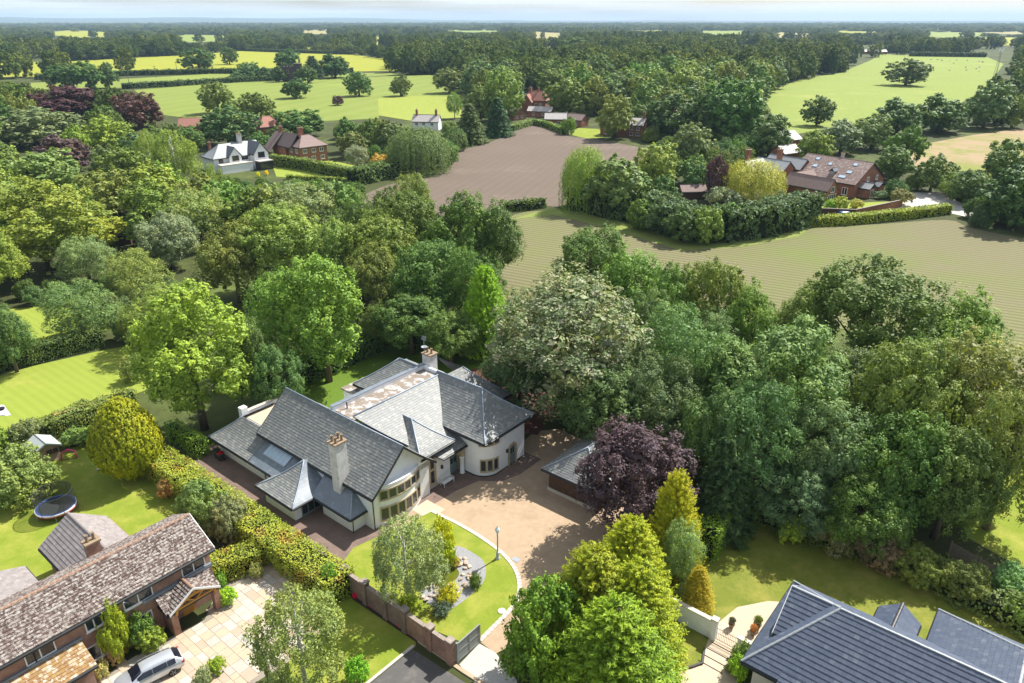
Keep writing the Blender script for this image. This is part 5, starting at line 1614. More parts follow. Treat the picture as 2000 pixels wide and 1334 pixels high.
T(125, 262, 115, 11, 'loose', (0.062, 0.032, 0.04), 'low plum-purple tree in front of the copper beeches')
T(200, 226, 100, 13, 'oak', YG, 'yellow-green tree between the purple trees')
T(338, 253, 95, 16, 'birch', (0.125, 0.15, 0.03), 'pale feathery birch clump left of the white villa', near=True)
T(290, 255, 62, 15, 'birch', (0.12, 0.145, 0.03), 'slim pale birch left of the birch clump', near=True)
T(240, 285, 105, 13, 'oak', MG, 'mid-green tree in front of the slim birch')
T(416, 320, 45, 9, 'birch', YG, 'small light green birch in front of the white villa', near=True)
T(210, 330, 120, 11, 'loose', OL, 'low olive tree in the heart of the left wood')
T(165, 458, 120, 9, 'loose', (0.095, 0.12, 0.05), 'grey-green tree left of the garden pavilion')
T(265, 485, 125, 9, 'loose', LG, 'light green tree in front of the garden pavilion')
T(212, 420, 110, 6, 'loose', (0.17, 0.15, 0.02), 'low yellowish tree behind the garden pavilion')
T(380, 368, 140, 12, 'paleoak', OL, 'olive tree with pale blossom below the white villa')
T(485, 364, 130, 12, 'oak', MG, 'mid-green tree below the white villa terrace')
T(590, 356, 165, 13, 'paleoak', (0.10, 0.12, 0.035), 'tree with creamy blossom at the front of the wood belt')
T(545, 392, 190, 16, 'oak', OL, 'large olive-green tree in the wood belt left of centre')
T(455, 430, 150, 14, 'oak', (0.08, 0.105, 0.02), 'broad green tree right of the silvery tree')
T(650, 425, 140, 14, 'oak', (0.10, 0.125, 0.025), 'light olive tree behind the bright green maple')
T(805, 338, 95, 17, 'oak', LG, 'light green tree peeping above the dark wood belt')
T(790, 366, 175, 17, 'dome', DG, 'dark green tree at the top of the wood belt by the ploughed field')
T(900, 374, 165, 17, 'dome', DG, 'large dark green tree at the middle of the wood belt')
T(968, 385, 120, 16, 'oak', (0.05, 0.082, 0.022), 'dark green tree at the right end of the wood belt')
T(745, 412, 150, 15, 'oak', (0.082, 0.110, 0.02), 'olive tree with russet tips in the wood belt')
T(728, 470, 110, 12, 'oak', (0.09, 0.108, 0.024), 'russet-tinged tree beside the bright green maple')
T(840, 470, 170, 14, 'oak', DG, 'dark tree in front of the wood belt behind the house')
T(925, 480, 140, 14, 'loose', DG, 'dark tree behind the yellow-green conifer')
T(800, 570, 150, 9, 'oak', DG, 'low dark tree behind the back lawn')
T(880, 600, 130, 8, 'oak', DG, 'low dark tree left of the yellow-green conifer')
T(745, 590, 90, 7, 'oak', DG, 'low dark tree right of the bright green maple')
T(438, 352, 110, 12, 'oak', (0.072, 0.105, 0.02), 'green tree just below the white villa garden')
T(530, 358, 120, 13, 'oak', (0.085, 0.112, 0.022), 'light green tree below the villa hedge')
T(645, 352, 125, 13, 'oak', (0.078, 0.108, 0.022), 'green tree below the bushy villa hedge')
T(702, 380, 110, 14, 'oak', (0.065, 0.095, 0.02), 'green tree at the near corner of the ploughed field')
T(368, 247, 62, 9, 'oak', (0.055, 0.088, 0.022), 'dark tree hiding the clay-roofed house')
T(336, 240, 50, 9, 'oak', (0.06, 0.09, 0.022), 'dark tree left of the clay-roofed house')
T(505, 256, 50, 8, 'oak', (0.055, 0.09, 0.024), 'tree hiding the red-roofed lodge')
T(545, 128, 36, 0, 'oak', (0.04, 0.07, 0.02), 'dark bush-like tree against the ruined tower', base=(545, 160))
T(600, 126, 46, 0, 'oak', (0.04, 0.07, 0.02), 'dark tree hiding the right side of the ruined tower', base=(602, 162))
# right of the white house
T(1400, 752, 160, 12, 'oak', (0.045, 0.078, 0.02), 'dark tree behind the dark conical conifer')
T(1425, 660, 160, 13, 'oak', (0.055, 0.088, 0.024), 'dark green tree left of the broad grey-green domed tree')
T(1312, 512, 120, 14, 'oak', (0.07, 0.105, 0.02), 'green tree between the dark tree and the brown-topped dome')
T(1462, 548, 130, 13, 'oak', (0.075, 0.11, 0.02), 'green tree right of the brown-topped dome')
T(1570, 560, 130, 13, 'oak', (0.085, 0.105, 0.018), 'olive tree left of the large dark domed tree')
T(1020, 566, 110, 13, 'oak', (0.055, 0.09, 0.025), 'dark green tree right of the yellow-green conifer')
T(1265, 560, 130, 14, 'oak', (0.07, 0.10, 0.03), 'grey-green tree behind the shoulder of the huge silvery tree')
T(1155, 438, 170, 15, 'dome', (0.055, 0.09, 0.018), 'dense dark green tree at the edge of the seedling field')
T(1235, 478, 165, 14, 'oak', MG, 'mid-green tree behind the big silvery tree')
T(1392, 498, 145, 15, 'dome', (0.085, 0.10, 0.022), 'domed tree with brownish top by the seedling field')
T(1110, 528, 335, 18, 'paleoak', (0.072, 0.10, 0.036), 'huge silvery-flecked tree right of the white house', var=0)
T(1015, 640, 170, 11, 'oak', (0.055, 0.09, 0.03), 'dark lower tree between white house and huge silvery tree')
T(1180, 700, 200, 11, 'oak', (0.045, 0.078, 0.022), 'dark tree overhanging the drive behind the garage')
T(1330, 590, 200, 15, 'loose', (0.078, 0.11, 0.034), 'feathery grey-green tree right of the huge silvery tree', near=True)
T(1290, 690, 180, 12, 'loose', (0.06, 0.09, 0.035), 'loose dark tree behind the purple plum tree')
T(1700, 503, 285, 17, 'dome', (0.050, 0.082, 0.016), 'large dark domed tree at the edge of the seedling field', var=1)
T(1870, 560, 190, 14, 'oak', MG, 'mid-green tree right of the large dark domed tree')
T(1530, 606, 285, 17, 'dome', (0.082, 0.11, 0.036), 'broad grey-green domed tree in the middle of the right wood', var=0)
T(1765, 655, 215, 17, 'oak', (0.092, 0.115, 0.022), 'yellowish green tree in front of the dark domed tree')
T(1900, 636, 260, 17, 'oak', (0.092, 0.112, 0.024), 'large olive-green tree near the right edge of the wood')
T(1975, 730, 200, 16, 'loose', (0.088, 0.112, 0.026), 'olive tree with bare trunk at the right edge above the neighbour lawn')
T(1480, 740, 200, 14, 'loose', (0.048, 0.08, 0.028), 'dark blue-green tree above the right lawn')
T(1620, 760, 210, 13, 'oak', (0.066, 0.10, 0.034), 'rounded grey-green tree above the right lawn', near=True)
T(1760, 790, 210, 13, 'oak', DG, 'dark green tree above the right border')
T(1860, 820, 190, 12, 'oak', DG, 'dark green tree behind the right garden fence')
T(1560, 880, 170, 8, 'loose', (0.06, 0.09, 0.045), 'low grey-green tree overhanging the right lawn')
T(1690, 920, 170, 8, 'oak', DG, 'low dark tree at the back of the right border')
T(1228, 818, 238, 0, 'oak', (0.042, 0.023, 0.031), 'purple-leaved plum tree beside the garage', base=(1226, 1035), name='plum_tree')
T(1300, 912, 110, 0, 'gold', GO, 'slim golden conifer in front of the purple plum tree', base=(1306, 1115), name='conifer_tree')
T(1397, 848, 112, 0, 'fir', DF, 'dark green conical conifer right of the purple plum tree', base=(1400, 1040), name='conifer_tree')
T(1322, 1008, 92, 0, 'loose', (0.115, 0.145, 0.05), 'pale grey-green small tree below the slim golden conifer', base=(1322, 1150), name='small_tree')
T(1362, 1104, 64, 0, 'gold', (0.21, 0.19, 0.015), 'small golden conifer at the end of the cream wall', base=(1358, 1190), name='conifer_tree')
# the nearest group, by the gateway
T(1215, 1005, 165, 0, 'gold', (0.18, 0.178, 0.006), 'golden conifer at the back of the gateway clump', base=(1222, 1200), name='conifer_tree', var=1)
T(1135, 1062, 200, 0, 'gold', (0.145, 0.155, 0.007), 'tall yellow-green conifer in the middle of the gateway clump', base=(1150, 1285), name='conifer_tree', var=0)
T(1240, 1090, 190, 0, 'gold', (0.155, 0.158, 0.007), 'yellow-green conifer at the right of the gateway clump', base=(1232, 1300), name='conifer_tree', var=1)
T(1070, 1140, 190, 0, 'bigshrub', (0.072, 0.112, 0.011), 'deep green bushy laurel at the front of the gateway clump', base=(1075, 1325), name='laurel_tree')
T(1170, 1170, 260, 0, 'gold', (0.105, 0.13, 0.008), 'green conifer at the front of the gateway clump', base=(1190, 1400), name='conifer_tree', var=0)
T(790, 1003, 155, 0, 'birch', (0.115, 0.135, 0.058), 'silver birch on the front lawn beside the pond', base=(797, 1180), name='birch_tree', var=0)
T(600, 1150, 190, 0, 'birch', (0.115, 0.135, 0.040), 'weeping birch in front of the slab drive', base=(600, 1352), name='birch_tree', var=1)
# shrubs of the near gardens
for (px, yt, w, h, key, col, lab, base) in (
        (866, 1008, 52, 0, 'shrub', (0.26, 0.26, 0.008), 'yellow-leaved shrub behind the silver birch', (866, 1082)),
        (872, 1050, 50, 0, 'shrub', (0.17, 0.20, 0.01), 'lime green shrub at the back of the pond', (870, 1104)),
        (887, 1088, 24, 0, 'shrub', (0.26, 0.17, 0.03), 'orange-tinted low shrub beside the pond', (888, 1106)),
        (873, 1140, 44, 0, 'palm', (0.26, 0.25, 0.02), 'spiky yellow variegated plant in the pond gravel', (876, 1172)),
        (928, 1120, 26, 0, 'palm', (0.07, 0.10, 0.02), 'dark spiky plant at the gravel edge', (928, 1146)),
        (862, 1178, 36, 0, 'palm', (0.055, 0.08, 0.05), 'grey spiky plant at the front of the gravel bed', (862, 1198)),
        (805, 1160, 40, 0, 'shrub', (0.20, 0.22, 0.02), 'low yellow-green shrub at the foot of the silver birch', (800, 1190)),
        (648, 1095, 44, 0, 'shrub', (0.11, 0.17, 0.03), 'bright green rhododendron at the end of the long hedge', (648, 1160)),
        (50, 876, 140, 0, 'bigshrub', (0.11, 0.15, 0.04), 'big rounded laurel bush left of the trampoline', (46, 972)),
        (410, 940, 100, 0, 'bigshrub', (0.10, 0.115, 0.03), 'rounded olive shrub outside the long hedge', (405, 1040)),
        (455, 965, 90, 0, 'bigshrub', (0.12, 0.105, 0.05), 'bronze-tinted shrub next to the rounded olive shrub', (450, 1050)),
        (330, 935, 46, 0, 'shrub', (0.20, 0.095, 0.03), 'coppery low shrub on the family lawn edge', (330, 972)),
        (232, 1175, 66, 0, 'bigshrub', (0.17, 0.19, 0.012), 'tall yellow-green shrub against the brick house wall', (236, 1285)),
        (284, 1195, 56, 0, 'shrub', (0.055, 0.085, 0.018), 'dark climbing shrub beside the brick porch', (284, 1262)),
        (300, 1225, 60, 0, 'shrub', (0.13, 0.17, 0.02), 'low mixed green border by the brick porch', (300, 1268)),
        (232, 1262, 30, 0, 'shrub', (0.30, 0.20, 0.10), 'peach flowering rose by the brick house wall', (230, 1296)),
        (205, 1290, 30, 0, 'shrub', (0.28, 0.22, 0.10), 'peach flowering rose next to the lean-to', (203, 1322)),
        (430, 1118, 34, 0, 'shrub', (0.10, 0.17, 0.02), 'green shrub at the house corner beside the porch', (430, 1150)),
        (446, 1148, 42, 0, 'shrub', (0.16, 0.25, 0.01), 'bright lime shrub at the edge of the slab drive', (446, 1178)),
        (505, 1098, 28, 0, 'shrub', (0.16, 0.18, 0.06), 'small pale rose at the top of the slab drive', (502, 1126)),
        (425, 1285, 40, 0, 'shrub', (0.15, 0.20, 0.015), 'lime green plant at the front bed of the slab drive', (425, 1312)),
        (400, 1305, 40, 0, 'paleshrub', (0.12, 0.14, 0.06), 'grey-leaved plant at the front bed of the slab drive', (398, 1338)),
        (700, 1285, 52, 0, 'shrub', (0.10, 0.19, 0.015), 'bright green shrub at the foot of the weeping birch', (698, 1330)),
        (1340, 1120, 48, 0, 'paleshrub', (0.17, 0.18, 0.05), 'pale variegated shrub behind the cream wall', (1338, 1178)),
        (1445, 1255, 46, 0, 'shrub', (0.10, 0.14, 0.03), 'green shrub against the cream house wall', (1446, 1305)),
        (1440, 1278, 44, 0, 'shrub', (0.13, 0.20, 0.015), 'bright green shrub at the patio corner', (1440, 1324)),
        (1300, 1235, 60, 0, 'loose', (0.09, 0.12, 0.04), 'straggly grey-green shrub on the small gate lawn', (1300, 1290)),
        (1420, 1295, 22, 0, 'shrub', (0.10, 0.14, 0.03), 'small shrub at the edge of the beige patio', (1424, 1312)),
        (1545, 1010, 60, 0, 'shrub', (0.16, 0.19, 0.015), 'lime green shrub at the top of the right lawn', (1545, 1056)),
        (1630, 1020, 90, 0, 'paleshrub', (0.11, 0.10, 0.035), 'brownish shrub in the right border', (1630, 1072)),
        (1710, 1035, 100, 0, 'bigshrub', (0.12, 0.085, 0.045), 'pinkish bronze shrub in the right border', (1712, 1100)),
        (1790, 1075, 100, 0, 'bigshrub', (0.09, 0.12, 0.02), 'green shrub in the right border before the fence', (1792, 1132)),
        (1870, 1100, 100, 0, 'bigshrub', (0.08, 0.105, 0.02), 'olive shrub in the right border beside the fence', (1872, 1160)),
        (1965, 1105, 80, 0, 'bigshrub', (0.11, 0.17, 0.06), 'pale green fern-like shrub near the right edge', (1968, 1160)),
        (1985, 1160, 70, 0, 'shrub', (0.10, 0.13, 0.03), 'green shrub at the right end of the border', (1990, 1215)),
        (270, 692, 54, 0, 'shrub', (0.13, 0.16, 0.045), 'clipped round bush at the end of the striped lawn', (268, 742)),
        (5, 838, 60, 0, 'shrub', (0.11, 0.14, 0.02), 'green bush at the left edge near the playhouse', (0, 880)),
        (60, 818, 70, 0, 'shrub', (0.10, 0.12, 0.045), 'dull green bush behind the playhouse', (58, 866)),
        (150, 838, 60, 0, 'shrub', (0.10, 0.135, 0.03), 'laurel bush right of the playhouse', (150, 868)),
        (185, 830, 50, 0, 'shrub', (0.12, 0.155, 0.03), 'laurel bush between playhouse and golden conifer', (186, 860))):
    T(px, yt, w, h, key, col, lab, base=base, cat='shrub', name='shrub', near=True)
# field and garden trees further off
for (px, yt, w, key, col, lab, base) in (
        (1768, 113, 90, 'dome', (0.055, 0.085, 0.022), 'broad lone oak in the grazed field', (1768, 167)),
        (390, 92, 72, 'oak', (0.045, 0.075, 0.018), 'large dark round tree in the bright pasture', (390, 140)),
        (448, 90, 40, 'oak', (0.055, 0.085, 0.018), 'smaller tree right of the large dark pasture tree', (449, 126)),
        (130, 123, 74, 'oak', (0.040, 0.072, 0.018), 'left of three dark trees below the bright pasture', (130, 176)),
        (176, 117, 70, 'oak', (0.045, 0.080, 0.018), 'middle of three dark trees below the bright pasture', (176, 175)),
        (214, 120, 42, 'oak', (0.050, 0.085, 0.020), 'right of three dark trees below the bright pasture', (214, 172)),
        (577, 150, 62, 'oak', (0.042, 0.075, 0.018), 'first of four round hedgerow trees in the pale field', (578, 192)),
        (701, 138, 58, 'oak', (0.055, 0.085, 0.022), 'second of four round hedgerow trees in the pale field', (702, 188)),
        (783, 144, 50, 'dome', (0.085, 0.11, 0.028), 'third hedgerow tree, small and pale, in the pale field', (783, 188)),
        (883, 131, 74, 'dome', (0.080, 0.10, 0.028), 'fourth hedgerow tree, widest, at the wood edge', (881, 182)),
        (565, 94, 60, 'oak', (0.038, 0.068, 0.02), 'dark tree left of the ruined tower', (565, 142)),
        (492, 120, 52, 'oak', (0.055, 0.09, 0.03), 'grey-green tree at the field corner left of the ruined tower', (490, 156)),
        (655, 103, 70, 'oak', (0.032, 0.062, 0.018), 'dark tree right of the ruined tower', (655, 152)),
        (612, 108, 46, 'fir', (0.030, 0.058, 0.02), 'dark conifer right behind the ruined tower', (612, 150)),
        (470, 135, 40, 'oak', (0.055, 0.09, 0.035), 'low tree at the corner of the middle field', (468, 158)),
        (523, 130, 40, 'oak', (0.05, 0.08, 0.03), 'low tree just left of the ruined tower', (522, 156)),
        (660, 186, 26, 'oak', (0.055, 0.028, 0.03), 'small purple tree below the pale field', (660, 206)),
        (430, 158, 74, 'oak', (0.085, 0.105, 0.022), 'light olive tree at the foot of the pale field', (428, 222)),
        (505, 178, 84, 'oak', (0.072, 0.10, 0.02), 'mid-green tree at the foot of the pale field', (505, 240)),
        (448, 204, 120, 'dome', (0.044, 0.078, 0.022), 'very wide dark tree behind the white villa', (448, 284)),
        (590, 212, 110, 'oak', (0.050, 0.085, 0.020), 'wide dark tree behind the brick villa', (590, 268)),
        (548, 245, 50, 'oak', (0.05, 0.085, 0.022), 'dark tree between the two villas', (545, 286)),
        (700, 255, 66, 'oak', (0.075, 0.10, 0.028), 'tree right of the brick villa', (694, 308)),
        (698, 282, 50, 'paleoak', (0.11, 0.13, 0.08), 'silvery shrub-like tree on the brick villa lawn', (698, 328)),
        (745, 298, 42, 'shrub', (0.25, 0.17, 0.03), 'rounded golden shrub on the brick villa lawn', (745, 326)),
        (815, 240, 130, 'willow', (0.062, 0.09, 0.026), 'large drooping tree at the corner of the ploughed field', (818, 336)),
        (872, 280, 48, 'oak', (0.07, 0.10, 0.022), 'low green tree on the ploughed field corner', (870, 326)),
        (918, 200, 62, 'fir', (0.060, 0.075, 0.026), 'brownish dark conifer at the far edge of the ploughed field', (918, 280)),
        (972, 188, 56, 'fir', (0.030, 0.058, 0.022), 'very dark conifer left of the farm', (972, 266)),
        (890, 178, 34, 'birch', (0.10, 0.13, 0.03), 'slim pale tree behind the white cottage', (888, 232)),
        (938, 160, 60, 'oak', (0.075, 0.105, 0.024), 'green tree behind the dark conifers', (938, 238)),
        (1110, 150, 96, 'oak', (0.085, 0.115, 0.018), 'big yellow-green tree behind the farm cottages', (1112, 226)),
        (1110, 226, 34, 'shrub', (0.085, 0.125, 0.02), 'rounded shrub in front of the brown-roofed cottage', (1110, 262)),
        (1310, 180, 120, 'dome', (0.042, 0.072, 0.018), 'dark tall tree right of the rambling farmhouse', (1312, 272)),
        (1240, 200, 70, 'oak', (0.058, 0.088, 0.022), 'tree close behind the rambling farmhouse', (1250, 258)),
        (1440, 150, 135, 'dome', (0.048, 0.080, 0.018), 'towering dark oak beside the grazed field', (1428, 280)),
        (1395, 175, 100, 'dome', (0.045, 0.074, 0.018), 'dark oak left of the towering oak', (1390, 278)),
        (1350, 238, 84, 'oak', (0.085, 0.115, 0.042), 'pale grey-green tree in front of the dark oaks', (1350, 318)),
        (1500, 220, 90, 'oak', (0.060, 0.092, 0.026), 'green tree left of the lane houses', (1500, 306)),
        (1150, 276, 100, 'willow', (0.13, 0.15, 0.025), 'yellow-green willow at the left corner of the walled garden wood', (1140, 408)),
        (1210, 300, 130, 'oak', (0.080, 0.108, 0.034), 'grey-green tree right of the corner willow', (1200, 420)),
        (1280, 276, 100, 'oak', (0.125, 0.145, 0.028), 'light yellow-green tree in the walled garden wood', (1280, 372)),
        (1355, 318, 60, 'oak', (0.048, 0.085, 0.024), 'dark green small tree behind the garden shed', (1355, 380)),
        (1398, 300, 52, 'oak', (0.055, 0.030, 0.036), 'purple tree left of the weeping willow', (1394, 392)),
        (1466, 305, 130, 'willow', (0.185, 0.19, 0.032), 'bright weeping willow beside the barn house', (1466, 394)),
        (1412, 362, 80, 'paleshrub', (0.11, 0.13, 0.07), 'silvery shrub in front of the weeping willow', (1412, 402)),
        (1595, 185, 66, 'oak', (0.055, 0.085, 0.022), 'dark tree at the near edge of the grazed field', (1594, 246)),
        (1592, 252, 76, 'oak', (0.085, 0.115, 0.014), 'yellow-green tree right of the lane houses', (1590, 322)),
        (1640, 232, 90, 'oak', (0.105, 0.13, 0.062), 'silvery tree right of the yellow-green lane tree', (1640, 300)),
        (1700, 225, 80, 'oak', (0.075, 0.105, 0.035), 'grey-green tree behind the barn house', (1700, 292)),
        (1752, 190, 100, 'oak', (0.055, 0.085, 0.024), 'dark tree in the row above the rough field', (1750, 262)),
        (1830, 182, 110, 'oak', (0.050, 0.080, 0.024), 'large dark tree in the middle of the row above the rough field', (1832, 258)),
        (1920, 155, 100, 'oak', (0.070, 0.095, 0.035), 'large grey-green tree at the right of the row above the rough field', (1920, 250)),
        (1740, 282, 80, 'oak', (0.060, 0.090, 0.022), 'dark tree right of the barn house roof', (1742, 352)),
        (1815, 300, 80, 'oak', (0.060, 0.088, 0.024), 'tree above the barn drive', (1816, 374)),
        (1890, 330, 80, 'oak', (0.055, 0.085, 0.022), 'tree above the far end of the barn drive', (1888, 400)),
        (1965, 268, 110, 'oak', (0.065, 0.095, 0.022), 'olive tree below the rough field near the right edge', (1965, 372)),
        (1968, 322, 130, 'oak', (0.038, 0.070, 0.018), 'large dark tree at the right edge beyond the seedling field', (1968, 446)),
        (1760, 368, 50, 'shrub', (0.12, 0.095, 0.03), 'bronze shrub in the barn garden', (1758, 400)),
        (1718, 372, 28, 'shrub', (0.075, 0.12, 0.05), 'clipped blue-green ball shrub in the barn garden', (1718, 388)),
        (1640, 382, 40, 'shrub', (0.17, 0.20, 0.02), 'lime shrub in front of the barn house', (1638, 412)),
        (1622, 388, 30, 'shrub', (0.13, 0.19, 0.02), 'green shrub left of the lime shrub at the barn house', (1620, 412)),
        (1670, 388, 30, 'shrub', (0.22, 0.19, 0.03), 'golden shrub in front of the barn porch', (1672, 408)),
        (505, 335, 9, 'shrub', (0.40, 0.33, 0.004), 'left of two clipped golden balls by the white villa', (505, 346)),
        (521, 332, 9, 'shrub', (0.40, 0.33, 0.004), 'right of two clipped golden balls by the white villa', (521, 343)),
        (1120, 70, 60, 'oak', (0.06, 0.09, 0.02), 'tree on the skyline of the centre wood', (1120, 110))):
    is_shrub = key in ('shrub', 'paleshrub', 'bigshrub')
    T(px, yt, w, 0, key, col, lab, base=base, cat='shrub' if is_shrub else 'tree', name='shrub' if is_shrub else 'tree', near=(key in ('fir', 'willow', 'shrub', 'paleshrub', 'birch', 'paleoak')) or None)

# ------------------------------------------------------------------ hedges
hw = lambda *p: [W(a, b) for a, b in p]
hp = lambda *p: [at(a, b) for a, b in p]
hedge('long mixed hedge with bronze tips between the brick house and the white house', hw((-29.5, -8.0), (-22, -7.9), (-14, -7.8), (-6, -7.7), (1.0, -7.6)), 2.9, 2.5, (0.135, 0.165, 0.02), m_leaf_tips, 110, 0.17, wob=0.28)
hedge('short orange-tipped hedge at the top of the slab drive', hw((-9.6, -13.2), (-8.2, -9.4)), 2.2, 2.0, (0.135, 0.16, 0.02), m_leaf_tips, 110, 0.17, wob=0.2)
hedge('bright clipped hedge strip left of the white house yard', hp((338, 850), (398, 892)), 1.6, 2.0, (0.085, 0.15, 0.018), None, 80, 0.18)
hedge('bushy hedge between the striped lawn and the family lawn', hp((30, 872), (110, 846), (180, 822), (262, 790)), 2.4, 2.2, (0.10, 0.13, 0.03), None, 80, 0.22, wob=0.5)
hedge('dark clipped hedge behind the striped lawn', hp((-60, 735), (60, 708), (200, 672)), 2.6, 2.6, (0.055, 0.085, 0.022), None, 60, 0.22)
hedge('tall green hedge at the left end of the right lawn', hp((1372, 1090), (1400, 1046), (1448, 986)), 2.2, 3.2, (0.095, 0.16, 0.015), None, 70, 0.2)
hedge('dark boundary hedge behind the back lawn', hp((560, 760), (660, 716), (760, 672), (900, 680), (960, 702)), 3.0, 3.0, (0.040, 0.075, 0.018), None, 45, 0.28, wob=0.6)
hedge('clipped hedge in front of the white villa and brick villa', hp((530, 322), (600, 332), (690, 352)), 2.5, 3.4, (0.075, 0.11, 0.022), None, 14, 0.5)
hedge('low box hedge along the white villa terrace', hp((560, 350), (620, 353), (690, 358)), 1.2, 1.4, (0.10, 0.14, 0.022), None, 16, 0.4)
hedge('bushy hedge between the villa garden and the ploughed field', hp((690, 362), (740, 350), (780, 342)), 5, 4.5, (0.055, 0.09, 0.022), None, 12, 0.55, wob=1.0)
hedge('neat clipped hedge below the barn garden', hp((1576, 441), (1650, 438), (1750, 428), (1850, 416)), 2.6, 2.2, (0.125, 0.16, 0.02), None, 22, 0.42)
hedge('tall shaggy hedge around the walled garden wood', hp((1268, 428), (1330, 462), (1400, 468), (1480, 458), (1576, 432)), 7.0, 6.6, (0.045, 0.078, 0.026), None, 14, 0.6, wob=1.6)
hedge('shaggy hedge left of the walled garden wood', hp((1120, 402), (1190, 424), (1268, 428)), 5.0, 4.6, (0.060, 0.095, 0.028), None, 14, 0.6, wob=1.4)
hedge('low field hedge between ploughed field and seedling field', hp((985, 412), (1030, 409), (1062, 404)), 2.4, 2.4, (0.055, 0.085, 0.022), None, 16, 0.45, wob=0.8)
hedge('clipped field hedge in front of the farm cottages', hp((1040, 243), (1070, 249), (1102, 262)), 2.6, 2.4, (0.075, 0.12, 0.025), None, 10, 0.6)
hedge('clipped hedge beside the brick barn', hp((1000, 256), (1038, 244)), 2.6, 2.4, (0.085, 0.125, 0.035), None, 10, 0.6)
hedge('dark hedge under the bright pasture', hp((70, 156), (250, 148), (420, 144), (560, 144), (690, 142)), 4, 4.2, (0.036, 0.062, 0.02), None, 4, 1.0, wob=1.2)
hedge('dark hedge between the middle field and the pale field', hp((240, 174), (350, 168), (480, 160), (560, 156)), 4, 3.6, (0.036, 0.062, 0.02), None, 4, 1.0, wob=1.2)
hedge('dark hedge at the top of the grazed field', hp((1776, 110), (1850, 111), (1925, 112)), 5, 5, (0.038, 0.06, 0.022), None, 3, 1.4, wob=1.5)
hedge('thin dark hedge across the upper bright field', hp((480, 100), (560, 103), (690, 107)), 4, 4, (0.036, 0.06, 0.022), None, 3, 1.4, wob=1.0)

for nm, pp_, w_, h_, c_ in (('right wood edge', [(1462, 1002), (1560, 1028), (1680, 1075), (1800, 1122), (1900, 1170), (2030, 1238)], 3.0, 1.5, (0.055, 0.08, 0.018)),
                         ('back lawn edge', [(560, 748), (660, 704), (770, 664), (900, 668), (985, 700)], 4.0, 2.2, (0.04, 0.07, 0.018))):
    u_ = hedge(None, [at(*p) for p in pp_], w_, h_, c_, None, 40, 0.26, wob=1.3, name='undergrowth', cat=None)
    tag(u_, kind='stuff')
# ------------------------------------------------------------------ woods: countable trees first, then what stands behind as one mass
HOUSEBOX = [(378, 262, 545, 346), (500, 240, 655, 325), (796, 216, 866, 262), (996, 180, 1070, 240), (1055, 212, 1150, 262), (1160, 222, 1250, 268), (1480, 290, 1730, 432), (340, 230, 402, 262), (1310, 368, 1372, 400),
            (395, 640, 1200, 1180), (170, 430, 280, 505), (535, 120, 610, 165), (1512, 262, 1560, 330), (1660, 88, 1730, 110), (0, 860, 700, 1334), (1900, 96, 1990, 150)]
for b in HOUSEBOX:
    CLEAR.append([(b[0], b[1]), (b[2], b[1]), (b[2], b[3]), (b[0], b[3])])
PAL = [MG, DG, (0.062, 0.095, 0.02), OL, (0.085, 0.11, 0.022), (0.055, 0.085, 0.028), (0.075, 0.10, 0.035), (0.048, 0.08, 0.02)]
HAND = [(proj((x, y, h * 0.6)), r * FOC / (y * CT + 20), y) for x, y, r, h in TREES if r > 2.0]
def blocked(x, y, h, r=0.0):
    k = FOC / (y * CT + 18)
    b, t = proj((x, y, 0)), proj((x, y, h * 0.92))
    mid = proj((x, y, h * 0.6))
    test = [b, t]
    if r:
        test += [(mid[0] - r * k * 0.75, mid[1]), (mid[0] + r * k * 0.75, mid[1]), (t[0] - r * k * 0.5, t[1] + 2), (t[0] + r * k * 0.5, t[1] + 2)]
        for (hx, hy), hr, yy in HAND:
            if yy > y and (mid[0] - hx) ** 2 + ((mid[1] - hy) * 1.1) ** 2 < (hr * 0.95 + r * k * 0.35) ** 2:
                return True
    for c in CLEAR:
        for q in test:
            if inpoly(q[0], q[1], c):
                return True
    return False
SPARE = []
def wood(poly, gap, hr, tries, label, group, pal=PAL, key=('oak', 'oak', 'dome', 'syc')):
    xs, ys = [p[0] for p in poly], [p[1] for p in poly]
    out = []
    for _ in range(tries):
        px, py = random.uniform(min(xs), max(xs)), random.uniform(min(ys), max(ys))
        if not inpoly(px, py, poly):
            continue
        h = random.uniform(*hr)
        p = at(px, py, h * 0.75)
        r = h * random.uniform(0.42, 0.56)
        if blocked(p.x, p.y, h, r):
            continue
        if any((p.x - a) ** 2 + (p.y - b) ** 2 < (gap * (r + q)) ** 2 for a, b, q, _h in TREES):
            continue
        SPARE.append((r / p.y, p.x, p.y, r, h, random.choice(pal), random.choice(key), label, group))
        TREES.append((p.x, p.y, r, h))
wood([(-60, 190), (60, 180), (240, 200), (330, 222), (400, 250), (380, 300), (430, 350), (560, 366), (690, 392), (720, 460), (560, 570), (430, 590), (280, 600), (130, 640), (-60, 640)], 0.66, (12, 17), 2500, 'green tree packed into the left wood below the villas', 'trees of the left wood', PAL + [LG, YG])
wood([(560, 380), (700, 390), (960, 400), (1010, 470), (980, 600), (900, 680), (760, 670), (600, 600)], 0.6, (11, 15), 900, 'dark green tree in the belt behind the white house', 'trees of the belt behind the white house', [DG, DG, MG, (0.05, 0.08, 0.02)])
wood([(1000, 560), (1300, 520), (1500, 580), (1700, 560), (1960, 620), (2100, 760), (2100, 980), (1900, 980), (1700, 960), (1500, 940), (1400, 860), (1150, 800), (1050, 720)], 0.6, (10, 15), 1600, 'dark green tree in the right wood below the seedling field', 'trees of the right wood', [DG, DG, MG, BG, (0.05, 0.08, 0.02)], ('oak', 'loose', 'oak'))
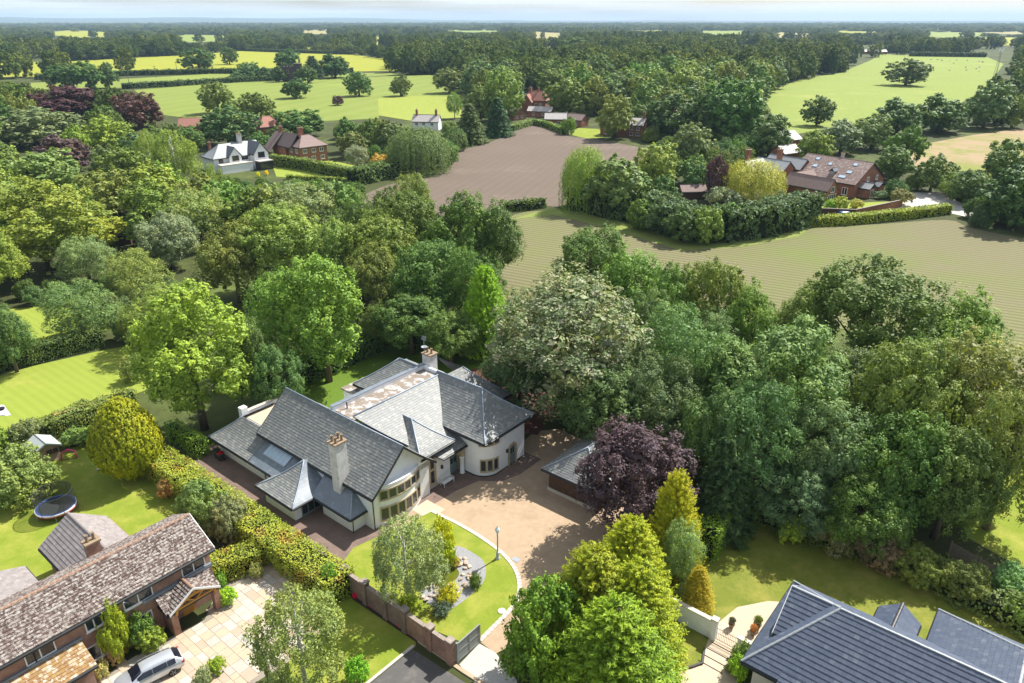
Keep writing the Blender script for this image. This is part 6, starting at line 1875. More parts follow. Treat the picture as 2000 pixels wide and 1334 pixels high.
wood([(400, 190), (560, 205), (740, 230), (800, 245), (900, 240), (890, 290), (780, 310), (700, 320), (640, 270), (520, 250), (400, 262)], 0.62, (10, 15), 900, 'green tree around the villas', 'trees around the villas')
wood([(900, 190), (1000, 170), (1240, 190), (1480, 160), (1500, 200), (1520, 260), (1380, 262), (1250, 262), (1130, 240), (1020, 215), (900, 235)], 0.62, (15, 20), 1200, 'tree of the wood edge behind the farm', 'trees of the wood behind the farm', PAL + [LG])
wood([(1500, 262), (1640, 250), (1740, 240), (1900, 200), (2060, 170), (2060, 240), (1900, 262), (1780, 282), (1760, 330), (1900, 330), (2060, 320), (2060, 460), (1900, 440), (1740, 360), (1560, 340)], 0.62, (11, 15), 1300, 'tree in the belts around the barn and the lane', 'trees around the barn and lane')
wood([(1120, 300), (1300, 300), (1420, 310), (1560, 390), (1560, 430), (1400, 450), (1300, 440), (1140, 390)], 0.6, (7, 10), 600, 'tree inside the walled garden wood', 'trees of the walled garden wood', PAL + [LG])
wood([(-60, 168), (90, 165), (250, 185), (330, 205), (200, 220), (-60, 220)], 0.62, (12, 16), 500, 'tree of the left wood beside the copper beeches', 'trees beside the copper beeches')
wood([(760, 90), (900, 72), (1200, 76), (1480, 90), (1720, 100), (1700, 130), (1640, 140), (1560, 150), (1480, 165), (1240, 195), (1000, 175), (900, 140), (770, 130)], 0.62, (17, 23), 4000, 'tree of the great wood in the centre distance', 'trees of the great wood', PAL + [LG])
wood([(-60, 90), (300, 80), (760, 85), (770, 112), (640, 100), (470, 98), (390, 100), (160, 114), (-60, 120)], 0.62, (17, 22), 2500, 'tree of the dark wood above the bright pasture', 'trees above the bright pasture', [DG, MG, (0.05, 0.08, 0.022), (0.042, 0.072, 0.024)])
wood([(1720, 80), (2060, 80), (2060, 170), (1930, 180), (1925, 112), (1720, 104)], 0.62, (15, 21), 1200, 'tree beyond the grazed field', 'trees beyond the grazed field', PAL)
BUSH = []
def bushes(poly, gap, hr, tries, group, pal):
    xs, ys = [p[0] for p in poly], [p[1] for p in poly]
    for _ in range(tries):
        px, py = random.uniform(min(xs), max(xs)), random.uniform(min(ys), max(ys))
        if not inpoly(px, py, poly):
            continue
        h = random.uniform(*hr)
        p = at(px, py, h * 0.5)
        r = h * random.uniform(0.45, 0.65)
        if blocked(p.x, p.y, h, r * 0.8) or any((p.x - a) ** 2 + (p.y - b) ** 2 < (gap * (r + q * 0.8)) ** 2 for a, b, q, _h in TREES):
            continue
        BUSH.append((r / p.y, p.x, p.y, r, h, random.choice(pal), 'bigshrub', '', group))
        TREES.append((p.x, p.y, r, h))
bushes([(1470, 262), (1640, 250), (1740, 240), (1900, 215), (2060, 200), (2060, 240), (1900, 262), (1780, 285), (1760, 330), (1900, 335), (2060, 330), (2060, 450), (1900, 440), (1740, 370), (1500, 330)], 0.6, (4, 7), 1500, 'bushes around the barn and lane', PAL)
bushes([(400, 200), (560, 212), (740, 232), (900, 236), (900, 290), (780, 330), (700, 330), (640, 275), (520, 255), (400, 262)], 0.6, (4, 7), 1200, 'bushes around the villas', PAL)
bushes([(900, 215), (1020, 225), (1240, 240), (1400, 262), (1500, 280), (1480, 320), (1240, 290), (1100, 262)], 0.6, (4, 7), 900, 'bushes around the farm', PAL)
bushes([(430, 345), (560, 352), (700, 362), (760, 380), (700, 400), (430, 390)], 0.6, (4, 7), 500, 'bushes below the villa gardens', PAL + [LG])
bushes([(-60, 560), (130, 560), (330, 560), (320, 640), (200, 660), (-60, 690)], 0.6, (3, 5), 300, 'bushes behind the striped lawn', PAL)
BUSH.sort(key=lambda s: -s[0])
BUSH = BUSH[:180]
SPARE.sort(key=lambda s: -s[0])
n_named = sum(1 for o in scene.objects if o.get('category') == 'tree')
keep = max(0, 298 - n_named)

LANDMARKS = [(72, 420, 'the big yellow-green left-edge tree'), (325, 465, 'the round silvery tree'), (85, 340, 'the domed olive-green tree'), (60, 255, 'the wide grey-green dome'), (125, 200, 'the large copper beech'), (268, 210, 'the smaller copper beech'),
             (125, 290, 'the low plum-purple tree'), (335, 310, 'the pale birch clump'), (460, 310, 'the white villa'), (590, 290, 'the brick villa'), (225, 480, 'the garden pavilion'), (400, 650, 'the yellow-green maple'), (660, 600, 'the bright green maple'),
             (545, 460, 'the large olive tree in the wood belt'), (590, 400, 'the creamy-blossomed tree'), (900, 450, 'the large dark tree in the wood belt'), (950, 600, 'the yellow-green conifer'), (835, 238, 'the white cottage'), (815, 290, 'the large drooping field-corner tree'),
             (1040, 205, 'the red farmhouse'), (1110, 185, 'the big yellow-green tree by the farm'), (1205, 250, 'the rambling farmhouse'), (1430, 215, 'the towering dark oak'), (1350, 275, 'the pale grey-green tree'), (1150, 340, 'the corner willow'), (1466, 345, 'the bright weeping willow'),
             (1630, 350, 'the barn house'), (1768, 140, 'the lone field oak'), (1830, 220, 'the dark tree above the rough field'), (1965, 380, 'the large dark right-edge tree'), (1870, 300, 'the rough field'), (1840, 395, 'the barn drive'),
             (1110, 650, 'the huge silvery tree'), (1530, 700, 'the broad grey-green domed tree'), (1700, 590, 'the large dark domed tree'), (1900, 740, 'the large olive right-hand tree'), (1390, 560, 'the brown-topped domed tree'),
             (570, 140, 'the ruined tower'), (390, 115, 'the large dark pasture tree'), (175, 145, 'the three dark trees'), (1000, 120, 'the great wood centre'), (1300, 120, 'the great wood right half'), (160, 105, 'the left end of the dark wood'), (640, 95, 'the right end of the dark wood')]
ORD = ['nearest', 'second', 'third', 'fourth', 'fifth', 'sixth', 'seventh', 'eighth', 'ninth', 'tenth', 'eleventh', 'twelfth', 'thirteenth', 'fourteenth', 'fifteenth', 'sixteenth', 'seventeenth', 'eighteenth', 'nineteenth', 'twentieth']
DIRS = ['right of', 'upper right of', 'above', 'upper left of', 'left of', 'lower left of', 'below', 'lower right of']
def tone(c):
    if c[0] > 0.115: return 'yellow-green' if c[2] < 0.028 else 'light olive'
    if c[0] > 0.09: return 'light green'
    if c[1] > 0.1: return 'mid-green'
    return 'dark green' if c[1] < 0.082 else 'green'
def place_labels(rows, what='tree'):
    buckets = {}
    for i, s in enumerate(rows):
        q = proj((s[1], s[2], s[4] * 0.6))
        m = min(LANDMARKS, key=lambda l: (l[0] - q[0]) ** 2 + ((l[1] - q[1]) * 1.6) ** 2)
        a = math.atan2((m[1] - q[1]) * 1.6, q[0] - m[0])
        d = DIRS[int(round(a / (math.pi / 4))) % 8]
        buckets.setdefault((tone(s[5]), d, m[2]), []).append((math.hypot(q[0] - m[0], q[1] - m[1]), i))
    out = {}
    for (t, d, m), lst in buckets.items():
        for k, (_, i) in enumerate(sorted(lst)):
            out[i] = '%s %s %s %s' % (t, what, d, m) if len(lst) == 1 else '%s %s %s %s %s' % (ORD[min(k, 19)], t, what, d, m)
    return out
BLAB = place_labels(BUSH, 'bush')
for i, s in enumerate(BUSH):
    plant(s[6], s[1], s[2], s[3], s[4], s[5], BLAB[i], cat='shrub', group=s[8], name='bush')
LAB = place_labels(SPARE[:keep])
for i, s in enumerate(SPARE[:keep]):
    plant(s[6], s[1], s[2], s[3], s[4], s[5], LAB[i], group=s[8])
REST = [(s[1], s[2], s[3], s[4]) for s in SPARE[keep:]]

# the far woods: one uncountable mass, instanced on points
far_protos = []
for i in range(4):
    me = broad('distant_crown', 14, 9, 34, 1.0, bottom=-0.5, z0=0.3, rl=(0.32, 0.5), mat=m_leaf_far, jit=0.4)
    far_protos.append(me)
pts = [(x, y, r / 6.0, h / 15.0) for x, y, r, h in REST]
def nz(x, y, s, o=0.0):
    return noise.noise(Vector((x * s + o, y * s, o * 1.7)))
for (d0, d1, area, r0, hh) in ((560, 1500, 210, 8.5, 16), (1500, 3400, 560, 11.5, 13), (3400, 8500, 3600, 23, 13)):
    n = int(math.radians(92) / 2 * (d1 ** 2 - d0 ** 2) / area)
    for _ in range(n):
        d = math.sqrt(random.uniform(d0 ** 2, d1 ** 2))
        a = math.radians(random.uniform(44, 136))
        x, y = d * math.cos(a), d * math.sin(a)
        h = hh * random.choice((0.6, 0.8, 0.9, 1.0, 1.1, 1.35))
        if d > 900 and nz(x, y, 1 / (160 if d < 1500 else 420), 3.0) > 0.26 + 0.12 * (d < 2500):
            continue
        if d < 3400 and blocked(x, y, h):
            continue
        if d < 900:
            b = proj((x, y, 9))
            if not (b[1] < 128 and (b[0] < 780 and b[1] < 104 or b[0] > 780)):
                continue
        k = r0 / 6.0 * random.choice((0.6, 0.8, 0.9, 1.0, 1.15, 1.5))
        pts.append((x, y, k, h / 15.0 * (1 + 0.35 * max(0, nz(x, y, 1 / 700, 9.0)))))
me = bpy.data.meshes.new('distant_woods')
me.from_pydata([(p[0], p[1], 0) for p in pts], [], [])
a = me.attributes.new('size', 'FLOAT_VECTOR', 'POINT')
a.data.foreach_set('vector', [c for p in pts for c in (p[2], p[2], p[3])])
a = me.attributes.new('turn', 'FLOAT_VECTOR', 'POINT')
a.data.foreach_set('vector', [c for p in pts for c in (0, 0, random.uniform(0, 6.28))])
a = me.attributes.new('which', 'INT', 'POINT')
a.data.foreach_set('value', [random.randrange(4) for p in pts])
fo = link('distant_woods', me)
tag(fo, 'far-off woodland covering the plain to the horizon', 'woodland', kind='stuff')
ng = bpy.data.node_groups.new('scatter_crowns', 'GeometryNodeTree')
ng.interface.new_socket('Geometry', in_out='INPUT', socket_type='NodeSocketGeometry')
ng.interface.new_socket('Geometry', in_out='OUTPUT', socket_type='NodeSocketGeometry')
gi, go_ = ng.nodes.new('NodeGroupInput'), ng.nodes.new('NodeGroupOutput')
g2i = ng.nodes.new('GeometryNodeGeometryToInstance')
# the crowns come from four real trees' crown meshes, wrapped in holder objects that are not in the scene
for me_ in reversed(far_protos):
    ho = bpy.data.objects.new('distant_crown', me_)
    oi = ng.nodes.new('GeometryNodeObjectInfo')
    oi.inputs['Object'].default_value = ho
    oi.inputs['As Instance'].default_value = True
    ng.links.new(oi.outputs['Geometry'], g2i.inputs[0])
def attr(nm, dt):
    n = ng.nodes.new('GeometryNodeInputNamedAttribute')
    n.data_type = dt
    n.inputs['Name'].default_value = nm
    return next(o for o in n.outputs if o.enabled and o.name == 'Attribute')
j = ng.nodes.new('GeometryNodeJoinGeometry')
ng.nodes.remove(g2i)
for n in [n for n in ng.nodes if n.bl_idname == 'GeometryNodeObjectInfo']:
    ng.links.new(n.outputs['Geometry'], j.inputs[0])
ip = ng.nodes.new('GeometryNodeInstanceOnPoints')
ng.links.new(gi.outputs[0], ip.inputs['Points'])
ng.links.new(j.outputs[0], ip.inputs['Instance'])
ip.inputs['Pick Instance'].default_value = True
ng.links.new(attr('which', 'INT'), ip.inputs['Instance Index'])
ng.links.new(attr('size', 'FLOAT_VECTOR'), ip.inputs['Scale'])
er = ng.nodes.new('FunctionNodeEulerToRotation')
ng.links.new(attr('turn', 'FLOAT_VECTOR'), er.inputs[0])
ng.links.new(er.outputs[0], ip.inputs['Rotation'])
ng.links.new(ip.outputs[0], go_.inputs[0])
md = fo.modifiers.new('scatter', 'NODES')
md.node_group = ng
print('bushes', len(BUSH), 'far trees', len(pts), 'named trees', n_named, 'spare', len(SPARE))

# ------------------------------------------------------------------ silver estate car
m_silver = M('silver_paint', (0.56, 0.58, 0.62), (0.54, 0.56, 0.60), 1, 0.22, 0.6, 0.55)
m_carglass = M('tinted_glass', (0.012, 0.014, 0.022), rough=0.05, spec=0.7)
m_tyre = M('tyre_rubber', (0.02, 0.02, 0.02), rough=0.8)
m_rim = M('alloy_rim', (0.42, 0.43, 0.45), rough=0.3, metal=0.6)
m_red = M('red_lens', (0.35, 0.01, 0.015), rough=0.2, spec=0.6)
m_lens = M('clear_lens', (0.6, 0.62, 0.65), rough=0.1, spec=0.6)
def make_car(loc, rz, label):
    root = empty('car', loc, rz, label, 'car')
    S = [(-2.36, .46, .60, .60, .78, .80, .76, .84, .64, .86), (-2.28, .30, .74, .55, .88, .92, .82, .98, .66, 1.00), (-2.12, .24, .79, .55, .905, .95, .85, 1.16, .62, 1.20),
         (-1.78, .22, .81, .55, .92, .96, .87, 1.40, .585, 1.455), (-1.2, .20, .82, .55, .925, .96, .88, 1.435, .60, 1.50), (-0.2, .20, .82, .55, .925, .95, .88, 1.44, .61, 1.505),
         (.42, .20, .82, .55, .925, .94, .88, 1.41, .60, 1.47), (.85, .20, .82, .55, .92, .93, .875, 1.19, .64, 1.25), (1.22, .20, .82, .55, .915, .92, .86, .97, .72, 1.00),
         (1.75, .22, .80, .55, .90, .86, .83, .90, .62, .93), (2.15, .24, .74, .52, .84, .74, .76, .78, .55, .80), (2.36, .34, .55, .50, .66, .62, .60, .66, .45, .68)]
    m = MB()
    K = 11
    ring = []
    for x, zb, ws, zm, wm, zl, wl_, ze, we, zt in S:
        half = [(0, zb), (ws, zb), (wm, zm), (wl_, zl), (we, ze)]
        pts = [(x, -y, z) for y, z in half[1:]][::-1]
        sec = [(x, 0, zt)] + [(x, we * 0.6, zt - (zt - ze) * 0.25)] + [(x, y, z) for y, z in half[::-1][:-1]] + [(x, 0, zb)] + [(x, -y, z) for y, z in half[1:]] + [(x, -we * 0.6, zt - (zt - ze) * 0.25)]
        ring.append(sec)
    n = len(ring[0])
    for s in ring:
        m.v += s
    for i in range(len(ring) - 1):
        for k in range(n):
            q = (k + 1) % n
            m.f.append((i * n + k, i * n + q, (i + 1) * n + q, (i + 1) * n + k))
    m.f.append(tuple(range(n - 1, -1, -1)))
    m.f.append(tuple((len(ring) - 1) * n + k for k in range(n)))
    body = m.build('body', m_silver, root, True)
    body.data.update()
    sb = body.modifiers.new('smooth', 'SUBSURF'); sb.levels = 1; sb.render_levels = 1
    def P(i, k, t=0.0, j=None):
        a = Vector(ring[i][k])
        if j is not None:
            a = a.lerp(Vector(ring[j][k]), t)
        return a
    # side windows lie on the body between belt (index 3) and roof edge (index 2)
    for sgn in (1, -1):
        a, b = (2, 3) if sgn == 1 else (n - 2, n - 3)
        for (i0, i1, nm) in ((3, 4, 'quarter_window'), (4, 5, 'rear_side_window'), (5, 7, 'front_side_window')):
            w = MB()
            for i in range(i0, i1):
                q = [P(i, b).lerp(P(i, a), .12), P(i + 1, b).lerp(P(i + 1, a), .12), P(i + 1, b).lerp(P(i + 1, a), .88), P(i, b).lerp(P(i, a), .88)]
                q = [p + Vector((0, sgn * 0.012, 0.006)) for p in q]
                if i == i0: q[0].x += .03; q[3].x += .03
                w.poly(q if sgn == -1 else q[::-1])
            w.build(nm, m_carglass, root)
    def across(i, j, t0, t1, yk, nm, dx, dz):
        w = MB()
        for s0, s1 in ((2, 1), (1, 0), (0, n - 1), (n - 1, n - 2)):
            q = [P(i, s0, t0, j), P(i, s1, t0, j), P(i, s1, t1, j), P(i, s0, t1, j)]
            w.poly([p * 1.0 + Vector((dx, -0.05 * (1 if p.y > 0.5 else -1 if p.y < -0.5 else 0), dz)) for p in q])
        return w.build(nm, m_carglass, root)
    across(6, 8, 0.06, 0.95, 1, 'windscreen', 0.015, 0.025)
    across(3, 1, 0.06, 0.85, 1, 'rear_window', -0.02, 0.02)
    for x in (-1.42, 1.42):
        for sgn in (1, -1):
            w = empty('wheel', (x, sgn * 0.80, 0.33)); w.parent = root; w.rotation_euler = (math.pi / 2, 0, 0)
            MB().lathe([(0.20, -0.11), (0.33, -0.11), (0.335, 0.0), (0.33, 0.13), (0.24, 0.135), (0.22, 0.10)], (0, 0, 0), 20).build('tyre', m_tyre, w, True)
            r = MB().lathe([(0.06, 0.11), (0.20, 0.10), (0.235, 0.12)], (0, 0, 0), 20)
            for k in range(5):
                a = k * 2 * math.pi / 5
                for zz in (-0.142, 0.118):
                    r.hexa([(math.cos(a + d) * q, math.sin(a + d) * q, zz + e) for e in (0, 0.02) for d, q in ((-.4, .05), (-.1, .22), (.1, .22), (.4, .05))])
            r.build('rim', m_rim, w)
            MB().box(x - 0.42, x + 0.42, sgn * 0.86 - 0.06, sgn * 0.86 + 0.06, 0.2, 0.62).v
    for sgn in (1, -1):
        MB().box(-2.33, -2.14, sgn * 0.72 - 0.13, sgn * 0.72 + 0.13, 0.78, 0.92).build('tail_light', m_red, root)
        MB().box(1.98, 2.24, sgn * 0.62 - 0.14, sgn * 0.62 + 0.14, 0.60, 0.74).build('headlight', m_lens, root)
        MB().box(0.80, 0.95, sgn * 0.98 - 0.1, sgn * 0.98 + 0.1, 0.93, 1.07).build('mirror', m_silver, root)
        MB().tube([(-1.7, sgn * 0.55, 1.49), (-1.2, sgn * 0.56, 1.53), (0.1, sgn * 0.57, 1.53), (0.5, sgn * 0.56, 1.48)], 0.018, 6).build('roof_rail', m_galv, root)
    MB().box(-2.375, -2.36, -0.26, 0.26, 0.52, 0.63).build('number_plate', m_kerb, root)
    return root
carp = W(-3.55, -21.55)
car = make_car(carp, AX - math.pi / 2 - 0.20, 'silver estate car parked on the slab drive by the brick house')
m_bluecar = M('blue_paint', (0.06, 0.14, 0.36), rough=0.25, spec=0.6)
bc = copy_tree(car)
p = at(1652, 424)
bc.location = (p.x, p.y, 0)
bc.rotation_euler = (0, 0, math.radians(12))
tag(bc, 'small blue car parked under the barn garden wall', 'car')
for ch in bc.children:
    if ch.name.startswith('body'):
        ch.material_slots[0].link = 'OBJECT'
        ch.material_slots[0].material = m_bluecar

# ------------------------------------------------------------------ trampoline
tp = at(113, 1001)
tr = empty('trampoline', tp, 0.3, 'round trampoline with blue pad and safety net on the family lawn', 'trampoline')
Rt = 1.78
def ringm(r0, r1, z0, z1, n=40, a0=0, a1=2 * math.pi):
    m = MB()
    for i in range(n):
        a, b = a0 + (a1 - a0) * i / n, a0 + (a1 - a0) * (i + 1) / n
        q = [(r0 * math.cos(a), r0 * math.sin(a)), (r1 * math.cos(a), r1 * math.sin(a)), (r1 * math.cos(b), r1 * math.sin(b)), (r0 * math.cos(b), r0 * math.sin(b))]
        m.hexa([(*p, z0) for p in q] + [(*p, z1) for p in q])
    return m
ringm(Rt - 0.24, Rt - 0.06, 0.80, 0.86).build('pad', M('blue_vinyl', (0.05, 0.10, 0.30), rough=0.4), tr)
ringm(Rt - 0.06, Rt + 0.02, 0.70, 0.83).build('pad_edge', M('white_vinyl', (0.7, 0.7, 0.72), rough=0.4), tr)
ringm(Rt - 0.04, Rt + 0.03, 0.60, 0.699).build('skirt', M('red_vinyl', (0.45, 0.03, 0.05), rough=0.4), tr)
MB().prism([(math.cos(2 * math.pi * k / 40) * (Rt - 0.245), math.sin(2 * math.pi * k / 40) * (Rt - 0.245)) for k in range(40)], 0.79, 0.81).build('jumping_mat', M('black_mesh', (0.045, 0.05, 0.055), rough=0.6), tr)
for k in range(4):
    a = k * math.pi / 2 + 0.4
    MB().tube([(math.cos(a - .22) * Rt, math.sin(a - .22) * Rt, 0.7), (math.cos(a - .22) * Rt, math.sin(a - .22) * Rt, 0.03), (math.cos(a + .22) * Rt, math.sin(a + .22) * Rt, 0.03), (math.cos(a + .22) * Rt, math.sin(a + .22) * Rt, 0.7)], 0.03, 6).build('leg', m_galv, tr)
for k in range(6):
    a = k * math.pi / 3 + 0.1
    MB().tube([(math.cos(a) * (Rt + 0.05), math.sin(a) * (Rt + 0.05), 0.3), (math.cos(a) * (Rt + 0.08), math.sin(a) * (Rt + 0.08), 1.9), (math.cos(a) * (Rt - 0.05), math.sin(a) * (Rt - 0.05), 2.45)], 0.022, 6).build('net_pole', m_iron, tr)
mn, nt, b = newmat('safety_net')
b.inputs['Base Color'].default_value = (0.03, 0.03, 0.035, 1)
b.inputs['Alpha'].default_value = 0.45
net = MB()
for i in range(40):
    a, c = 2 * math.pi * i / 40, 2 * math.pi * (i + 1) / 40
    net.poly([(math.cos(x) * (Rt - 0.08), math.sin(x) * (Rt - 0.08), z) for x, z in ((a, 0.87), (c, 0.87), (c, 2.42), (a, 2.42))])
net.build('safety_net', mn, tr)
MB().tube([(math.cos(2 * math.pi * k / 32) * (Rt - 0.08), math.sin(2 * math.pi * k / 32) * (Rt - 0.08), 2.44) for k in range(33)], 0.03, 6).build('top_ring', m_iron, tr)

# ------------------------------------------------------------------ playhouse, toys, blankets
lu, lv = L(at(78, 857, 2.5))
ph = House('playhouse', 'small wooden playhouse with pale felt roof on the family lawn', lu, lv, cat='playhouse')
m_log = M('weathered_timber', (0.36, 0.27, 0.20), (0.28, 0.21, 0.16), 3, 0.85)
ph.box('floor', m_log, lu - 1.3, lu + 1.3, lv - 1.15, lv + 1.15, 0, 0.12)
for k in range(10):
    z = 0.122 + k * 0.165
    for (a0, a1, b0, b1) in ((-1.25, 1.25, -1.12, -1.04), (-1.25, 1.25, 1.04, 1.12), (1.17, 1.25, -1.03, 1.03), (-1.25, -1.17, -1.03, 1.03)):
        ph.box('plank', m_log, lu + a0, lu + a1, lv + b0 + 0.006 * (k % 2), lv + b1 + 0.006 * (k % 2), z, z + 0.155)
ph.gable_wall(m_log, 'u', lu + 1.13, lv - 1.1, lv + 1.1, 1.8, 2.42, 0.1, 0, 1.74)
ph.gable_wall(m_log, 'u', lu - 1.23, lv - 1.1, lv + 1.1, 1.8, 2.42, 0.1, 0, 1.74)
m_felt = M('pale_roof_felt', (0.37, 0.40, 0.38), (0.32, 0.35, 0.33), 1.5, 0.9)
ph.roof(lu - 1.55, lu + 1.5, lv - 1.45, lv + 1.45, 1.72, 2.5, 'u', None, 0, 0, 0, m_felt, m_felt, hr=0.03)
ph.barge(M('green_grey_board', (0.25, 0.30, 0.28), rough=0.8), 'u', lu + 1.5, lv - 1.45, lv + 1.45, 1.72, 2.5, 1, 0, 0.04, 0.14)
ph.window(lu + 1.25, lv - 0.1, 1.0, V1, U1, 0.55, 0.5, 2, 1, M('brown_frame', (0.16, 0.07, 0.05)), 0.05, 0.05)
ph.window(lu + 1.25, lv + 0.5, 1.0, V1, U1, 0.5, 0.5, 2, 1, M('brown_frame_b', (0.16, 0.07, 0.05)), 0.05, 0.05)
ph.box('door', m_log, lu + 1.262, lu + 1.30, lv - 0.95, lv - 0.3, 0.15, 1.55)

a, b = at(120, 900), at(150, 895)
gl = empty('toy_goal', a, 0, 'pink pop-up toy goal on the family lawn beside the playhouse', 'toy')
c = (b - a)
back = Vector((-c.y, c.x, 0)).normalized() * 0.75
m_pink = M('pink_foam', (0.75, 0.06, 0.26), rough=0.5)
top = c * 0.5 + back + Vector((0, 0, 0.25))
MB().tube([Vector((0, 0, 0.06)), back * 0.5 + c * 0.08 + Vector((0, 0, 0.75)), back * 0.55 + c * 0.5 + Vector((0, 0, 1.05)), back * 0.5 + c * 0.92 + Vector((0, 0, 0.75)), c + Vector((0, 0, 0.06))], 0.085, 8).build('frame', m_pink, gl, True)
MB().tube([Vector((0, 0, 0.05)), c + Vector((0, 0, 0.05))], 0.035, 8).build('crossbar', m_iron, gl, True)
def cloth(name, label, cat, px, mat, mat2=None, h=0.06, seed=3):
    pts = [at(*p) for p in px]
    root = empty(name, pts[0], 0, label, cat)
    n = 10
    m = MB()
    for i in range(n + 1):
        for j in range(n + 1):
            q = pts[0].lerp(pts[1], i / n).lerp(pts[3].lerp(pts[2], i / n), j / n) - pts[0]
            m.v.append((q.x, q.y, 0.02 + h * (noise.noise(Vector((i * .45 + seed, j * .45, 1))) + 0.7)))
    for i in range(n):
        for j in range(n):
            k = i * (n + 1) + j
            m.f.append((k, k + n + 1, k + n + 2, k + 1))
    o = m.build('sheet', mat, root, True)
    if mat2:
        z = MB()
        for (s, t, w) in ((0.25, 0.4, 0.45), (0.62, 0.55, 0.4)):
            q = pts[0].lerp(pts[1], s).lerp(pts[3].lerp(pts[2], s), t) - pts[0]
            z.lathe([(w * 0.3, 0.1), (w, 0.16), (w * 0.9, 0.3), (w * 0.3, 0.36)], (q.x, q.y, 0), 12)
            z.build('cushion', mat2, root, True)
            z = MB()
    return root
cloth('tarpaulin', 'crumpled pale tarpaulin on the family lawn beside the golden conifer', 'tarpaulin', [(188, 920), (222, 915), (218, 890), (202, 889)], M('pale_tarpaulin', (0.45, 0.45, 0.47), (0.3, 0.3, 0.33), 1.5, 0.6), None, 0.12)
cloth('lawn_rug', 'white rug with dark cushions on the striped lawn at the left edge', 'rug', [(-14, 812), (22, 812), (8, 792), (-14, 790)], M('white_cloth', (0.62, 0.61, 0.62), rough=0.9), M('black_cloth', (0.02, 0.02, 0.03), rough=0.9), 0.05)

# ------------------------------------------------------------------ front garden: wall, gate, lamp, pond, bench
gw = empty('brick_garden_wall', W(6.5, -6.6), AX, 'old brick garden wall with stone-capped piers along the front lawn', 'wall')
gwb = lambda name, mat, u0, u1, v0, v1, z0, z1: MB().box(u0 - 6.5, u1 - 6.5, v0 + 6.6, v1 + 6.6, z0, z1).build(name, mat, gw)
m_cap = M('weathered_coping', (0.30, 0.25, 0.21), (0.22, 0.18, 0.16), 3, 0.9, c3=(0.38, 0.36, 0.30), s3=2)
piers = [0.3, 2.9, 5.4, 7.6, 10.4, 12.5]
for i, u in enumerate(piers):
    gwb('pier', m_brick_old if i < 4 else m_brick, u - 0.25, u + 0.25, -6.88, -6.38, 0, 2.25)
    bevel(gwb('pier_cap', m_cap, u - 0.32, u + 0.32, -6.95, -6.31, 2.252, 2.40), 0.03, 1)
for i, (a, b) in enumerate(zip(piers, piers[1:])):
    gwb('wall_panel', m_brick_old if i < 3 else m_brick, a + 0.251, b - 0.251, -6.74, -6.52, 0, 1.95)
    n = max(2, round((b - a - 0.66) / 0.45))
    for k in range(n):
        x0 = a + 0.33 + (b - a - 0.66) * k / n
        gwb('coping_stone', m_cap, x0 + 0.006, x0 + (b - a - 0.66) / n - 0.006, -6.79, -6.47, 1.952, 2.05 + random.uniform(-0.008, 0.008))
gt = empty('driveway_gate', W(12.85, -6.3), AX, 'open grey-green panelled timber gate at the end of the brick garden wall', 'gate')
gx = lambda name, mat, u0, u1, v0, v1, z0, z1: MB().box(u0, u1, v0, v1, z0, z1).build(name, mat, gt)
m_gate = M('grey_green_paint', (0.23, 0.25, 0.24), (0.19, 0.21, 0.20), 2, 0.55)
gx('gate_post', m_gate, -0.08, 0.08, -0.08, 0.08, 0, 2.0)
for (v0, v1) in ((0.082, 0.2), (2.42, 2.54), (1.28, 1.38)):
    gx('stile', m_gate, -0.05, 0.05, v0, v1, 0.08, 1.9)
for (z0, z1) in ((0.08, 0.24), (0.98, 1.1), (1.76, 1.9)):
    gx('rail', m_gate, -0.045, 0.045, 0.201, 1.279, z0, z1)
    gx('rail', m_gate, -0.045, 0.045, 1.381, 2.419, z0, z1)
for (a, b) in ((0.201, 1.279), (1.381, 2.419)):
    for (z0, z1) in ((0.241, 0.979), (1.101, 1.759)):
        gx('panel', m_gate, -0.02, 0.02, a, b, z0, z1)

lp = empty('lamp_post', at(972, 1091), AX, 'old-fashioned grey lamp post at the edge of the front lawn', 'lamp post')
m_lamp = M('pale_grey_paint', (0.40, 0.45, 0.47), (0.34, 0.38, 0.40), 2, 0.5)
MB().lathe([(0.24, 0), (0.24, 0.08), (0.16, 0.16), (0.13, 0.6), (0.15, 0.66), (0.075, 0.75)], (0, 0, 0), 12).build('base', m_lamp, lp, True)
MB().lathe([(0.07, 0.75), (0.055, 2.6), (0.085, 2.64), (0.05, 2.7), (0.06, 2.82)], (0, 0, 0), 12).build('pole', m_lamp, lp, True)
MB().tube([(-0.22, 0, 2.5), (0.22, 0, 2.5)], 0.018, 6).build('ladder_bar', m_lamp, lp)
ln_ = MB().lathe([(0.10, 2.82), (0.13, 2.86), (0.20, 3.2)], (0, 0, 0), 6).build('lantern', m_lens, lp)
MB().lathe([(0.25, 3.201), (0.22, 3.26), (0.08, 3.42), (0.05, 3.5), (0.02, 3.6)], (0, 0, 0), 6).build('lantern_cap', M('verdigris_cap', (0.50, 0.62, 0.64), rough=0.5), ln_)

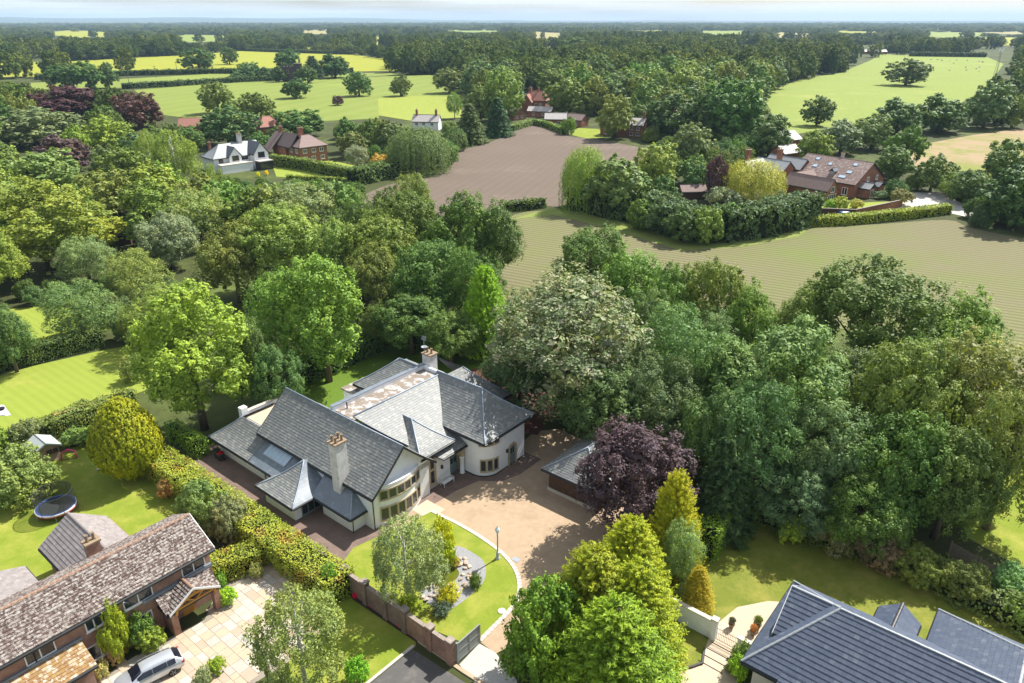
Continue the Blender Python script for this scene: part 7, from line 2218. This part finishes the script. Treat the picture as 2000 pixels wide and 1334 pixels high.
bp = W(-4.05, 9.75)
bn = empty('bench', bp, AX, 'white slatted garden bench by the entrance of the white house', 'bench')
for k in range(4):
    MB().box(0.12 + k * 0.125, 0.22 + k * 0.125, -0.75, 0.75, 0.42, 0.45).build('seat_slat', m_white, bn)
for k in range(9):
    MB().box(0.02, 0.05, -0.7 + k * 0.17, -0.63 + k * 0.17, 0.5, 0.88).build('back_slat', m_white, bn)
MB().box(0.01, 0.06, -0.76, 0.76, 0.881, 0.95).build('back_rail', m_white, bn)
for s in (-0.72, 0.68):
    for x in (0.02, 0.56):
        MB().box(x, x + 0.06, s, s + 0.05, 0, 0.62 if x > 0.1 else 0.88).build('leg', m_white, bn)
    MB().box(0.061, 0.64, s - 0.01, s + 0.06, 0.621, 0.66).build('armrest', m_white, bn)

# pond, gravel bed, rockery
sheet('gravel_bed', [(887, 1068), (902, 1069), (925, 1081), (942, 1094), (949, 1112), (945, 1135), (928, 1154), (908, 1172), (886, 1187), (870, 1190), (833, 1178), (822, 1155), (845, 1136), (850, 1102), (872, 1080)], 0.028, M('grey_slate_chippings', (0.28, 0.28, 0.29), (0.20, 0.20, 0.21), 7, 0.9, c3=(0.36, 0.345, 0.33), s3=9, bump=0.6, bs=18), True)
mw, nt, b = newmat('green_pond_water')
b.inputs['Base Color'].default_value = (0.10, 0.115, 0.012, 1)
b.inputs['Roughness'].default_value = 0.08
b.inputs['Specular IOR Level'].default_value = 0.4
bumpn(nt, b, noisen(nt, 3.0, 2), 0.05, 0.05)
sheet('pond_water', [(848, 1140), (856, 1118), (868, 1104), (884, 1106), (896, 1116), (894, 1128), (880, 1140), (862, 1146)], 0.036, mw, True)
rk = empty('rockery', at(885, 1135), 0, 'ring of pinkish beige stones around the pond', 'rockery')
m_rock = [M('pink_sandstone', (0.46, 0.35, 0.28), (0.38, 0.29, 0.23), 4, 0.9, bump=0.5, bs=6), M('beige_sandstone', (0.52, 0.43, 0.33), (0.42, 0.35, 0.27), 4, 0.9, bump=0.5, bs=6)]
rock_me = []
for k in range(4):
    bm_ = MB()
    q = fib(22)
    q = q * (0.75 + 0.4 * rng.random((22, 1))) * np.array([1, 0.8, 0.55])
    import bmesh
    bb = bmesh.new()
    for p in q:
        bb.verts.new(p)
    bmesh.ops.convex_hull(bb, input=bb.verts[:])
    me = bpy.data.meshes.new('stone')
    bb.to_mesh(me)
    bb.free()
    me.materials.append(m_rock[k % 2])
    rock_me.append(me)
c0 = at(885, 1135)
ringp = [(848, 1146), (862, 1150), (876, 1148), (888, 1142), (898, 1132), (903, 1122), (906, 1112), (898, 1104), (908, 1100), (914, 1108), (916, 1120), (912, 1132), (904, 1142), (894, 1152), (880, 1158), (866, 1160), (852, 1158), (840, 1150), (840, 1164), (850, 1168), (900, 1092), (910, 1092), (918, 1128), (908, 1148), (892, 1162), (826, 1168), (836, 1172), (888, 1098), (846, 1132), (856, 1164)]
for i, (x, y) in enumerate(ringp):
    p = at(x + random.uniform(-3, 3), y + random.uniform(-2, 2)) - c0
    o = link('stone', rock_me[i % 4], None, rk)
    s = random.uniform(0.18, 0.36)
    o.location = (p.x, p.y, 0.06 + s * 0.2)
    o.scale = (s, s, s * random.uniform(0.7, 1.1))
    o.rotation_euler = (random.uniform(-.2, .2), random.uniform(-.2, .2), random.uniform(0, 6.28))
sd_ = MB().lathe([(0.33, 0.02), (0.33, 0.06), (0.30, 0.075)], (0, 0, 0), 18).build('stepping_stone', m_kerb)
sd_.location = at(980, 1194)
tag(sd_, 'round pale stepping stone on the front lawn near the kerb', 'stone')
dc = MB().box(-0.35, 0.35, -0.28, 0.28, 0.004, 0.035).build('drain_cover', m_galv)
dc.location = at(1008, 1093)
dc.rotation_euler = (0, 0, AX)
tag(bevel(dc, 0.01, 1), 'grey metal drain cover in the gravel drive', 'drain cover')
for (x, y), lab in (((730, 1183), 'first red flower clump in the bed under the brick garden wall'), ((760, 1204), 'second red flower clump in the bed under the brick garden wall'), ((783, 1220), 'third red flower clump, nearest the gate, under the brick garden wall'), ((694, 1165), 'red flower clump at the far end of the brick garden wall')):
    T(x, y - 7, 14, 0, 'shrub', (0.42, 0.012, 0.06), lab, base=(x, y + 2), cat='plant', name='flower_clump', near=True)

# rendered wall and iron gate by the beige patio
cw = empty('cream_garden_wall', W(24.0, 8.0), AX, 'cream rendered garden wall with stone coping beside the golden conifers', 'wall')
MB().box(-2.6, 2.35, -0.13, 0.13, 0, 1.75).build('wall_panel', m_render, cw)
MB().box(2.36, 2.78, -0.2, 0.2, 0, 1.95).build('pier', m_render, cw)
MB().box(2.30, 2.84, -0.26, 0.26, 1.952, 2.06).build('pier_cap', m_kerb, cw)
for k in range(9):
    MB().box(-2.6 + k * 0.55 + 0.005, -2.6 + (k + 1) * 0.55 - 0.005, -0.19, 0.19, 1.752, 1.83).build('coping_stone', m_kerb, cw)
cw2 = empty('low_cream_wall', W(29.4, 8.0), AX, 'short cream rendered wall between the iron gate and the blue-tiled house', 'wall')
MB().box(-0.9, 1.1, -0.12, 0.12, 0, 1.4).build('wall_panel', m_render, cw2)
MB().box(-1.0, 1.15, -0.18, 0.18, 1.402, 1.48).build('coping', m_kerb, cw2)
ig = empty('iron_gate', W(26.8, 8.0), AX, 'low black iron gate between the cream walls', 'gate')
for z in (0.15, 0.75, 1.2):
    MB().box(0, 1.66, -0.015, 0.015, z, z + 0.03).build('rail', m_iron, ig)
for k in range(13):
    MB().tube([(0.03 + k * 0.133, 0, 0.1), (0.03 + k * 0.133, 0, 1.2 + 0.18 * math.sin(math.pi * k / 12))], 0.012, 5).build('bar', m_iron, ig)
for k in range(4):
    s = MB().box(-0.95, 0.95, -0.02, 0.02, 0, 0.05).build('step_edge', m_soil)
    p = W(27.6, 7.6 - k * 0.75)
    s.location = p
    s.rotation_euler = (0, 0, AX)
    tag(s, kind='structure')
def pot(px, py, label, col, s=1.0, key='shrub'):
    p = at(px, py)
    r = empty('plant_pot', p, 0, label, 'plant pot')
    MB().lathe([(0.16 * s, 0), (0.27 * s, 0.42 * s), (0.30 * s, 0.43 * s), (0.30 * s, 0.5 * s), (0.25 * s, 0.5 * s), (0.24 * s, 0.44 * s)], (0, 0, 0), 14).build('pot', m_terracotta, r, True)
    K = KIND[key]
    o = link('foliage', K['near'][0], None, r)
    o.scale = (0.22 * s,) * 2 + (0.4 * s,)
    o.location = (0, 0, 0.45 * s)
    o.color = (col[0] * FB, col[1] * FB, col[2] * FB, 1)
pot(1478, 1228, 'terracotta pot with a small conifer on the beige patio', (0.10, 0.14, 0.02), 1.1)
pot(1470, 1240, 'terracotta pot with orange flowers on the beige patio', (0.30, 0.14, 0.04), 0.9)
pot(1428, 1226, 'slim dark pot beside the iron gate', (0.05, 0.06, 0.03), 0.9)
sheet('stone_terrace', [(31.0, 14.9), (35.6, 14.9), (35.6, 17.0), (31.0, 17.0)], 0.03, M('grey_terrace', (0.30, 0.29, 0.27), (0.22, 0.21, 0.20), 2, 0.9), uv=True)
def barrel_chair(u, v, label):
    r = empty('garden_chair', W(u, v), AX + 0.4, label, 'chair', 'rattan chairs behind the blue-tiled house')
    m = M('grey_rattan_%d' % int(u * 10), (0.22, 0.20, 0.19), (0.16, 0.145, 0.14), 9, 0.8)
    MB().prism([(math.cos(2 * math.pi * k / 18) * 0.42, math.sin(2 * math.pi * k / 18) * 0.42) for k in range(18)], 0.02, 0.40).build('seat', m, r)
    ringm(0.36, 0.46, 0.401, 0.80, 16, math.radians(-20), math.radians(200)).build('backrest', m, r)
barrel_chair(36.0 - 0.4, 15.4, 'grey rattan tub chair nearer the terrace behind the blue-tiled house')
barrel_chair(36.0 + 0.55, 16.7, 'grey rattan tub chair farther right behind the blue-tiled house')

# garden fence at the right
fp = [at(1850, 1086), at(1905, 1118), at(1960, 1150), at(2040, 1196)]
fe = empty('garden_fence', fp[0], 0, 'weathered wooden fence behind the right border', 'fence')
m_fence = M('weathered_fence', (0.30, 0.24, 0.17), (0.22, 0.18, 0.13), 3, 0.9)
for a, b in zip(fp, fp[1:]):
    d = (b - a).normalized(); ln = (b - a).length; s = Vector((-d.y, d.x, 0)); o = a - fp[0]
    F = (o, d, Vector((0, 0, 1)), s)
    MB().fbox(F, 0, 0.1, 0, 1.7, -0.05, 0.05).build('post', m_fence, fe)
    n = int((ln - 0.12) / 0.16)
    for k in range(n):
        MB().fbox(F, 0.12 + k * 0.16, 0.26 + k * 0.16, 0.06, 1.58 + random.uniform(-.02, .02), 0.0, 0.02).build('board', m_fence, fe)
# wheelie bins in the yard
def wheelie(u, v, c1, lid, label):
    r = empty('wheelie_bin', W(u, v), AX + 0.3, label, 'bin')
    m = MB()
    m.hexa([(-.2, -.24, .06), (.2, -.24, .06), (.2, .24, .06), (-.2, .24, .06), (-.27, -.3, .98), (.27, -.3, .98), (.27, .3, .98), (-.27, .3, .98)])
    bevel(m.build('body', c1, r), 0.03)
    MB().hexa([(-.29, -.32, .982), (.29, -.32, .982), (.29, .34, .982), (-.29, .34, .982), (-.24, -.26, 1.06), (.24, -.26, 1.06), (.24, .3, 1.08), (-.24, .3, 1.08)]).build('lid', lid, r)
    for s in (-.24, .24):
        w = MB().lathe([(0.1, -.03), (0.1, .03)], (0, 0, 0), 12).build('wheel', m_tyre, r)
        w.location = (s, .27, .1); w.rotation_euler = (0, math.pi / 2, 0)
m_bin = M('dark_green_plastic', (0.02, 0.035, 0.03), rough=0.5)
wheelie(-26.6, -2.7, m_bin, m_bin, 'dark green wheelie bin against the low wing of the white house')
wheelie(-25.8, -2.75, m_iron, m_red, 'black wheelie bin with red lid against the low wing of the white house')

# garden wall of the barn
bw = [at(1578, 420), at(1668, 424), at(1760, 404)]
b_ = empty('barn_garden_wall', bw[0], 0, 'long brick wall in front of the barn garden', 'wall')
for i, (a, c) in enumerate(zip(bw, bw[1:])):
    d = (c - a).normalized(); s = Vector((-d.y, d.x, 0))
    F = (a - bw[0], d, Vector((0, 0, 1)), s)
    MB().fbox(F, 0, (c - a).length, 0, 1.8, -0.15, 0.15).build('wall_panel', m_brick_far if i else m_timber, b_)
    MB().fbox(F, 0, (c - a).length, 1.802, 1.92, -0.2, 0.2).build('coping', m_cap, b_)

# ------------------------------------------------------------------ cattle, mast, poles
def cow_mesh(name, mat):
    v = [(0, 0, 1.05), (0.55, 0, 1.08), (-0.6, 0, 1.05), (0.85, 0, 1.2), (1.15, 0, 1.05), (1.32, 0, 0.92)]
    e = [(0, 1), (0, 2), (1, 3), (3, 4), (4, 5)]
    rad = [0.36, 0.34, 0.33, 0.22, 0.16, 0.10]
    for x, par in ((0.55, 1), (-0.6, 2)):
        for y in (-0.2, 0.2):
            k = len(v)
            v += [(x, y, 0.75), (x + (0.05 if x > 0 else -0.08), y, 0.4), (x, y, 0.02)]
            rad += [0.15, 0.075, 0.065]
            e += [(par, k), (k, k + 1), (k + 1, k + 2)]
    k = len(v)
    v += [(-0.95, 0, 1.15), (-1.02, 0, 0.7)]
    rad += [0.05, 0.04]
    e += [(2, k), (k, k + 1)]
    me = bpy.data.meshes.new(name)
    me.from_pydata(v, e, [])
    o = bpy.data.objects.new(name, me)
    COL.objects.link(o)
    o.modifiers.new('skin', 'SKIN')
    for i, r in enumerate(rad):
        me.skin_vertices[0].data[i].radius = (r * 0.85, r)
    me.skin_vertices[0].data[0].use_root = True
    o.modifiers.new('sub', 'SUBSURF').levels = 1
    me.materials.append(mat)
    return o
m_cow = [M('white_hide', (0.62, 0.58, 0.52), (0.5, 0.46, 0.4), 2, 0.8), M('pied_hide', (0.03, 0.028, 0.025), (0.6, 0.57, 0.52), 1.2, 0.8), M('brown_hide', (0.13, 0.075, 0.045), (0.1, 0.06, 0.04), 2, 0.8)]
cows = [cow_mesh('cow', m) for m in m_cow]
spots = [(1340, 210, 1), (1385, 210, 1), (1415, 215, 1), (1470, 217, 0), (1520, 213, 0), (1595, 215, 2), (1500, 235, 1), (1585, 265, 1), (1590, 285, 0), (1470, 287, 0), (1660, 275, 0), (1682, 265, 0), (1680, 292, 0), (1705, 228, 2), (1680, 222, 0), (1015, 176, 1), (1150, 184, 0)]
cl = ['white', 'black and white', 'brown']
used = set()
for i, (x, y, k) in enumerate(spots):
    o = cows[k] if k not in used else cows[k].copy()
    if k in used:
        COL.objects.link(o)
    used.add(k)
    o.location = at(1450 + x / 3.636, 60 + y / 3.636)
    o.rotation_euler = (0, 0, random.uniform(0, 6.28))
    rank = sorted(s for s in spots if s[2] == k).index(spots[i])
    tag(o, '%s %s cow from the left in the grazed field' % (ORD[rank].replace('nearest', 'first'), cl[k]), 'cow', 'cows in the grazed field')

ms_ = empty('telecom_mast', at(1941, 158), 0.3, 'pale lattice telecom mast among trees at the right edge', 'mast')
hm = 24
for k in range(3):
    a = k * 2 * math.pi / 3
    MB().tube([(math.cos(a) * 1.3, math.sin(a) * 1.3, 0), (math.cos(a) * 0.5, math.sin(a) * 0.5, hm)], 0.12, 6).build('leg', m_galv, ms_)
for i in range(12):
    z0, z1 = i * 2, i * 2 + 2
    for k in range(3):
        a, b = k * 2 * math.pi / 3, (k + 1) * 2 * math.pi / 3
        r0, r1 = 1.3 - 0.8 * z0 / hm, 1.3 - 0.8 * z1 / hm
        MB().tube([(math.cos(a) * r0, math.sin(a) * r0, z0), (math.cos(b) * r1, math.sin(b) * r1, z1)], 0.06, 5).build('brace', m_galv, ms_)
for k in range(6):
    a = k * math.pi / 3
    MB().box(math.cos(a) * 1.3 - 0.2, math.cos(a) * 1.3 + 0.2, math.sin(a) * 1.3 - 0.2, math.sin(a) * 1.3 + 0.2, hm - 3.2 + (k % 2), hm - 0.8 + (k % 2)).build('antenna', m_white, ms_)
for (x, y, yt), lab in (((305, 152, 128), 'bare utility pole left of the large dark pasture tree'), ((347, 146, 120), 'bare utility pole nearest the large dark pasture tree'), ((252, 162, 145), 'bare utility pole right of the three dark trees')):
    h = hgt((x, y), yt)
    up = empty('utility_pole', at(x, y), 0.4, lab, 'pole')
    MB().tube([(0, 0, 0), (0, 0, h)], [0.2, 0.13], 8).build('post', m_bark, up)
    MB().box(-1.1, 1.1, -0.08, 0.08, h - 0.9, h - 0.72).build('crossarm', m_bark, up)

# ------------------------------------------------------------------ the air
mh, nt, b = newmat('haze_air')
nt.nodes.remove(b)
pv = nt.nodes.new('ShaderNodeVolumePrincipled')
pv.inputs['Color'].default_value = (0.55, 0.76, 1.0, 1)
pv.inputs['Density'].default_value = 0.00007
pv.inputs['Anisotropy'].default_value = 0.0
nt.links.new(pv.outputs[0], nt.nodes['Material Output'].inputs['Volume'])
hz_ = MB().box(-21000, 21000, -400, 21500, -1.5, 175).build('haze', mh)
tag(hz_, kind='stuff')
